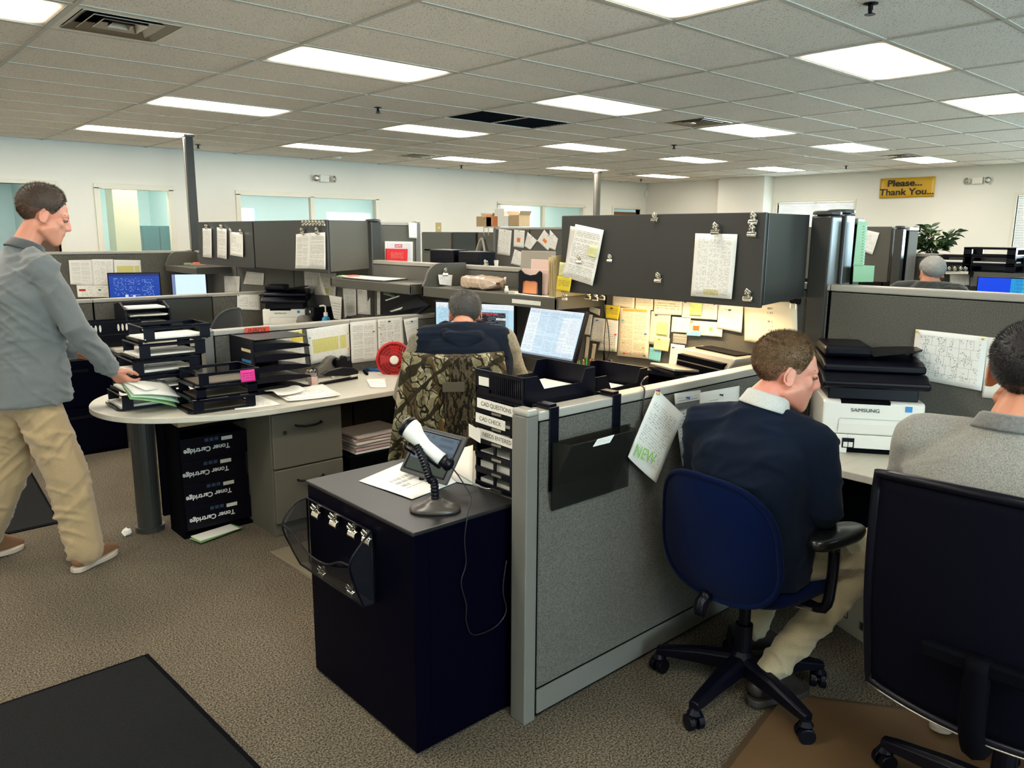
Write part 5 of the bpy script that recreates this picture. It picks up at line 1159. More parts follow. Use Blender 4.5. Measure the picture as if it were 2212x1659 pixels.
# scanner
t = thing('barcode_scanner', 'white and black handheld barcode scanner resting in the gooseneck stand', 'scanner', (1.39, 2.0, .95))
dv = V((.10,-.205,-.14)).normalized()   # axis from head to butt
hp = V((1.40,2.06,.99)); sx_ = dv; up_ = V((-.25,.3,.9))
Sm = frame(hp, dv, V((0,0,1))); # x along axis, y up-ish, z side
q = MB(Sm)
def ovr(x, cy_, ry, rzz, n=20): return [(x, cy_+ry*math.cos(2*PI*i/n), rzz*math.sin(2*PI*i/n)) for i in range(n)]
def loft(q, rings, m=0):
    n = len(rings[0]); vs = sum(rings, []); P_ = len(rings)
    fs = [(j*n+i, j*n+(i+1)%n, (j+1)*n+(i+1)%n, (j+1)*n+i) for j in range(P_-1) for i in range(n)]+[tuple(range(n-1,-1,-1)), tuple(range((P_-1)*n,P_*n))]
    q.add(vs, fs, None, m)
loft(q, [ovr(-.012,.004,.026,.034), ovr(.0,.006,.034,.040), ovr(.02,.004,.034,.038), ovr(.045,-.004,.026,.029), ovr(.08,-.010,.021,.023), ovr(.13,-.012,.021,.022), ovr(.155,-.012,.023,.023)])
q.build('white_shell', K['white2'], t, smooth=True)
q = MB(Sm); loft(q, [ovr(-.018,.006,.028,.037), ovr(-.010,.006,.037,.044), ovr(.002,.004,.037,.043), ovr(.004,.004,.030,.038)]); q.build('bumper', K['black'], t, smooth=True)
q = MB(Sm); q.cyl((-.021,.006,0),(-.018,.006,0),.026,n=20); q.build('window', K['white'], t)
q = MB(Sm); loft(q, [ovr(.153,-.012,.0245,.0245), ovr(.185,-.012,.022,.022), ovr(.192,-.012,.012,.012)]); q.build('butt', K['black'], t, smooth=True)
q = MB(Sm); loft(q, [ovr(.03,-.026,.016,.018), ovr(.06,-.035,.010,.014), ovr(.10,-.036,.012,.018), ovr(.16,-.030,.014,.018)]); q.build('trigger_underside', K['black'], t, smooth=True)
q = MB(Sm); q.tube([(.02,-.03,-.02),(.03,-.05,-.022),(.06,-.06,0),(.03,-.05,.022),(.02,-.03,.02)], .005, 8); q.build('cradle_ring', K['black'], t, smooth=True)
bt = Sm @ V((.192,-.012,0))
q = MB(); q.tube(catmull([tuple(bt),(1.475,1.885,.85),(1.475,1.83,.80),(1.44,1.802,.76),(1.425,1.80,.68),(1.43,1.80,.60),(1.41,1.80,.54),(1.43,1.80,.46),(1.43,1.80,.40),(1.46,1.80,.345),(1.55,1.80,.34),(1.60,1.80,.38),(1.585,1.80,.46),(1.60,1.80,.56)], 6), .0022, 6); q.build('cord', K['cord'], t, smooth=True)
t = thing('charging_cable', 'thin grey charging cable from the tablet to the cabinet back', 'cable', (1.6, 2.1, ZT))
q = MB(); q.tube(catmull([(1.60,2.07,.80),(1.60,2.04,.795),(1.63,2.01,.77),(1.655,1.985,.752),(1.67,1.96,.752)], 5), .002, 6); q.build('wire', K['steel'], t, smooth=True)
# mesh wall file on the cabinet side
K['mesh'] = mat('black wire mesh', (.008,.008,.012), .4, alpha=.55)
t = thing('mesh_wall_file', 'black wire mesh file pocket hung by four clips on the cabinet', 'file holder', (1.2, 2.24, .6))
xw = 1.236
A_, B_ = (xw, 2.47, .685), (xw, 2.04, .685)
fr = 1.155
q = MB(); q.tube([A_, B_, (xw,2.04,.44), (xw,2.47,.44)], .004, 6, closed=True)
q.tube(catmull([(xw,2.47,.685),(1.195,2.485,.665),(fr-.01,2.485,.60),(fr+.02,2.475,.50),(1.20,2.47,.44)], 5), .0035, 6); q.tube(catmull([(xw,2.04,.685),(1.195,2.025,.665),(fr-.01,2.025,.60),(fr+.02,2.035,.50),(1.20,2.04,.44)], 5), .0035, 6)
q.tube(catmull([(fr-.01,2.485,.60),(fr-.002,2.42,.585),(fr+.0,2.33,.545),(fr,2.20,.545),(fr-.002,2.10,.585),(fr-.01,2.025,.60)], 5), .0035, 6); q.tube([(1.20,2.47,.44),(1.20,2.04,.44)], .0035, 6)
q.build('wire_frame', K['black'], t, smooth=True)
q = MB(); q.sheet(lambda u, v: V((1.20*(1-v)+(fr)*v-.012*math.sin(v*PI), 2.475-.44*u, .44+v*(.145-.045*math.sin(u*PI)))), 12, 6); q.add([(xw,2.47,.44),(xw,2.04,.44),(1.20,2.04,.44),(1.20,2.47,.44)], [(0,1,2,3)]); q.build('mesh_front', K['mesh'], t, smooth=True)
for yy in (2.478, 2.032):
    q = MB(); q.add([(xw,yy,.685),(xw,yy,.44),(1.20,yy,.44),(1.17,yy,.52),(fr-.005,yy,.60),(1.195,yy,.665)], [(0,1,2,3,4,5)]); q.build('mesh_side', K['mesh'], t)
for i, (px, py) in enumerate([(688,1097),(727,1116),(767,1138),(798,1152)]): clip(onx(px,py,1.236), PI, 1.15, '%s chrome clip holding the mesh pocket, counted from the file cabinet' % ('first','second','third','fourth')[i], 'four chrome clips on the mesh pocket')
for i, (px, py) in enumerate([(700,1252),(762,1295)]): clip(V((1.222, onx(px,py,1.22).y, .462)), PI, 1.0, 'chrome clip lying in the mesh pocket, %s' % ('left one','right one')[i], 'chrome clips in the mesh pocket')
# ================================================================== WALL FILE ON THE NEAR PARTITION
yf = 1.742-.035
t = thing('partition_wall_file', 'smoked acrylic wall file hanging from two black straps on the partition', 'file holder', (1.9, 1.65, .95))
for x in (1.715, 2.02):
    q = MB(); q.box(x-.021,yf-.006,.90 if x > 1.9 else .80,x+.021,yf-.002,1.078); q.box(x-.021,yf-.006,1.074,x+.021,1.742+.042,1.079); q.box(x-.021,1.742+.037,1.0,x+.021,1.742+.042,1.079); q.box(x-.017,yf+.002,1.079,x+.017,yf+.06,1.088); q.build('strap', K['black'], t, bevel=.002)
def wf(u): return 1.70+u*.44
q = MB(); q.box(1.705,yf-.010,.735,2.09,yf-.006,.965); q.build('back_plate', K['smoke'], t)
x0, x1 = 1.705, 2.135
q = MB(); FQ = [tuple(ony(1195,1052,1.672)),tuple(ony(1325,1018,1.672)),tuple(ony(1376,928,1.60)),tuple(ony(1237,962,1.60))]; q.add(FQ, [(0,1,2,3)]); q.build('front_plate', K['smoke'], t, solid=.004)
for k, pts_ in enumerate(([(x0,yf-.01,.735),FQ[0],FQ[3],(x0,yf-.01,.965)], [(FQ[1][0]+.02,yf-.01,.735),FQ[1],FQ[2],(FQ[2][0]+.06,yf-.01,.965)])):
    q = MB(); q.add(pts_, [(0,1,2,3)]); q.build('side_plate', K['smoke'], t, solid=.003)
q = MB(); q.add([(x0,yf-.01,.735),(FQ[1][0]+.02,yf-.01,.735),FQ[1],FQ[0]], [(0,1,2,3)]); q.build('bottom_plate', K['smoke'], t, solid=.003)
LQ = [ony(1281,957,1.597),ony(1322,945,1.597),ony(1328,938,1.592),ony(1289,950,1.592)]
LQ = [ony(1281,965,1.594),ony(1317,956,1.594),ony(1327,939,1.590),ony(1291,949,1.590)]
q = MB(); q.add([tuple(p) for p in LQ], [(0,1,2,3)], [[(0,0),(1,0),(1,1),(0,1)]]); q.build('label', PG['sparse'], t, solid=.0015)
# papers on the near partition
yq = yf-.004
pinned([ony(1417,840,yq-.02),ony(1476,897,yq-.05),ony(1409,1041,yq-.05),ony(1348,985,yq-.02)], PG['new'], 'long printed sheet with green handwritten NEW, pinned by one corner', curl=.02, pins=[(.02,.985,'pinpur'),(.05,.95,'pinyel')])
tn = [o for o in C.objects if o.get('label', '').startswith('long printed sheet with green')][0]
A1 = [ony(1417,840,yq-.055),ony(1476,897,yq-.085),ony(1409,1041,yq-.085),ony(1348,985,yq-.055)]
ux = (A1[1]-A1[0]).normalized(); uy = (A1[0]-A1[3]).normalized()
nz = ux.cross(uy).normalized()
cN = (A1[3]+A1[2])/2+uy*.055
Mn = frame(cN, ux+V((0,0,.22)), uy); 
lettering('NEW', .062, Mn, mat('green marker ink', (.25,.55,.10), .7), tn, name='handwriting', ext=.0004, squash=.75)
pinned([ony(1455,850,yq-.01),ony(1512,842,yq-.005),ony(1510,985,yq-.004),ony(1466,1006,yq-.02)], PG['band'], 'procedure sheet with grey bands pinned behind the man in navy', curl=.015, pins=[(.45,.92,'pinblue')])
pinned([ony(1510,848,yq-.006),ony(1596,833,yq-.006),ony(1590,930,yq-.01),ony(1508,950,yq-.006)], PG['sparse'], 'second white sheet above the navy shoulder, pinned in black', curl=.015, pins=[(.5,.88,'pinblk')])
# plan on the tall partition
xp = SX-.045
pinned(onwall([(1979,711),(2135,728),(2121,844),(1967,815)], xp), PG['plan'], 'large floor plan drawing pinned behind the laser printer', curl=.004, pins=[(.03,.96,'pinyel'),(.95,.96,'pinyel')])
pinned(onwall([(2130,728),(2175,731),(2165,862),(2122,858)], xp+.002), PG['blank'], 'blank sheet behind the floor plan, half hidden by dark hair', curl=.002)
t = thing('paper_pile', 'white crumpled papers on the desk right of the laser printer', 'papers', (3.3, 1.0, DZ))
q = MB(TR(3.30,1.05,DZ+.10)); q.sheet(lambda u, v: V(((u-.5)*.22,(v-.5)*.2,.02*math.sin(u*6)*math.cos(v*4)+.01)), 10, 10); q.build('top_sheet', PG['blank'], t, smooth=True, solid=.003)
q = MB(TR(3.30,1.05,DZ)); q.box(-.11,-.1,0,.11,.1,.045); q.build('lower_papers', PG['blank'], t); q = MB(TR(3.30,1.05,DZ)); q.box(-.10,-.095,.046,.11,.1,.098); q.build('folder_bundle', K['tan'], t)
t = thing('file_sorter', 'black upright wire file sorter behind the grey sweater shoulder', 'organizer', (3.36, .84, DZ)); q = MB(); 
for k in range(4): q.box(3.28,.76+k*.045,DZ+.005,3.42,.765+k*.045,DZ+.165)
q.box(3.28,.76,DZ,3.42,.90,DZ+.006); q.build('dividers', K['black'], t); q = MB(); q.box(3.285,.775,DZ+.008,3.41,.79,DZ+.17); q.build('folder', K['white'], t)
# box under desk
t = thing('cardboard_box', 'white printed carton on the floor under the printer desk', 'box', (3.2, 1.1, 0))
Bm = Matrix.Translation((3.13,1.13,0)) @ rz(-.42)
q = MB(Bm); q.box(-.15,-.17,0,.15,.17,.30); q.build('carton', mat('off white carton', (.50,.46,.36), .7), t, bevel=.003)
q = MB(Bm); q.box(-.153,-.173,.22,.153,.173,.305); q.build('lid', mat('off white carton lid', (.52,.48,.38), .7), t, bevel=.003)
q = MB(Bm); q.box(-.152,-.05,.15,-.149,.02,.175); q.build('hand_hole', K['blackm'], t)
lettering('109', .05, Bm @ facing((-.1515,-.035,.10), PI), INK, t, ext=.0003)
q = MB(Bm)
for k in range(14): q.box(-.1525,.03-k*.007,.05,-.1505,.03-k*.007-(.002,.004,.003)[k%3],.082)
q.build('barcode', INK, t); t.children[-1]['kind'] = 'stuff'
q = MB(Bm); q.tube([(-.152,.12,.06),(-.152,.10,.06),(-.152,.10,.085),(-.152,.115,.10),(-.152,.13,.085),(-.152,.12,.085)], .002, 4); q.build('tree_mark', INK, t)
# ================================================================== ITEMS ON THE SHELVES
SZ = 1.2635
t = thing('plastic_bag', 'crinkled clear plastic bag package lying on the shelf beside the curved end', 'bag', (3.28, 4.0, SZ))
K['bag'] = mat('thin peach plastic bag', (.62,.46,.33), .16, alpha=.93, coat=.6)
q = MB(Matrix.Translation((3.27,3.93,SZ)) @ rz(PI/2-.1)); nU, nV = 26, 14
def PB(u, v):
    a = 2*PI*v; x = (u-.5)*.36; e = max(.2, 1-abs(2*u-1)**9); r_ = V((x, .085*e*math.copysign(abs(math.cos(a))**.4, math.cos(a)), .042+.040*e*math.copysign(abs(math.sin(a))**.45, math.sin(a))))
    k = noise.noise(V((x*22, a*2.2, 1)))*.010+noise.noise(V((x*60, a*5, 3)))*.004
    r_ += V((0, math.cos(a), math.sin(a)))*k; r_.z = max(r_.z, .001); return r_
q.sheet(PB, nU, nV); q.build('wrapper', K['bag'], t, smooth=False)
q = MB(Matrix.Translation((3.27,3.73,SZ+.06))); q.tube(catmull([(0,.0,0),(.0,-.03,.02),(-.02,-.05,.012),(.0,-.03,-.01),(.01,0,.0)], 5), .008, 6); q.build('knot', K['bag'], t, smooth=True)
# black file rack with pink papers
t = thing('file_rack', 'black curved book end rack holding pale pink papers on the shelf', 'organizer', (3.22, 3.36, SZ))
def m_shape(x, yc, w, h):
    q = MB(TR(x, yc, SZ)); p = [(-w/2,0),(-w/2,h),(-w/2+.02,h+.01),(-w*.25,h-.012),(0,h-.02),(w*.25,h-.012),(w/2-.02,h+.01),(w/2,h),(w/2,0),(w/2-.03,0),(w/2-.035,h*.55),(w*.2,h*.62),(0,h*.6),(-w*.2,h*.62),(-w/2+.035,h*.55),(-w/2+.03,0)]
    q.prism([(a, b_) for a, b_ in p], -.004, .004, ax='x'); return q
m_shape(3.165,3.36,.20,.135).build('front_plate', K['black'], t, bevel=.003)
m_shape(3.26,3.36,.20,.15).build('rear_plate', K['black'], t, bevel=.003)
q = MB(); q.box(3.165,3.28,SZ,3.28,3.44,SZ+.004); q.build('base', K['black'], t)
for i, (x, yc, w_, h_, k, lab) in enumerate([(3.19,3.35,.23,.145,'pinkpage','pink folded papers held in the curved black rack'),(3.235,3.33,.21,.20,'pinkpage','tall pale pink form standing at the back of the black rack'),(3.175,3.375,.12,.085,'orangec','orange card in the front of the curved black rack')]):
    tt = thing('paper_bundle', lab, 'papers', (x, yc, SZ+.005)); q = MB(facing((x, yc, SZ+.006+h_/2), PI, .06)); q.box(-w_/2,-h_/2,-.006,w_/2,h_/2,0)
    q.build('bundle', mat('card %d' % i, (.80,.45,.28) if k == 'orangec' else (.74,.52,.44), .7), tt, bevel=.003); q = MB(facing((x, yc, SZ+.006+h_/2), PI, .06)); q.sheet(lambda u, v: V(((u-.5)*w_*.97,(v-.5)*h_*.97,.0008)), 1, 1); q.build('top_page', PG['pinkpage'] if k != 'orangec' else PG['orangec'], tt)
t = thing('document_holder', 'grey document stand rising behind the pink papers', 'document stand', (3.40, 3.56, SZ)); q = MB(facing((3.415, 3.565, SZ+.125), PI, .05)); q.box(-.155,-.12,-.006,.155,.125,0); q.build('board', mat('grey beige board', (.36,.33,.27), .6), t, bevel=.006); q = MB(); q.box(3.36,3.45,SZ,3.44,3.68,SZ+.012); q.build('foot', K['black'], t)
t = thing('file_folders', 'yellow manila folders standing at the end of the shelf', 'folders', (3.2, 3.13, SZ))
for k in range(5):
    q = MB(TR(0,0,SZ)); yy = 3.10+k*.013; q.add([(3.12,yy,0),(3.40,yy,0),(3.40,yy+.02,.23),(3.13,yy+.012+.01*math.sin(k*2),.235-.01*(k%3))], [(0,1,2,3)]); q.build('folder', mat('manila %d' % k, ((.62,.50,.24),(.66,.55,.28),(.58,.44,.20),(.68,.60,.40),(.60,.47,.22))[k], .7), t, solid=.0025)
t = thing('small_bottle', 'tiny white correction bottle and box on the front of the shelf', 'bottle', (3.13, 3.53, SZ)); q = MB(TR(3.13,3.53,SZ)); q.lathe([(.013,0),(.014,.025),(.009,.032),(.009,.045)],14); q.build('body', K['white'], t, smooth=True); q = MB(TR(3.13,3.47,SZ)); q.box(-.012,-.03,0,.012,.03,.018); q.build('carton', PG['warm'], t)
flat('thin papers lying along the front of the shelf below the manila folders', [(1125,630),(1200,636),(1205,645),(1110,636)], 'blank', z=SZ)
# shelf of second workstation
flat('white papers on the open shelf beyond the curved end', [(765,596),(878,604),(830,609),(735,600)], 'blank', z=SZ, n=3, step=.004)
def packet(p, c, lab, s=1):
    t = thing('label_packet', lab, 'packet', p); q = MB(TR(*p)); q.box(-.05*s,-.05*s,0,.05*s,.05*s,.022*s); q.build('sleeve', K['clear'], t, bevel=.003)
    q = MB(TR(*p)); q.box(-.035*s,-.035*s,.004,.035*s,.035*s,.025*s); q.build('contents', mat('packet '+lab[:12], c, .5), t, bevel=.004)
pk = onz(742,600,SZ); packet(tuple(pk), (.35,.75,.15), 'green packet on the shelf beyond the curved end', .8); pk = onz(762,601,SZ); packet(tuple(pk), (.85,.13,.04), 'orange packet beside the green one, beyond the curved end')
pk = onz(403,572,1.237); packet((pk.x,pk.y,1.237), (.35,.75,.15), 'green packet on the small curved shelf'); pk = onz(428,573,1.237); packet((pk.x,pk.y,1.237), (.85,.13,.04), 'orange packet on the small curved shelf', 1.3)
# spine ledge: red brochure in frame
yb = 5.645-.035
t = thing('picture_frame', 'white framed print behind the red brochure', 'frame', (3.7, 5.58, 1.4))
F4 = [ony(831,521,5.60),ony(891,522,5.60),ony(891,566,5.60),ony(832,563,5.60)]
q = MB(); q.add([tuple(p) for p in F4], [(0,1,2,3)]); q.build('frame', K['white'], t, solid=.012)
c_ = sum(F4, V())/4; q = MB(); q.add([tuple(c_+(p-c_)*.84+V((0,-.008,0))) for p in (F4[3],F4[2],F4[1],F4[0])], [(0,1,2,3)], [[(0,0),(1,0),(1,1),(0,1)]]); q.build('print', page('frame print', base=(.62,.60,.62), lines=5, acc=[(.3,.72,.62,.92,(.6,.03,.04)),(.33,.76,.59,.88,(.8,.75,.75))], strength=.1), t, solid=.002)
lettering('MGL', .028, facing(tuple(ony(862,531,5.588)), -PI/2), mat('red print', (.5,.02,.03), .6), t, ext=.0003, squash=1.2)
t = thing('brochure', 'red brochure leaning in front of the white frame', 'brochure', (3.68, 5.55, 1.4)); B4 = [ony(834,565,5.565),ony(879,566,5.565),ony(880,538,5.575),ony(834,537,5.575)]
q = MB(); q.add([tuple(p) for p in B4], [(0,1,2,3)], [[(0,0),(1,0),(1,1),(0,1)]]); q.build('cover', PG['brochure'], t, solid=.012)
pinned([ony(882,481,5.60),ony(900,482,5.60),ony(900,515,5.60),ony(883,514,5.60)], PG['sparse'], 'small white sheet on the tall blue grey panel', curl=.002)
# papers on the spine under shelves/cabinets in the second workstation
G5 = 'papers pinned under the far cabinets'
for pts, k, lab in [([(484,595),(519,597),(518,630),(487,632)],'form','small form pinned in shade under the farther cabinet'),([(533,586),(571,590),(570,616),(527,613)],'text','tilted sheet pinned in shade above the black printer trays'),
    ([(657,583),(690,585),(716,600),(705,640),(660,632)][0:2]+[(706,638),(660,632)],'text2','grey photocopy pinned below the long papers'),([(690,588),(727,590),(726,640),(676,636)],'yelpatch','photocopy with a yellow patch below the long papers'),
    ([(741,622),(770,624),(771,680),(746,686)],'text2','narrow list hanging under the open shelf'),([(772,622),(800,626),(802,680),(774,678)],'form','second narrow list hanging under the open shelf'),([(815,628),(822,629),(823,680),(816,680)],'sparse','thin strip of paper hanging under the open shelf')]:
    pinned(onwall(pts, xb), PG[k], lab, curl=.004, group=G5)
# calendar stand, sanitizer, tissue, scissors
t = thing('calendar', 'small white wall calendar grid beside the sanitizer bottle', 'calendar', (3.3, 5.7, DZ)); pp = onwall([(711,638),(738,642),(736,690),(722,688)], 3.32)
q = MB(); q.add([tuple(p) for p in (pp[3],pp[2],pp[1],pp[0])], [(0,1,2,3)], [[(0,0),(1,0),(1,1),(0,1)]]); q.build('page', PG['cal'], t, solid=.004)
q = MB(); q.cyl((pp[2].x+.01,pp[2].y,DZ),(pp[1].x+.01,pp[1].y,pp[1].z-.02),.004,n=6); q.box(pp[2].x-.03,pp[2].y-.05,DZ,pp[2].x+.05,pp[2].y+.05,DZ+.006); q.build('stand', K['black'], t)
p_ = onx(704,690,3.15); X_, Y_ = p_.x, p_.y
t = thing('sanitizer_bottle', 'blue hand sanitizer bottle with white pump', 'bottle', (X_, Y_, DZ)); q = MB(TR(X_,Y_,DZ)); q.lathe([(.034,0),(.036,.01),(.036,.16),(.030,.19),(.014,.205)],18); q.build('bottle', mat('blue gel', (.01,.22,.42), .15), t, smooth=True)
q = MB(TR(X_,Y_,DZ+.205)); q.cyl((0,0,0),(0,0,.03),.017,n=14); q.cyl((0,0,.03),(0,0,.085),.006,n=8); q.tube([(0,0,.08),(-.01,.015,.088),(-.03,.04,.082)], .007, 6); q.build('pump', K['white'], t)
t = thing('tissue_box', 'tissue box with white tissue pulled up by the sanitizer', 'box', (X_, Y_-.15, DZ)); q = MB(TR(X_+.02,Y_-.16,DZ)); q.box(-.06,-.1,0,.06,.1,.10); q.build('carton', K['tbar'], t); q = MB(TR(X_+.02,Y_-.16,DZ+.1)); q.lathe([(.03,0),(.02,.03),(.025,.05),(.006,.08)],7); q.build('tissue', K['white'], t)
t = thing('pen_cup', 'black cup with scissors and pens under the narrow lists', 'pen holder', (3.15, 5.4, DZ)); p_ = onx(762,690,3.15); q = MB(TR(p_.x,p_.y,DZ)); q.lathe([(.05,0),(.052,.17),(.045,.17)],16); q.build('cup', K['black'], t)
for k, (a_, b_) in enumerate(((-.03,.03),(.02,.05),(.05,.0))):
    q = MB(TR(p_.x,p_.y,DZ+.18)); q.cyl((0,0,-.1),(a_*.3,b_,.03),.006,n=8); q.build('pen', K['black'], t)
q = MB(TR(p_.x-.01,p_.y+.04,DZ+.20)); 
for s_ in (-.018,.018): q.tube([(0,s_+.016*math.cos(a),.016+.020*math.sin(a)) for a in [2*PI*k/12 for k in range(12)]], .004, 6, closed=True)
q.build('scissor_handles', K['black'], t)
t = thing('speaker', 'black desk gadget with white logo dot beside the second printer', 'speaker', (3.15, 6.1, DZ)); p_ = onx(690,690,3.34); q = MB(TR(p_.x,p_.y,DZ)); q.box(-.09,-.07,0,.09,.07,.24); q.build('cabinet', K['black'], t, bevel=.01); q = MB(facing((p_.x-.092,p_.y-.01,DZ+.2),PI)); q.cyl((0,0,0),(0,0,.002),.012,n=12); q.build('dot', K['white'], t)
t = thing('desk_caddy', 'grey rounded desktop caddy next to the black gadget', 'organizer', (3.0, 6.0, DZ)); q = MB(TR(p_.x-.16,p_.y-.03,DZ)); q.lathe([(.07,0),(.07,.13),(.055,.165),(.02,.175)],18); q.build('body', mat('taupe plastic', (.16,.145,.12), .5), t, smooth=True)
t = thing('wall_file', 'black hanging file tray with green papers under the open shelf', 'file holder', (3.2, 4.7, 1.1))
q = MB(); a_ = onx(826,632,3.40); q.add([tuple(onx(824,628,3.44)),tuple(onx(905,640,3.2)),tuple(onx(930,660,3.1)),tuple(onx(905,677,3.1)),tuple(onx(824,680,3.44))], [(0,1,2,3,4)]); q.build('tray_body', K['black'], t, solid=.02)
q = MB(); q.add([tuple(onx(828,627,3.42)),tuple(onx(860,634,3.38)),tuple(onx(850,641,3.30)),tuple(onx(828,635,3.36))], [(0,1,2,3)]); q.build('green_papers', mat('mint paper', (.45,.62,.50), .7), t, solid=.004)
q = MB(); q.add([tuple(onx(862,638,3.18)),tuple(onx(832,648,3.25)),tuple(onx(834,650,3.25)),tuple(onx(862,641,3.18))], [(0,1,2,3)]); q.add([tuple(onx(842,672,3.2)),tuple(onx(870,663,3.1)),tuple(onx(866,668,3.1)),tuple(onx(846,674,3.2))], [(0,1,2,3)]); q.build('white_papers', PG['blank'], t, solid=.003)
# papers in the far-left workstation
G6 = 'lists pinned in the farthest left workstation'
def yw(pts, k, lab): pinned([ony(a, b_, 9.515) for a, b_ in pts], PG[k], lab, curl=.004, group=G6)
yw([(148,562),(198,561),(203,617),(152,614)], 'text2', 'printed list pinned nearest the walking man shoulder')
yw([(198,560),(244,560),(248,616),(203,617)], 'form', 'printed form pinned between the list and the yellow table')
yw([(245,561),(303,562),(306,598),(248,604)], 'yellowtable', 'sheet with yellow table pinned above the blue screen')
yw([(165,616),(248,617),(250,642),(168,642)], 'redform', 'sheet with red mark pinned low beside the walking man')
yw([(249,616),(276,614),(278,640),(250,642)], 'form', 'narrow form pinned left of the blue screen')
pinned([ony(512,637,7.055),ony(561,636,7.055),ony(562,670,7.055),ony(512,668,7.055)], PG['sparse'], 'white sheet with two black pins on the second partition', curl=.003, pins=[(.04,.95,'pinblk'),(.95,.95,'pinblk')])
# items of second workstation: sorter, keyboard shelf organizer, books
t = thing('desktop_sorter', 'tall black sorter with white papers on the second workstation', 'organizer', (2.05, 6.8, DZ))
q = MB(); q.prism([(6.68,DZ),(7.0,DZ),(7.0,1.03),(6.86,1.05),(6.72,1.0)], 1.86, 1.875, ax='x'); q.prism([(6.68,DZ),(7.0,DZ),(7.0,1.03),(6.86,1.05),(6.72,1.0)], 2.20, 2.215, ax='x'); q.build('side_panel', K['black'], t); t.children[-1]['kind'] = 'stuff'
q = MB(); q.box(1.875,6.98,DZ,2.2,6.995,1.04); q.build('back_panel', K['black'], t)
for k in range(5): q = MB(); q.box(1.875,6.70,DZ+.02+k*.06,2.2,6.98,DZ+.026+k*.06); q.build('shelf_plate', K['black'], t)
for k in (1,2,3,4): sheets(2.04, 6.82, DZ+.027+k*.06, .28, .24, .012, 0, 'white papers on the %s shelf of the tall black sorter' % ('','lowest','second','third','top')[k], grp='papers in the tall black sorter', n=2)
t = thing('slotted_organizer', 'low black organizer with oval slots behind the walking man arm', 'organizer', (1.72, 6.6, DZ)); q = MB(); q.box(1.52,6.52,DZ,1.92,6.72,DZ+.10); q.build('drawer_body', K['black'], t, bevel=.004); q = MB(); q.box(1.52,6.52,DZ+.10,1.92,6.525,DZ+.20); q.box(1.52,6.715,DZ+.10,1.92,6.72,DZ+.20); q.box(1.52,6.52,DZ+.1,1.525,6.72,DZ+.2); q.box(1.915,6.52,DZ+.1,1.92,6.72,DZ+.2); q.build('upper_bin', K['black'], t)
for k, x in enumerate((1.56,1.59,1.62,1.75,1.78,1.81)): q = MB(); q.prism([(x+.008*math.cos(a),DZ+.15+.028*math.sin(a)) for a in [2*PI*j/12 for j in range(12)]], 6.5185, 6.5205, ax='y'); q.build('slot', K['white2'], t)
# mail near 745: papers in dark under the desk
t = thing('paper_stack', 'messy stack of newspapers on a low shelf in the dark knee space', 'papers', (2.4, 4.0, .3)); 
for k in range(6): q = MB(Matrix.Translation((2.40,3.95,.36+k*.018)) @ rz(.1*math.sin(k*3))); q.box(-.17,-.13,0,.17,.13,.012); q.build('newspaper', [PG['blank'], mat('newsprint', (.5,.45,.42), .8), mat('pink newsprint', (.6,.42,.40), .8)][(k*2)%3], t)
q = MB(); q.box(2.18,3.80,0,2.62,4.2,.355); q.build('low_stand', K['blackm'], t)

# ================================================================== BEYOND THE SPINE
K['fileg'] = mat('olive file cabinet', (.115,.105,.082), .45)
def lateral(x0, y0, x1, y1, h, lab, n=5, mt='fileg'):
    t = thing('lateral_file', lab, 'cabinet', ((x0+x1)/2, (y0+y1)/2, 0), 0, 'tall lateral file cabinets'); q = MB(); q.box(x0+.015,y0,0,x1,y1,h); q.build('body', K[mt], t, bevel=.003)
    for k in range(n):
        z0, z1 = .05+k*(h-.06)/n, .05+(k+1)*(h-.06)/n; q = MB(); q.box(x0,y0+.01,z0+.004,x0+.016,y1-.01,z1-.004); o = q.build('drawer', K[mt], t, bevel=.002)
        q = MB(); q.box(x0-.004,y0+.08,z0+.03,x0+.002,y1-.08,z0+.055); q.build('pull', K['blackm'], o)
lateral(7.5, 9.75, 7.95, 10.55, 1.635, 'olive lateral file cabinet left of the dark one, under the brass switch')
lateral(7.5, 9.15, 7.95, 9.72, 1.635, 'near black tall cabinet between two olive file cabinets', 1, 'dkmetal')
lateral(7.5, 8.45, 7.95, 9.12, 1.635, 'olive lateral file cabinet next to the hanging grey bag')
# spine 2
panel_run('spine_partition', 'second spine partition beyond the first workstations', 'y', 7.2, -2.2, 6.85, 1.47, (.4,1.7,3.0,4.4,5.6), False, False, .04)
panel_run('tall_partition', 'tall partition covered with white sheets and orange tabs', 'y', 7.2, 6.87, 8.36, 1.70, (7.62,), True, True, .04)
x7 = 7.2-.045
G7 = 'white sheets on the tall partition'
for pts, k, lab in [([(1078,494),(1106,498),(1102,553),(1074,549)],'form','long sheet left of the orange tabbed sheets'),([(1111,496),(1134,498),(1132,536),(1110,533)],'taborange','upright sheet with orange tab'),([(1140,501),(1161,520),(1146,540),(1133,532)],'sparse','diamond tilted sheet between the orange tabs'),
    ([(1176,496),(1196,520),(1184,542),(1161,520)],'taborange','diamond tilted sheet with orange tab'),([(1188,496),(1206,516),(1200,541),(1186,535)],'sparse','overlapping tilted sheet right of the orange tab'),([(1112,538),(1127,545),(1126,575),(1104,570)],'sparse','lower sheet peeking above the document stand')]:
    pinned([onx(a, b_, x7) for a, b_ in pts], PG[k], lab, curl=.003, group=G7, pins=[(.5,.95,'pinblk')])
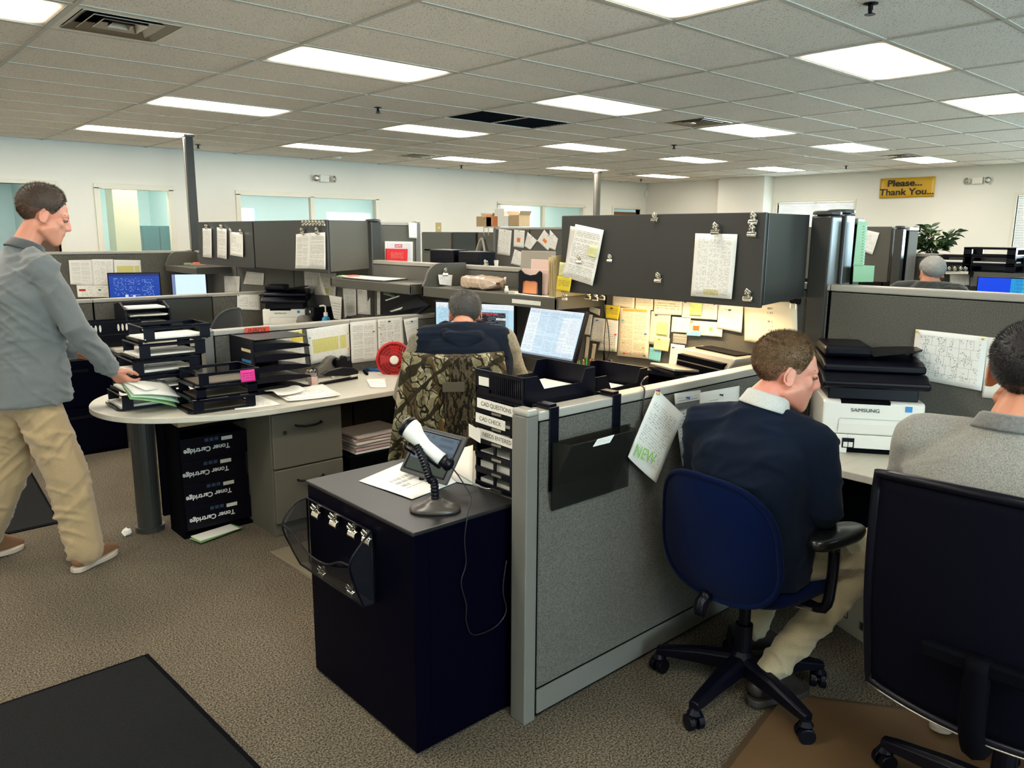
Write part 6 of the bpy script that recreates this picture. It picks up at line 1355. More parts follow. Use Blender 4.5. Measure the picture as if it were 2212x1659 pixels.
for k, (px, py, w, h, d, mt, lab) in enumerate([(1063,478,.20,.13,.2,'tan','open brown carton at the left on the tall partition'),(1098,475,.22,.14,.2,'white','white carton with black print on the tall partition'),(1090,466,.2,.10,.2,'white','white carton stacked on top'),(1122,478,.2,.15,.2,'tan','open brown carton at the right on the tall partition'),(1068,484,.12,.16,.2,'orangec','orange folder between the cartons'),(1047,487,.13,.14,.2,'tan','short brown carton at the partition end')]):
    p = onx(px, py, 7.25); base = 1.712 if k != 2 else 1.85
    t = thing('carton', lab, 'box', (p.x, p.y, base), 0, 'cartons on the tall partition'); q = MB(TR(7.25,p.y,base)); q.box(-d/2,-w/2,0,d/2,w/2,h); q.build('carton', PG['orangec'] if mt == 'orangec' else K[mt], t, bevel=.003)
    if mt == 'white': lettering('XXX' if False else 'BOX', .05, facing((7.25-d/2-.001,p.y,base+h*.5),PI), INKG, t, ext=.0003) if False else None
    if mt == 'tan' and k != 5:
        for s_ in (-1, 1): q = MB(TR(7.25,p.y+s_*w/2,base+h) @ Matrix.Rotation(-s_*.5,4,'X')); q.box(-d/2,-.002,0,d/2,.002,.06); q.build('flap', K['tan'], t)
t = thing('hanging_bag', 'dark grey bag hanging from hooks at the end of the tall partition', 'bag', (7.0, 8.45, 1.35))
p = onx(1044,545,7.0); q = MB(TR(7.02,p.y,1.25)); loft(q, [[( .05*math.cos(a)*s_, .16*math.sin(a)*s_*w_, z) for a in [2*PI*k/14 for k in range(14)]] for z, s_, w_ in ((-.25,.8,1.05),(-.1,1,1.0),(.08,.9,.8),(.2,.6,.5),(.29,.4,.25))]); q.build('sack', mat('grey bag cloth', (.035,.03,.025), .8), t, smooth=True)
q = MB(TR(6.97,p.y,1.25)); q.tube(catmull([(-.01,.12,-.1),(-.02,.09,.12),(0,.0,.30),(-.02,-.09,.12),(-.01,-.13,-.1)], 5), .016, 6); q.build('strap', mat('pale bag strap', (.35,.32,.26), .7), t, smooth=True)
for s_ in (-.05,.05): q = MB(TR(7.08,p.y+s_,1.60)); q.tube([(.05,0,.1),(-.03,0,.1),(-.03,0,0),(-.01,0,-.02)], .006, 6); q.build('hook', K['steel'], t)
# dark boxes & clutter on the back desks seen over the spine
for (px, py, w, h, d, lab) in [(970,560,.30,.15,.15,'wide black box standing past the spine partition'),(1030,562,.26,.13,.15,'second black box past the spine partition, nearer the document stand')]:
    p = onx(px, py, 3.72); t = thing('black_box', lab, 'box', (p.x, p.y, 1.35)); q = MB(TR(p.x,p.y,p.z-h/2)); q.box(-d/2,-w/2,0,d/2,w/2,h); q.build('body', K['black'], t, bevel=.008); q = MB(TR(p.x,p.y,p.z-h/2)); q.box(-d/2-.004,-w/2+.02,h*.55,-d/2,w/2-.02,h*.62); q.build('gloss_strip', K['steel'] if False else K['black'], t)
    q = MB(TR(p.x,p.y,0)); q.box(-.02,-.05,1.0,.02,.05,p.z-h/2); q.build('support', K['black'], t)
t = thing('desk', 'desk return behind the spine partition, holding the black boxes', 'desk', (3.9, 4.5, 0)); q = MB(); q.box(3.55,1.9,DZ-.03,4.15,5.55,DZ); q.build('worktop', K['desk'], t); q = MB(); q.box(3.56,1.9,.97,3.9,5.55,1.0); q.build('upper_shelf', K['olive'], t)
for y_ in (1.92,5.5): q = MB(); q.box(3.56,y_,0,4.1,y_+.03,DZ-.031); q.build('end_panel', K['olive'], t)
clip(onx(1052,566,3.52), PI, 1.0, 'chrome clip on top of the spine near the black boxes', 'clips on the spine ledge')
t = thing('cup', 'tiny white cup on the spine ledge left of the sheets', 'cup', (3.5, 4.1, 1.4)); p = onx(1072,572,3.5); q = MB(TR(3.5,p.y,1.4)); q.lathe([(.012,0),(.016,.04),(.013,.04)],12); q.build('body', K['white'], t)
# right: cabinets, green templates, plant, far desks
overhead(2.80, 3.9, 1.24, 1.69, 'dark overhead cabinet beyond the green strips', xf=6.78, xb=7.15, mt='olive')
post(6.75, 2.72, 1.69, 'far dark post left of the plant', .035)
panel_run('tall_partition', 'narrow bluish partition beside the far post', 'x', 2.70, 6.80, 7.0, 1.69, (), False, False, .03)
xg = 3.72
t = thing('template_strip', 'long green plastic strip with a row of holes, hanging past the dark posts', 'template', (4.6, 1.9, 1.5))
def gq(px, py): return tuple(ony(px, py, 1.66))
q = MB(); q.add([gq(1843,575),gq(1866,575),gq(1874,480),gq(1853,477)], [(0,1,2,3)]); q.build('strip', PG['green'], t, solid=.002)
q = MB()
for k in range(14): p = ony(1871-k*.45, 489+k*6.2, 1.655); q.cbox(tuple(p), (.005,.002,.005))
q.build('hole_row', K['white'], t); t.children[-1]['kind'] = 'stuff'
t = thing('template_strip', 'short green plastic card below the long green strip', 'template', (4.6, 1.9, 1.45)); q = MB(); q.add([gq(1842,609),gq(1886,609),gq(1889,574),gq(1844,572)], [(0,1,2,3)]); q.build('card', PG['green'], t, solid=.002)
pinned([onx(1873,497,6.77),onx(1900,503,6.77),onx(1885,550,6.77),onx(1868,544,6.77)], PG['sparse'], 'tilted white flyer hanging right of the green strip', curl=.004)
overhead_shelf_y = (-.2, 2.1)
t = thing('overhead_shelf', 'far open shelf with black trays above the man in the dark jacket', 'shelf', (6.95, 1.0, 1.33)); q = MB(); q.box(6.80,-.4,1.30,7.155,2.15,1.335); q.build('board', K['olive'], t, bevel=.004); q = MB(); q.box(6.79,-.4,1.28,6.80,2.15,1.345); q.build('front_lip', K['olive'], t)
t = thing('desk', 'far worktop in front of the man in the dark jacket', 'desk', (6.8, 1.0, 0)); q = MB(); q.box(6.5,-1.8,DZ-.03,7.15,2.6,DZ); q.build('worktop', K['desk'], t)
for y_ in (-1.8,2.57): q = MB(); q.box(6.55,y_,0,7.1,y_+.03,DZ-.031); q.build('end_panel', K['olive'], t)
for i, (px, z, w_) in enumerate([(2065,1.336,.30),(2065,1.40,.30),(2145,1.336,.36),(2145,1.40,.36),(2145,1.465,.36)]):
    y_ = onx(px, 575, 6.97).y; tray(6.97, y_, z+.004, PI/2, '%s tray of the %s far stack on the shelf' % (('lower','upper','lowest','middle','top')[i], 'smaller' if i < 2 else 'larger'), w=w_, d=.25, h=.06, os_='x', grp='black trays on the far shelf')
    if i in (1, 3): sheets(6.97, y_, z+.012, w_-.05, .2, .012, PI/2, 'white papers in the %s far tray stack' % ('smaller' if i < 2 else 'larger'), grp='papers in the far trays', n=1)
for k, px in enumerate((2052,2064,2077,2087)): clip(onx(px,582,6.785), PI, 1.3, 'chrome clip on the far shelf lip, %s from the grey haired man' % ordn[k], 'clips on the far shelf lip')
pinned([onx(2052,590,6.95),onx(2094,592,6.95),onx(2094,616,6.95),onx(2052,616,6.95)], PG['form'], 'printed sheet hanging under the clips on the far shelf', curl=.003)
pinned([onx(2096,598,7.1),onx(2136,600,7.1),onx(2130,618,7.1),onx(2096,618,7.1)], PG['text'], 'grey printed sheet left of the far blue monitor', curl=.003)
monitor(6.72, onx(2160,612,6.72).y, 1.222, PI, .30, .17, page('pure blue screen', base=(.003,.05,.62), lines=8, acc=[(.75,.1,.98,.9,(.01,.06,.55))], emit=1.0, strength=.1), 'far monitor with saturated blue desktop', bez=.008)
monitor(6.72, onx(2212,612,6.72).y-.045, 1.222, PI, .26, .17, page('photo screen', base=(.03,.35,.5), lines=6, dens=.5, emit=.9, strength=.4), 'far monitor at the right picture edge with blue green desktop', bez=.01)
# plant
t = thing('potted_plant', 'leafy artificial green plant standing above the far partition', 'plant', (7.6, 2.0, 0))
K['leaf'] = mat('plant leaf', (.018,.05,.012), .35, var=.5, vscale=10); K['leaf2'] = mat('plant leaf light', (.07,.12,.02), .4)
pc = onx(2015,520,7.55); PX, PY = 7.55, pc.y
q = MB(TR(PX,PY,0)); q.lathe([(.11,1.18),(.15,1.42),(.155,1.44),(.14,1.44),(.13,1.40)],18); q.build('pot', K['black'], t, smooth=True)
q = MB(TR(PX,PY,0)); q.box(-.2,-.35,0,.2,.35,1.179); q.build('cabinet_stand', K['dkmetal'], t)
rr = random.Random(11); stems = MB(); nl = 0
lm1 = None
targets = [(2000,487),(2010,490),(1985,500),(2030,500),(2048,508),(2070,502),(1995,512),(2022,520),(2038,528),(2050,520),(1975,516),(2005,530),(2020,538),(1988,536),(1965,522),(2060,512),(2030,540),(2010,505),(1958,533),(1968,538),(1975,530),(2045,535)]
for (a_, b_) in targets:
    e = onx(a_, b_, PX+rr.uniform(-.12,.12)); s_ = V((PX+rr.uniform(-.03,.03), PY+rr.uniform(-.03,.03), 1.42)); mid = (s_+e)/2+V((rr.uniform(-.05,.05), rr.uniform(-.05,.05), .06))
    pth = catmull([tuple(s_), tuple(mid), tuple(e)], 5); stems.tube(pth, .003, 5)
    for k in range(8):
        f = .35+.65*k/7; p = V(pth[min(int(f*(len(pth)-1)), len(pth)-1)]); L_ = rr.uniform(.07,.11); W_ = L_*.26
        q = MB(); q.add([(0,0,0),(L_*.35,W_,.006),(L_*.7,W_*.8,0),(L_,0,-.012),(L_*.7,-W_*.8,0),(L_*.35,-W_,.006),(L_*.5,0,-.004)], [(0,1,6),(1,2,6),(2,3,6),(3,4,6),(4,5,6),(5,0,6)])
        if lm1 is None: o = q.build('leaf', K['leaf'], t, local=True); lm1 = o.data; lm2 = o.data.copy(); lm2.materials[0] = K['leaf2']
        else: o = bpy.data.objects.new('leaf', lm2 if nl % 7 == 3 else lm1); C.objects.link(o); o.parent = t
        d_ = (e-s_).normalized(); an = math.atan2(d_.y, d_.x)+rr.uniform(-1.6,1.6)
        o.location = winv(t) @ p; o.rotation_euler = (rr.uniform(-.8,.8), rr.uniform(-.9,.4), an); nl += 1
stems.build('stems', mat('plant stem', (.06,.05,.02), .7), t, smooth=True)

# ================================================================== CHAIRS
K['bluefab'] = speckle('navy chair fabric', (.0008,.0040,.026), (.002,.008,.046), 500, bump=.0004, sheen=.04, big=.1)
K['bluefab'].node_tree.nodes['Principled BSDF'].inputs['Specular IOR Level'].default_value = .05
K['blackfab'] = mat('black mesh fabric', (.0012,.0012,.005), .8, 0, .08)
K['grayfab'] = mat('dark grey chair fabric', (.022,.026,.028), .85, sheen=.2)
def star_base(t, r=.31, n=5, a0=.3, seat=.44):
    for k in range(n):
        a = a0+2*PI*k/n; c_, s_ = math.cos(a), math.sin(a)
        q = MB(rz(a)); loft(q, [[(x, w*yy, z+h*zz) for yy, zz in ((-1,-1),(1,-1),(1,.6),(.5,1),(-.5,1),(-1,.6))] for x, w, z, h in ((.03,.032,.125,.032),(.15,.028,.115,.026),(r-.03,.022,.095,.018),(r+.01,.018,.088,.014))]); q.build('base_arm', K['black'], t, local=True, bevel=.003)
        q = MB(TR(r*c_, r*s_, 0) @ rz(a+1.1)); q.cyl((0,-.028,.028),(0,-.006,.028),.028,n=18); q.cyl((0,.006,.028),(0,.028,.028),.028,n=18); q.cyl((0,-.02,.028),(0,.02,.028),.012,n=8); o = q.build('caster', K['black'], t, local=True, bevel=.003)
        q = MB(TR(r*c_, r*s_, 0)); q.lathe([(.022,.05),(.026,.06),(.016,.075),(.008,.08),(.008,.09)],12); q.build('caster_hood', K['black'], t, local=True)
    q = MB(); q.lathe([(.045,.09),(.045,.15),(.03,.17),(.03,.27),(.02,.272),(.02,seat-.07)],18); q.build('gas_column', K['black'], t, local=True)
    q = MB(); q.box(-.10,-.08,seat-.08,.12,.08,seat-.045); q.build('mechanism', K['black'], t, local=True, bevel=.01)
    q = MB(); q.tube([(0,-.06,seat-.06),(.0,-.2,seat-.06),(.01,-.25,seat-.055)], .006, 6); q.build('lever', K['steel'], t, local=True)
def pad(w, d, th, e=3.2, dome=.01, n=32, taper=0):
    rings = []
    for z, s_ in ((0,.90),(.25,.98),(.5,1),(.8,.97),(1,.86)):
        rings.append([((w/2)*s_*abs(math.cos(a))**(2/e)*math.copysign(1,math.cos(a))*(1-taper*math.sin(a)), (d/2)*s_*abs(math.sin(a))**(2/e)*math.copysign(1,math.sin(a)), z*th) for a in [2*PI*k/n for k in range(n)]])
    return rings
def task_chair(loc, a, lab, fab, back=(.47,.50), bz=.66, arms=True, seat=.47, cat='chair', tilt=.12, bx=-.22, seatw=.48, a0=.3, r=.31, name='office_chair', mesh=False):
    t = thing(name, lab, cat, (*loc, 0), a)
    star_base(t, r, 5, a0, seat)
    q = MB(TR(.03,0,seat-.045) @ rz(PI/2)); loft(q, pad(seatw, .46, .07)); q.build('seat', fab, t, local=True, smooth=True)
    Bm_ = TR(bx,0,bz) @ Matrix.Rotation(-tilt,4,'Y')
    w, h = back; q = MB(Bm_); N_, M2 = 18, 14
    if not mesh:
        # padded shell, plump in front, gently wrapped
        def S(u, v, off):
            y = (u-.5)*2; z = (v-.5)*2; e = 2.8
            rr_ = max(abs(y), abs(z)); 
            ln = (abs(y)**e+abs(z)**e)**(1/e) if rr_ > 0 else 0; k_ = rr_/ln if ln > 0 else 1
            Y_, Z_ = y*k_, z*k_
            wrap = .05*Y_*Y_; edge = (1-rr_**4)
            return V((wrap+off*edge, Y_*w/2*(1-.10*Z_ if Z_ < 0 else 1-.04*Z_), Z_*h/2))
        q.sheet(lambda u, v: S(u, v, .042), N_, M2); q.sheet(lambda u, v: S(1-u, v, -.030), N_, M2); q.build('backrest', fab, t, local=True, smooth=True)
        q = MB(Bm_); pts = [S(.5+.5*c_, .5+.5*s_, 0) for c_, s_ in [(max(-1,min(1,1.42*math.cos(a_))), max(-1,min(1,1.42*math.sin(a_)))) for a_ in [2*PI*k/48 for k in range(48)]]]
        q.tube([tuple(p) for p in pts], .010, 8, closed=True); q.build('piping', fab, t, local=True, smooth=True)
        q = MB(); q.tube(catmull([(-.02,0,seat-.06),(bx-.0,0,seat-.05),(bx-.02,0,bz-h/2-.05),(bx+.01,0,bz-h/2+.02)], 4), .02, 8); q.build('back_bar', K['black'], t, local=True, smooth=True)
    if arms:
        for s_ in (-1, 1):
            q = MB(); q.tube(catmull([(.04,s_*.16,seat-.05),(.04,s_*.27,seat-.05),(.05,s_*.285,seat+.05),(.05,s_*.285,seat+.17)], 4), [.018]*13, 8); q.build('arm_post', K['black'], t, local=True, smooth=True)
            q = MB(TR(.06,s_*.285,seat+.17) @ rz(PI/2)); loft(q, [[(x*(1), y, z+.012*math.cos(y*8)) for x, y, z in ring] for ring in pad(.095,.27,.04,2.4)]); q.build('armrest', mat('armrest urethane', (.012,.013,.013), .28) if 'arm' not in K else K['arm'], t, local=True, smooth=True)
    return t
K['arm'] = mat('armrest urethane', (.006,.0065,.0065), .28)
task_chair((2.315,1.335), -.12, 'navy blue fabric task chair holding the man in the navy sweater', K['bluefab'], back=(.48,.425), bz=.640, a0=.79, r=.30, seat=.48)
ch2 = task_chair((2.26,.50), .05, 'large black mesh back office chair at the lower right', K['blackfab'], seat=.50, mesh=True, bx=-.30, a0=.15, r=.32)
# mesh back of the big chair
bw_, z0_, z1_ = .54, .47, 1.045
def MBk(u, v):
    y = (u-.5)*bw_*(1+.04*v); z = z0_+(z1_-z0_)*v; return V((-.36+.07*(abs(u-.5)*2)**2-.05*math.sin(v*PI)*.6-.05*v, y, z+.02*(1-(abs(u-.5)*2)**2)*v-.0*(1-v)))
q = MB(); q.sheet(MBk, 20, 16); q.build('mesh_back', K['blackfab'], ch2, local=True, smooth=True, solid=.004)
q = MB(); edge = [MBk(i/14,1) for i in range(15)]+[MBk(1,1-i/14) for i in range(1,15)]+[MBk(1-i/14,0) for i in range(1,15)]+[MBk(0,i/14) for i in range(1,14)]
q.tube([tuple(p) for p in edge], .013, 8, closed=True); q.build('back_frame', K['black'], ch2, local=True, smooth=True)
q = MB(); q.tube([tuple(MBk(i/14,0)+V((-.014,0,-.004))) for i in range(15)], .0025, 6); q.build('lower_trim', K['steel'], ch2, local=True, smooth=True)
q = MB(); q.tube(catmull([(-.05,0,.43),(-.3,0,.42),(-.41,0,.5),(-.43,0,.7)], 5), .028, 8); q.build('spine_bar', K['blackm'], ch2, local=True, smooth=True)
q = MB(); q.box(-.44,-.12,.66,-.41,.12,.70); q.build('lumbar_bar', K['blackm'], ch2, local=True, bevel=.008)
ch3 = task_chair((2.33,3.02), math.radians(52), 'office chair draped with woodland camouflage cloth', K['blackfab'], back=(.46,.46), bz=.80, arms=False, a0=.1, seat=.48)
# camouflage drape over backrest
def drape(u, v):
    # u across, v from front hem over the top to the back hem
    y = (u-.5)*2; s_ = v
    if s_ < .30:
        k = s_/.30; z = 1.055-.30*(1-k)**1.0*1.0; x = -.185+.004*math.sin(k*6); wd = .235
        z = .80+k*.255
    elif s_ < .42:
        a_ = (s_-.30)/.12*PI; z = 1.055+.022*math.sin(a_); x = -.185-.055*(1-math.cos(a_))/2*1.9; wd = .235
    else:
        k = (s_-.42)/.58; z = 1.055-k*.50; x = -.292-.035*k-.02*math.sin(k*PI); wd = .235+.075*k
    fold = (.012+.018*max(0, s_-.42))*math.sin(y*9+1.5*math.sin(s_*4))+.010*math.sin(y*21+s_*3)
    sag = -.012*(1-y*y)*(1 if .25 < s_ < .5 else 0)
    zz = z+sag+.02*math.sin(y*5)*max(0, s_-.7)
    xx = x-fold*(1 if s_ > .36 else -.4)+.03*y*y*(1 if s_ > .4 else .5)
    return V((xx, -y*wd, zz))
t = thing('camouflage_cloth', 'woodland branch camouflage cloth draped over the chair back', 'cloth', (2.33,3.02,.5), math.radians(52)); t.location = (2.33,3.02,0)
q = MB(); q.sheet(drape, 40, 56); q.build('cloth', K['camo'], t, local=True, smooth=True, solid=.004)
q = MB(); cc = drape(.52,.56); q.box(cc.x-.012,-.05,cc.z-.022,cc.x-.006,.05,cc.z+.022); 
q.build('stitched_patch', mat('faded patch', (.10,.09,.06), .9), t, local=True)
ch4 = task_chair((2.37,6.37), math.radians(130), 'dark grey office chair partly hidden behind the INBOX partition', K['grayfab'], back=(.52,.48), bz=.77, arms=False, seat=.48)
# ================================================================== PEOPLE
def hullmesh(b, spheres, n=10):
    """convex hull of spheres [(centre, radius or (rx,ry,rz))], one tapered limb or block of the body"""
    bm = bmesh.new(); ico = bmesh.new(); bmesh.ops.create_icosphere(ico, subdivisions=2, radius=1); pts = [v_.co.copy() for v_ in ico.verts]; ico.free()
    for c, r in spheres:
        rr = r if isinstance(r, (tuple, list)) else (r, r, r)
        for p in pts: bm.verts.new(V(c)+V((p.x*rr[0], p.y*rr[1], p.z*rr[2])))
    h = bmesh.ops.convex_hull(bm, input=bm.verts); bmesh.ops.delete(bm, geom=[g for g in h['geom_interior'] if isinstance(g, bmesh.types.BMVert)], context='VERTS')
    bm.verts.index_update(); vs = [tuple(v_.co) for v_ in bm.verts]; fs = [[v_.index for v_ in f.verts] for f in bm.faces]; bm.free()
    b.add(vs, fs)
def limb(b, pts):
    for i in range(len(pts)-1): hullmesh(b, [pts[i], pts[i+1]])
def remesh(b, name, mt, parent, vox=.008, smooth=6, disp=None, cut=None):
    me = bpy.data.meshes.new('tmp'); me.from_pydata([tuple(p) for p in b.v], [], b.f)
    bm = bmesh.new(); bm.from_mesh(me); bmesh.ops.recalc_face_normals(bm, faces=bm.faces); bm.to_mesh(me); bm.free()
    o = bpy.data.objects.new('tmp', me); C.objects.link(o)
    md = o.modifiers.new('r', 'REMESH'); md.mode = 'VOXEL'; md.voxel_size = vox; md.use_smooth_shade = True
    if smooth: ms = o.modifiers.new('s', 'SMOOTH'); ms.iterations = smooth; ms.factor = .5
    dg = bpy.context.evaluated_depsgraph_get(); dg.update(); m2 = bpy.data.meshes.new_from_object(o.evaluated_get(dg)); bpy.data.objects.remove(o)
    n = len(m2.vertices); co = np.empty(n*3); m2.vertices.foreach_get('co', co); co = co.reshape(-1, 3); no = np.empty(n*3); m2.vertices.foreach_get('normal', no); no = no.reshape(-1, 3)
    if disp is not None: co = co+no*disp(co)[:, None]
    inv = np.array(winv(parent)) if parent is not None else np.eye(4)
    co = co @ inv[:3, :3].T+inv[:3, 3]; m2.vertices.foreach_set('co', co.ravel())
    m2.materials.clear(); m2.materials.append(mt); m2.polygons.foreach_set('material_index', [0]*len(m2.polygons)); m2.polygons.foreach_set('use_smooth', [True]*len(m2.polygons))
    m2.update(); o = bpy.data.objects.new(name, m2); C.objects.link(o); o.parent = parent
    return o
def folds(amp, dirs, seed=0):
    """soft cloth creases: warped ridges along given directions"""
    def f(co):
        h = np.zeros(len(co)); D = [(V(d).normalized(), fr*.42, w_) for d, fr, w_ in dirs]
        for k in range(len(co)):
            p = V(co[k])
            for i, (d, fr, w_) in enumerate(D):
                q_ = p*4.2+d*(p.dot(d)*(fr-4.2))+V((seed*3.1+i*7.7, i*2.3, 0)); m_ = noise.noise(p*5+V((i*9.1, seed, 3)))
                if m_ > -.25: h[k] += w_*(max(0, 1-3.2*abs(noise.noise(q_)))**1.4-.25)*min(1, (m_+.25)*2.2)
        return amp*h
    return f
def skinmat(name, c, red=.25):
    t = NT(name); o = t.obj(); n = t.noise(o, 14, 3, .6); n2 = t.noise(o, 90, 2)
    c0 = tuple(c); c1 = (min(1, c[0]*1.08), c[1]*(1-red), c[2]*(1-red))
    t.L(t.mix(t.M('MULTIPLY_ADD', n, 1.6, -.3), c0, c1), t.b.inputs['Base Color']); b = t.b
    b.inputs['Roughness'].default_value = .48; b.inputs['Subsurface Weight'].default_value = .18; b.inputs['Subsurface Radius'].default_value = (.010, .004, .002)
    t.bump(n2, .0006); return t.m
def clothmat(name, c, c2=None, scale=500, bump=.0006, rough=.9, sheen=.3):
    return speckle(name, tuple(k*.8 for k in c), c2 or tuple(min(1, k*1.2) for k in c), scale, rough, bump, .12, sheen)
def headM(c, yaw, pitch=0, roll=0): return Matrix.Translation(c) @ rz(yaw) @ Matrix.Rotation(pitch, 4, 'Y') @ Matrix.Rotation(roll, 4, 'X')
def head_mesh(b, M_, s=1.0, jaw=1.0):
    """skull, face and ears; +x forward, origin between the ears"""
    old = b.M; b.M = M_ @ Matrix.Scale(s, 4)
    def e(c, r): hullmesh(b, [(c, r)])
    e((-.012,0,.045), (.100,.077,.083)); e((.018,0,.035), (.076,.070,.075))
    e((.030,0,-.01), (.066,.060,.080)); e((.034,0,-.048), (.056,.054,.058))
    hullmesh(b, [((.0,.05*jaw,-.052),.020), ((.0,-.05*jaw,-.052),.020), ((.068,.014,-.098),.018), ((.068,-.014,-.098),.018), ((.05,.04,-.03),.022), ((.05,-.04,-.03),.022)])
    hullmesh(b, [((.072,.0,-.094),.021), ((.078,0,-.058),.019), ((.060,.03,-.06),.018), ((.060,-.03,-.06),.018)])
    hullmesh(b, [((.078,.036,.030),.013), ((.088,0,.030),.013), ((.078,-.036,.030),.013)])        # brow
    hullmesh(b, [((.089,0,.026),.0085), ((.110,0,-.018),.0105)])                                     # nose bridge
    hullmesh(b, [((.110,0,-.022),.0115), ((.098,.012,-.028),.0075), ((.098,-.012,-.028),.0075), ((.088,0,-.012),.010)])
    for y in (-1, 1):
        e((.060,y*.042,-.010), (.022,.020,.022))
    hullmesh(b, [((.092,.010,-.046),.0065), ((.092,-.010,-.046),.0065), ((.082,.023,-.050),.005), ((.082,-.023,-.050),.005)])
    hullmesh(b, [((.090,.009,-.058),.007), ((.090,-.009,-.058),.007), ((.081,.020,-.055),.005), ((.081,-.020,-.055),.005)])
    for y in (-1, 1):   # ears: rim and lobe around a hollow
        ear = [((-.002+.016*math.cos(a)*1.05-.006, y*(.076+.009*(1 if math.cos(a) < 0 else -.3)), .005+.029*math.sin(a))) for a in [2*PI*k/12 for k in range(12)]]
        for k in range(12): hullmesh(b, [(ear[k], .0050), (ear[(k+1)%12], .0050)])
        hullmesh(b, [((.0,y*.060,.003),(.012,.008,.022)), ((-.006,y*.074,.005),(.012,.005,.023))]); hullmesh(b, [((.002,y*.079,-.022),.0075), ((.003,y*.078,-.010),.006)])
    b.M = old
def hair(M_, s, mt, parent, line, thick=.010, blade=.012, n=2600, seed=1, side=.35, top=1.0, col2=None, fade=-9, fmat=None, fr_=.45):
    """cropped hair: a scalp shell whose thickness fades below the hairline, covered by short strands"""
    rs = random.Random(seed); S_ = M_ @ Matrix.Scale(s, 4); q = MB(S_)
    def scalp(th, ph_):
        d = V((math.cos(ph_)*math.cos(th), math.cos(ph_)*math.sin(th), math.sin(ph_)))
        a = V((d.x*.101-.010, d.y*.079, d.z*.0855+.044)); return a, d
    def T_(th, ph_):
        a, d = scalp(th, ph_); lo = line(th); k = (a.z-lo)/.035
        side_ = side+(top-side)*max(0, min(1, (a.z-.02)/.095))**1.3
        return max(-.6, min(1, k))*thick*side_ if k > 0 else k*thick
    nU, nV = 110, 64
    vs = []; 
    for j in range(nV+1):
        ph_ = -PI*.42+(PI*.92)*j/nV
        for i in range(nU):
            th = 2*PI*i/nU; a, d = scalp(th, ph_); k = T_(th, ph_); vs.append(a+d*(k+noise.noise(a*60)*.002*(k > 0)))
    fs = [(j*nU+i, j*nU+(i+1)%nU, (j+1)*nU+(i+1)%nU, (j+1)*nU+i) for j in range(nV) for i in range(nU)]+[tuple(range(nV*nU, (nV+1)*nU))]
    q.add(vs, fs)
    for fi, f in enumerate(fs):
        zc = sum(vs[k].z for k in f)/len(f); xc_ = sum(vs[k].x for k in f)/len(f)
        if zc < fade+.5*max(0, .02-xc_)*0: q.mi[fi] = 2
    cnt = 0
    while cnt < n:
        u = rs.uniform(-1, 1); ph_ = math.asin(u); th = rs.uniform(0, 2*PI); a, d = scalp(th, ph_); k = T_(th, ph_)
        if k <= 0: continue
        p = a+d*k*.6; L_ = blade*(.35+.65*min(1, k/thick))*rs.uniform(.7, 1.3)*(fr_ if d.x > .62 and a.z < .118 else 1)
        bl = max(0, min(1, (a.z-.05)/.075+rs.uniform(-.2,.2))); g = V((-.15+.7*bl, rs.uniform(-.3,.3), -.9+1.15*bl)); dd = (d*1.0+g*.8+V((rs.uniform(-.3,.3),)*3)).normalized(); w_ = dd.orthogonal().normalized()*.0011
        q.add([p-w_, p+w_, p+dd*L_], [(0,1,2)], None, rs.choice((0,0,1))); cnt += 1
    o = q.build('hair', [mt, col2 or mt, fmat or mt], parent, smooth=True); return o
def eyes(M_, s, parent, iris='dark iris'):
    S_ = M_ @ Matrix.Scale(s, 4)
    for y in (-1, 1):
        q = MB(S_); q.ell((.0800,y*.031,.011), (.0118,.0118,.0118), 14); q.build('eye', K.setdefault('eyew', mat('eye white', (.17,.115,.09), .4)), parent, smooth=True)
        q = MB(S_); q.ell((.0908,y*.0315,.0105), (.0030,.0066,.0062), 12); q.build('iris', K.setdefault('iris', mat('dark iris', (.02,.018,.014), .15)), parent, smooth=True)
        q = MB(S_); q.ell((.0795,y*.0312,.0170), (.0136,.0145,.0096), 14); 
        q.v = [p for p in q.v]; q.build('eyelid', parent['_skin'] if False else SKINS[parent.name], parent, smooth=True)
SKINS = {}
def brows(M_, s, parent, mt):
    S_ = M_ @ Matrix.Scale(s, 4)
    for y in (-1, 1): q = MB(S_); q.tube([(.091,y*.014,.030),(.0885,y*.030,.0375),(.074,y*.048,.034)], [.0022,.0034,.0014], 6); q.build('eyebrow', mt, parent, smooth=True)
def lipsm(M_, s, parent):
    S_ = M_ @ Matrix.Scale(s, 4)
    q = MB(S_); q.tube([(.084,-.021,-.0505),(.0945,-.008,-.0485),(.096,0,-.0495),(.0945,.008,-.0485),(.084,.021,-.0505)], [.001,.0036,.0036,.0036,.001], 6); q.tube([(.084,-.020,-.0535),(.0940,-.007,-.0565),(.095,0,-.057),(.0940,.007,-.0565),(.084,.020,-.0535)], [.001,.0038,.0042,.0038,.001], 6)
    q.build('lips', K.setdefault('lips', mat('lip', (.42,.16,.12), .45)), parent, smooth=True)
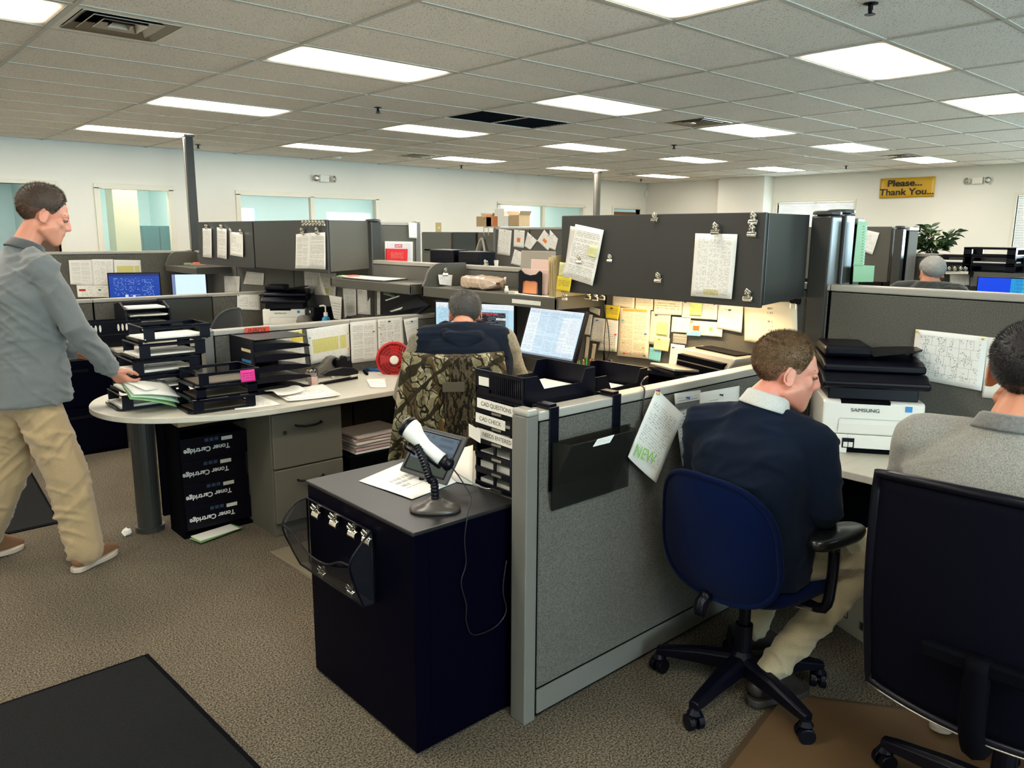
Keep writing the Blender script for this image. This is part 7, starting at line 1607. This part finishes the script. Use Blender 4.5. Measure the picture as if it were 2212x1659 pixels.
def hand(b, w, d, up, side, curl=.5, s=1.0, spread=1.0):
    """w wrist point, d direction to the fingers, up = back of hand, side = +1 thumb on the (d x up) side"""
    d = V(d).normalized(); up = V(up); up = (up-d*up.dot(d)).normalized(); lat = d.cross(up)*side; w = V(w)
    kn = w+d*.092*s
    hullmesh(b, [(w, .024*s), (w+d*.02*s+lat*.016*s, .017*s), (w+d*.02*s-lat*.016*s, .016*s), (kn+lat*.030*s, .0125*s), (kn-lat*.030*s-d*.012*s, .0115*s)])
    for i, (o_, L_) in enumerate(((.031,.078), (.0105,.087), (-.0105,.081), (-.031,.064))):
        p = kn+lat*o_*s*spread-d*(.006+.006*(i == 3))*s; dd = (d+lat*.05*(1.5-i)).normalized(); a = .25*curl
        segs = (.44, .31, .25); r = (.0095, .0088, .0080, .0068)
        for k in range(3):
            a += curl*(.55, .65, .45)[k]; dr = (dd*math.cos(a)-up*math.sin(a)).normalized(); p2 = p+dr*L_*segs[k]*s
            hullmesh(b, [(p, r[k]*s), (p2, r[k+1]*s)]); p = p2
    p = w+d*.026*s+lat*.022*s; d1 = (d*.62+lat*.72-up*.35).normalized(); p2 = p+d1*.042*s; d2 = (d*.9+lat*.25-up*.35).normalized(); p3 = p2+d2*.032*s; d3 = (d*.98-up*.3-lat*.05).normalized(); p4 = p3+d3*.026*s
    hullmesh(b, [(p, .015*s), (p2, .0115*s)]); hullmesh(b, [(p2, .0112*s), (p3, .0100*s)]); hullmesh(b, [(p3, .0100*s), (p4, .0080*s)])
def ringloft(b, rings):
    """rings: (centre, forward dir angle, half width, half depth)"""
    R = []
    for c, a, w_, d_ in rings:
        f = V((math.cos(a), math.sin(a), 0)); l = V((-math.sin(a), math.cos(a), 0)); e = 2.5
        R.append([V(c)+l*w_*math.copysign(abs(math.cos(t_))**(2/e), math.cos(t_))+f*d_*math.copysign(abs(math.sin(t_))**(2/e), math.sin(t_)) for t_ in [2*PI*k/28 for k in range(28)]])
    loft(b, R)
def person(lab, base, J, face, hd, skin, sk_s, shirt, pants, shoe, hairm, hairc2, line, extra=None, hands=(), jaw=1.0, sleeve=(.066,.050,.040), folds_s=None, folds_p=None, hairk={}, low=True, vox=.0055, torso=None, collar=None, name='person', leg=(.098,.082,.066), brow=None, wristshow=.0):
    t = thing(name, lab, 'person', (*base, 0), 0); F = J['az']
    # body: skin figure, slim under the clothes
    b = MB(); Mh = headM(hd, *face); SKINS[t.name] = skin
    head_mesh(b, Mh, sk_s, jaw)
    nbp = V(J['nb']); hb = Mh @ V((-.022*sk_s,0,-.05*sk_s)); hullmesh(b, [(tuple(hb), .052*sk_s), (tuple(nbp+V((0,0,.01))), .058*sk_s)]); hullmesh(b, [(tuple(nbp), .056*sk_s), (J['che'], .09)])
    hullmesh(b, [(J['che'], .10), (J['pel'], .10)]); hullmesh(b, [(J['shL'], .04), (J['shR'], .04), (tuple(nbp-V((0,0,.03))), .05)])
    for s_ in 'LR':
        limb(b, [(J['sh'+s_], .045), (J['el'+s_], .036), (J['wr'+s_], .025)])
        limb(b, [(J['hip'+s_], .07), (J['kn'+s_], .05), (J['an'+s_], .036)]); hullmesh(b, [(J['an'+s_], .034), (tuple((V(J['an'+s_])+V(J['to'+s_]))/2), .03)]); hullmesh(b, [(J['hip'+s_], .07), (J['pel'], .09)])
    for hh in hands: hand(b, *hh)
    body = remesh(b, 'body', skin, t, vox, 3)
    # garments
    b = MB(); ringloft(b, torso)
    for s_ in 'LR':
        sh, el, wr = V(J['sh'+s_]), V(J['el'+s_]), V(J['wr'+s_]); we = wr-(wr-el).normalized()*(.02+wristshow)
        hullmesh(b, [(tuple(V(J['che'])+(sh-V(J['che']))*.45+V((0,0,.06))), .07), (tuple(sh), sleeve[0]), (tuple(sh+(V(J['nb'])-sh)*.55+V((0,0,.0))), .045)])
        limb(b, [(tuple(sh), sleeve[0]), (tuple(el), sleeve[1]), (tuple(we), sleeve[2])])
    shirt_o = remesh(b, 'shirt', shirt, t, .009, 7, folds_s or folds(.005, [((.5,.2,1),70,1),((-.4,.6,1),55,.7)], 3))
    if low:
        b = MB(); pel = V(J['pel'])
        hullmesh(b, [(tuple(pel+V((0,0,.02))), (.11,.13,.05)), (J['hipL'], leg[0]+.01), (J['hipR'], leg[0]+.01)])
        for s_ in 'LR': limb(b, [(J['hip'+s_], leg[0]), (J['kn'+s_], leg[1]), (tuple(V(J['an'+s_])+V((0,0,.0))), leg[2])])
        remesh(b, 'trousers', pants, t, .009, 6, folds_p or folds(.006, [((.3,.3,1),60,1),((.8,-.3,.5),50,.8)], 5))
        for s_ in 'LR':
            an, to = V(J['an'+s_]), V(J['to'+s_]); d_ = (to-an); d_.z = 0; d_.normalize(); l_ = V((-d_.y, d_.x, 0)); g = J.get('ground'+s_, min(an.z-.075, 0) if an.z < .1 else an.z-.085)
            g = max(0, to.z-.03); hl = an-d_*.045; hl.z = g+.055+(an.z-.09)*.5
            b = MB(); hullmesh(b, [(tuple(hl), .036), (tuple(an+d_*.03+V((0,0,-.02))), .040), (tuple(V((to.x,to.y,g+.032))-d_*.03+l_*.012), .030), (tuple(V((to.x,to.y,g+.030))), .024)])
            o = remesh(b, 'shoe', shoe[0], t, .006, 3)
            b = MB(); zs = g+.001; hz = max(g, hl.z-.055)
            P0 = [(-.05-.03,.0),(-.07,.030),(.0,.036),(.10,.046),(.17,.040),(.205,.0)]
            out = catmull([(-.085,0),(-.065,.032),(.02,.036),(.11,.047),(.17,.036),(.195,0),(.17,-.036),(.11,-.046),(.02,-.036),(-.065,-.032),(-.085,0)], 4)[:-1]
            an2 = V((an.x,an.y,0)); 
            vs = []; 
            for z_ in (0, .024):
                for a_, c_ in out:
                    k_ = max(0, min(1, 1-(a_+.085)/.2)); vs.append(an2+d_*a_+l_*c_+V((0,0,zs+z_+(hz-g)*k_)))
            n_ = len(out); b.add(vs, [tuple(range(n_-1,-1,-1)), tuple(range(n_,2*n_))]+[(i,(i+1)%n_,n_+(i+1)%n_,n_+i) for i in range(n_)]); b.build('shoe_sole', shoe[1], t, bevel=.004)
    if hairm: hair(Mh, sk_s, hairm, t, line, col2=hairc2, **hairk)
    if brow: eyes(Mh, sk_s, t); brows(Mh, sk_s, t, brow); lipsm(Mh, sk_s, t)
    if collar: collar(t, Mh)
    return t
def collar_ring(t, c, a, r0, r1, h, mt, tiltf=.35, nm='collar', openf=.25):
    """a folded collar standing round the neck"""
    q = MB(Matrix.Translation(c) @ rz(a) @ Matrix.Rotation(tiltf,4,'Y')); n = 30; rows = ((r0*1.0,.0),(r0*.93,h*.8),(r0*.96,h),(r0*1.06,h*.85),(r1,0.0-.004),(r1*1.01,-.010))
    vs = []
    for r_, z in rows: vs += [(r_*math.cos(openf+(2*PI-2*openf)*i/n), r_*1.06*math.sin(openf+(2*PI-2*openf)*i/n), z) for i in range(n+1)]
    W_ = n+1; fs = [(j*W_+i, j*W_+i+1, (j+1)*W_+i+1, (j+1)*W_+i) for j in range(len(rows)-1) for i in range(n)]
    q.add(vs, fs); q.build(nm, mt, t, smooth=True, solid=.003)
H1, H2 = mat('brown hair', (.055,.030,.014), .6, sheen=.2), mat('brown hair light', (.11,.06,.028), .6)
H3, H4 = mat('sandy hair', (.15,.085,.035), .6), mat('sandy hair dark', (.075,.042,.02), .6)
H5, H6 = mat('black hair', (.010,.008,.009), .55), mat('near black hair', (.02,.014,.012), .55)
H7, H8 = mat('salt and pepper hair', (.05,.045,.038), .6), mat('grey strands', (.28,.26,.22), .6)
H9 = mat('silver hair', (.26,.25,.23), .6); H10 = mat('grey dark hair', (.10,.095,.09), .6)
F1 = mat('faded brown hair', (.13,.065,.04), .7); F2 = mat('faded sandy hair', (.27,.145,.085), .7); F3 = mat('faded black hair', (.09,.05,.035), .7)
SK1 = skinmat('warm skin', (.60,.30,.19)); SK2 = skinmat('flushed fair skin', (.72,.38,.27), .3); SK3 = skinmat('tanned skin', (.56,.28,.16))
def hl(front=.085, temple=.055, ear=.018, nape=-.035):
    """hairline height around the head; th=0 is the forehead"""
    def f(th):
        a = abs(((th+PI) % (2*PI))-PI)
        pts = [(0,front),(.55,front-.004),(.85,temple),(1.15,.030),(1.45,ear+.012),(1.75,ear+.01),(2.0,-.01),(2.5,nape),(PI,nape)]
        for (a0, z0), (a1, z1) in zip(pts, pts[1:]):
            if a <= a1: return z0+(z1-z0)*(a-a0)/(a1-a0)
        return nape
    return f
# ---- the walking man
A = math.radians(12)
def fw(a): return V((math.cos(a), math.sin(a), 0))
def lf(a): return V((-math.sin(a), math.cos(a), 0))
J = dict(az=A, pel=(.69,4.19,.95), che=(.70,4.17,1.30), nb=(.755,4.15,1.545), shL=(.69,4.35,1.455), shR=(.775,3.985,1.455), elL=(.74,4.44,1.19), elR=(.875,3.945,1.195), wrL=(.95,4.36,1.02), wrR=(1.035,4.045,.965),
    hipL=(.665,4.27,.86), hipR=(.71,4.10,.86), knL=(.62,4.34,.50), knR=(.80,4.06,.50), anL=(.49,4.46,.13), anR=(.845,4.05,.095), toL=(.65,4.54,.03), toR=(1.0,4.155,.03))
K['chino'] = clothmat('khaki chino cloth', (.40,.285,.150)); K['greyshirt'] = clothmat('heather grey shirt', (.145,.155,.15), scale=700)
wk = person('man walking in grey quarter zip and khaki trousers, handing papers to the letter trays', (.72,4.15), J, (math.radians(-6), .30, 0), (.835,4.13,1.680), SK1, 1.0, K['greyshirt'], K['chino'],
    (mat('tan suede shoe', (.21,.10,.045), .8), mat('shoe sole', (.50,.42,.33), .6)), H1, H2, hl(.096,.074,.02,-.03),
    hands=(((1.035,4.045,.965), (.62,.20,-.72), (-.55,-.55,-.25), -1, .55, 1.0), ((.95,4.36,1.02), (.9,-.1,-.4), (0,.3,1), 1, .5, 1.0)),
    torso=[((.69,4.185,.835),A,.215,.178), ((.695,4.185,.90),A,.215,.176), ((.70,4.18,1.05),A,.205,.160), ((.705,4.175,1.20),A,.212,.158), ((.712,4.17,1.34),A,.218,.150), ((.72,4.165,1.44),A,.185,.110), ((.74,4.158,1.51),A,.10,.085), ((.748,4.155,1.55),A,.065,.07)],
    folds_s=folds(.011, [((.7,-.2,.8),52,1),((-.5,.3,1),40,.9),((0,.3,1),80,.4)], 11), folds_p=folds(.011, [((.5,.2,1),56,1),((-.7,.2,.8),44,.9)], 12), sleeve=(.072,.060,.050), leg=(.105,.098,.086),
    hairk=dict(n=7500, blade=.020, thick=.018, side=.22, fr_=.9, seed=4, fade=.030, fmat=F1), brow=H1,
    collar=lambda t, Mh: collar_ring(t, (.752,4.152,1.535), A, .066, .082, .036, clothmat('dark grey collar', (.07,.075,.075)), .42))
# belt loop / cuff
q = MB(); d_ = (V(J['wrR'])-V(J['elR'])).normalized(); c_ = V(J['wrR'])-d_*.035; q.cyl(tuple(c_-d_*.035), tuple(c_+d_*.018), .050, .046, 20); q.build('cuff', K['greyshirt'], wk, smooth=False, bevel=.006)
t = thing('held_papers', 'white sheets and green folder held in the walking man hand', 'papers', (1.2,4.1,.87))
hp_ = V((1.105,4.075,.875)); 
for k, (m_, up_, ln, wd, yaw_, pit) in enumerate([('blank',.022,.20,.18,.62,.05),('blank',.012,.24,.18,.10,.10),('mint',.0,.24,.18,.02,.16),('green',-.010,.23,.18,-.03,.20)]):
    if m_ == 'mint': PG['mint'] = mat('mint folder', (.40,.56,.40), .7); 
    if m_ == 'green': PG['greenf'] = mat('green folder', (.22,.40,.16), .7)
    M_ = Matrix.Translation(hp_+V((0,0,up_))) @ rz(.05+yaw_) @ Matrix.Rotation(pit,4,'Y') @ Matrix.Rotation(.35,4,'X')
    q = MB(M_); q.sheet(lambda u, v: V((-.015+ln*u, (v-.70)*wd, -.03*u*u)), 6, 4); q.build('sheet' if k < 3 else 'folder', PG['greenf'] if m_ == 'green' else PG[m_], t, smooth=True, solid=.003)
# ---- the man in the navy sweater
A = -.12
J = dict(az=A, pel=(2.28,1.30,.58), che=(2.24,1.31,.88), nb=(2.262,1.303,1.07), shL=(2.235,1.495,.985), shR=(2.275,1.115,.985), elL=(2.34,1.57,.76), elR=(2.30,1.075,.78), wrL=(2.60,1.45,.745), wrR=(2.44,1.17,.655),
    hipL=(2.32,1.39,.56), hipR=(2.31,1.20,.56), knL=(2.72,1.38,.56), knR=(2.62,1.03,.565), anL=(2.56,1.44,.12), anR=(2.33,1.24,.12), toL=(2.70,1.42,.03), toR=(2.47,1.20,.03))
K['navy'] = clothmat('navy sweater', (.0016,.0062,.019), (.0026,.0095,.028), scale=600, sheen=.03); K['khaki2'] = clothmat('khaki twill', (.38,.31,.19))
nv = person('man in navy sweater with white collar seated in the blue chair, turned to the printer', (2.28,1.30), J, (math.radians(-47), .16, 0), (2.325,1.255,1.175), SK2, .99, K['navy'], K['khaki2'],
    (mat('dark shoe', (.02,.015,.012), .5), mat('dark sole', (.03,.025,.02), .6)), H3, H4, hl(.100,.078,.022,-.03),
    hands=(((2.44,1.17,.655), (.9,.1,-.2), (0,0,1), 1, .4, 1.0), ((2.60,1.45,.755), (.95,-.2,0), (0,0,1), -1, .35, 1.0)),
    torso=[((2.27,1.30,.50),A,.20,.14), ((2.275,1.30,.60),A,.205,.145), ((2.26,1.305,.74),A,.20,.145), ((2.245,1.305,.86),A,.212,.145), ((2.24,1.305,.95),A,.205,.125), ((2.25,1.304,1.01),A,.150,.10), ((2.258,1.302,1.06),A,.09,.08), ((2.262,1.30,1.085),A,.066,.066)],
    folds_s=folds(.008, [((.6,.2,.9),40,1),((-.5,.5,1),34,.7)], 21), folds_p=folds(.010, [((1,-.2,.2),62,1),((.3,.3,1),50,.8)], 22), sleeve=(.070,.060,.052), leg=(.092,.072,.050),
    hairk=dict(n=9500, blade=.015, thick=.011, side=.25, seed=8, fade=.034, fmat=F2), brow=H3,
    collar=lambda t, Mh: collar_ring(t, (2.272,1.29,1.075), A-.3, .062, .080, .040, clothmat('white collar cloth', (.55,.56,.52)), .30))
# ---- the man in the grey sweater
A = .06
J = dict(az=A, pel=(2.20,.55,.60), che=(2.17,.56,.93), nb=(2.18,.56,1.155), shL=(2.18,.765,1.075), shR=(2.20,.345,1.075), elL=(2.30,.83,.85), elR=(2.32,.28,.85), wrL=(2.60,.74,.78), wrR=(2.62,.36,.78),
    hipL=(2.24,.65,.58), hipR=(2.24,.45,.58), knL=(2.68,.70,.57), knR=(2.68,.40,.57), anL=(2.66,.78,.12), anR=(2.68,.38,.12), toL=(2.80,.82,.03), toR=(2.84,.38,.03))
K['greyknit'] = clothmat('grey knit', (.20,.195,.175), (.36,.35,.31), scale=330, bump=.001)
gs = person('black haired man in grey knit sweater seated in the mesh back chair', (2.2,.56), J, (math.radians(8), .05, 0), (2.24,.555,1.268), SK3, 1.04, K['greyknit'], clothmat('dark trousers', (.02,.02,.03)),
    (mat('tan sneaker', (.34,.26,.16), .7), mat('cream sole', (.50,.45,.35), .6)), H5, H6, hl(.088,.058,.02,-.035),
    hands=(((2.60,.74,.78), (.95,-.2,-.1), (0,0,1), -1, .35, 1.0), ((2.62,.36,.78), (.95,.2,-.1), (0,0,1), 1, .35, 1.0)),
    torso=[((2.19,.55,.52),A,.215,.15), ((2.19,.55,.62),A,.225,.16), ((2.18,.555,.80),A,.225,.16), ((2.17,.56,.94),A,.240,.16), ((2.17,.56,1.03),A,.232,.14), ((2.172,.56,1.09),A,.175,.115), ((2.178,.56,1.135),A,.10,.085), ((2.182,.56,1.17),A,.068,.068)],
    folds_s=folds(.005, [((.2,.3,1),44,1)], 31), sleeve=(.082,.068,.052), hairk=dict(n=8200, blade=.012, thick=.011, side=.55, seed=9, fade=-.008, fmat=F3), jaw=1.05,
    collar=lambda t, Mh: collar_ring(t, (2.186,.561,1.153), A, .070, .088, .030, clothmat('grey ribbed collar', (.16,.16,.15), scale=120, bump=.002), .18, openf=.05))
# ---- the man in the navy vest with grey sleeves
A = math.radians(52)
c0 = V((2.40,3.03,0)); F_ = fw(A); L_ = lf(A)
def at(f_, l_, z): p = c0+F_*f_+L_*l_; return (p.x, p.y, z)
J = dict(az=A, pel=at(-.04,0,.58), che=at(-.02,0,.88), nb=at(.07,0,1.155), shL=at(.04,.20,1.085), shR=at(.04,-.20,1.085), elL=at(.10,.30,.80), elR=at(.10,-.30,.80), wrL=at(.34,.22,.765), wrR=at(.34,-.22,.765),
    hipL=at(.0,.10,.57), hipR=at(.0,-.10,.57), knL=at(.42,.15,.56), knR=at(.42,-.15,.56), anL=at(.40,.16,.12), anR=at(.40,-.16,.12), toL=at(.54,.17,.03), toR=at(.54,-.17,.03))
K['vest'] = clothmat('navy vest cloth', (.002,.0055,.014), (.004,.009,.021), scale=500, sheen=.03); K['oat'] = clothmat('oatmeal fleece', (.17,.145,.095), (.30,.26,.175), scale=130, bump=.003)
av = person('man with grey speckled hair in navy hooded vest and oatmeal sleeves, facing the monitors', (c0.x,c0.y), J, (A+.08, .16, 0), at(.15,-.01,1.195), SK1, .97, K['oat'], clothmat('dark jeans', (.01,.014,.03)),
    (mat('dark shoe two', (.02,.02,.02), .5), mat('dark sole two', (.03,.03,.03), .6)), H7, H8, hl(.088,.058,.02,-.045),
    hands=((at(.34,.22,.765), tuple(F_*.95-L_*.2), (0,0,1), -1, .35, 1.0), (at(.34,-.22,.765), tuple(F_*.95+L_*.2), (0,0,1), 1, .35, 1.0)),
    torso=[(at(-.03,0,.50),A,.20,.14), (at(-.03,0,.62),A,.20,.14), (at(-.02,0,.80),A,.205,.14), (at(.0,0,.96),A,.20,.13), (at(.03,0,1.085),A,.15,.10), (at(.05,0,1.14),A,.08,.07)],
    folds_s=folds(.006, [((.3,.3,1),50,1)], 41), sleeve=(.074,.066,.052), hairk=dict(n=6500, blade=.012, thick=.012, side=.7, seed=10))
b = MB(); ringloft(b, [(at(-.03,0,.52),A,.212,.150), (at(-.03,0,.64),A,.212,.150), (at(-.025,0,.80),A,.215,.152), (at(-.005,0,.96),A,.215,.142), (at(.02,0,1.085),A,.190,.118), (at(.045,0,1.14),A,.11,.088), (at(.055,0,1.165),A,.075,.075)])
hullmesh(b, [(at(.035,.175,1.095), .070), (at(.035,-.175,1.095), .070), (at(.035,0,1.11), .080)])
for s_ in (-1, 1): hullmesh(b, [(at(.035,s_*.18,1.09), .078), (at(.01,s_*.175,.95), .078), (at(-.01,s_*.15,.80), .06)])
remesh(b, 'vest', K['vest'], av, .008, 6, folds(.005, [((.3,.3,1),45,1),((.8,-.5,.4),40,.6)], 43))
b = MB()   # hood resting on the upper back
for i in range(15):
    a_ = -2.2+4.4*i/14+PI; a2 = -2.2+4.4*(i+1)/14+PI
    def hp2(a_): return tuple(V(at(.06+.098*math.cos(a_), .112*math.sin(a_), 1.160-.055*(-math.cos(a_)*.5+.5)+.0)))
    if i < 14: hullmesh(b, [(hp2(a_), .034 if abs(a_-PI) > 1.2 else .042), (hp2(a2), .034 if abs(a2-PI) > 1.2 else .042)])
hullmesh(b, [(at(-.055,.07,1.115), .035), (at(-.055,-.07,1.115), .035), (at(-.075,0,1.055), .035)])
remesh(b, 'hood', K['vest'], av, .007, 4, folds(.006, [((.5,.5,1),70,1)], 44))
# ---- the far man
A = 0.0
J = dict(az=A, pel=(6.20,2.25,.62), che=(6.18,2.25,1.04), nb=(6.2,2.25,1.29), shL=(6.19,2.45,1.20), shR=(6.19,2.05,1.20), elL=(6.26,2.52,.90), elR=(6.26,1.98,.90), wrL=(6.5,2.4,.80), wrR=(6.5,2.1,.80),
    hipL=(6.22,2.34,.60), hipR=(6.22,2.16,.60), knL=(6.6,2.34,.58), knR=(6.6,2.16,.58), anL=(6.6,2.34,.12), anR=(6.6,2.16,.12), toL=(6.72,2.34,.03), toR=(6.72,2.16,.03))
pf = onx(2010,585,6.2); dy = pf.y-2.25
for k in list(J):
    if k != 'az': J[k] = (J[k][0], J[k][1]+dy, J[k][2])
person('grey haired man in dark jacket seated far back beneath the shelf trays', (6.2,2.25+dy), J, (math.radians(38), .1, 0), (6.23,2.25+dy,1.335), SK3, 1.0, clothmat('charcoal jacket', (.022,.024,.020)), clothmat('charcoal trousers', (.02,.02,.02)),
    (mat('black shoe', (.01,.01,.01), .5), mat('black sole', (.01,.01,.01), .6)), H9, H10, hl(.088,.058,.02,-.03),
    torso=[((6.19,2.25+dy,.55),A,.2,.14), ((6.18,2.25+dy,.8),A,.21,.15), ((6.18,2.25+dy,1.0),A,.22,.15), ((6.18,2.25+dy,1.18),A,.2,.13), ((6.19,2.25+dy,1.25),A,.11,.09), ((6.2,2.25+dy,1.29),A,.075,.075)], vox=.010, sleeve=(.085,.065,.05), hairk=dict(n=1500, blade=.012, thick=.012, side=.8, seed=12))
task_chair((6.18,2.25+dy), 0, 'dark chair under the far grey haired man', K['blackfab'], back=(.46,.4), bz=.75, arms=False, seat=.5)
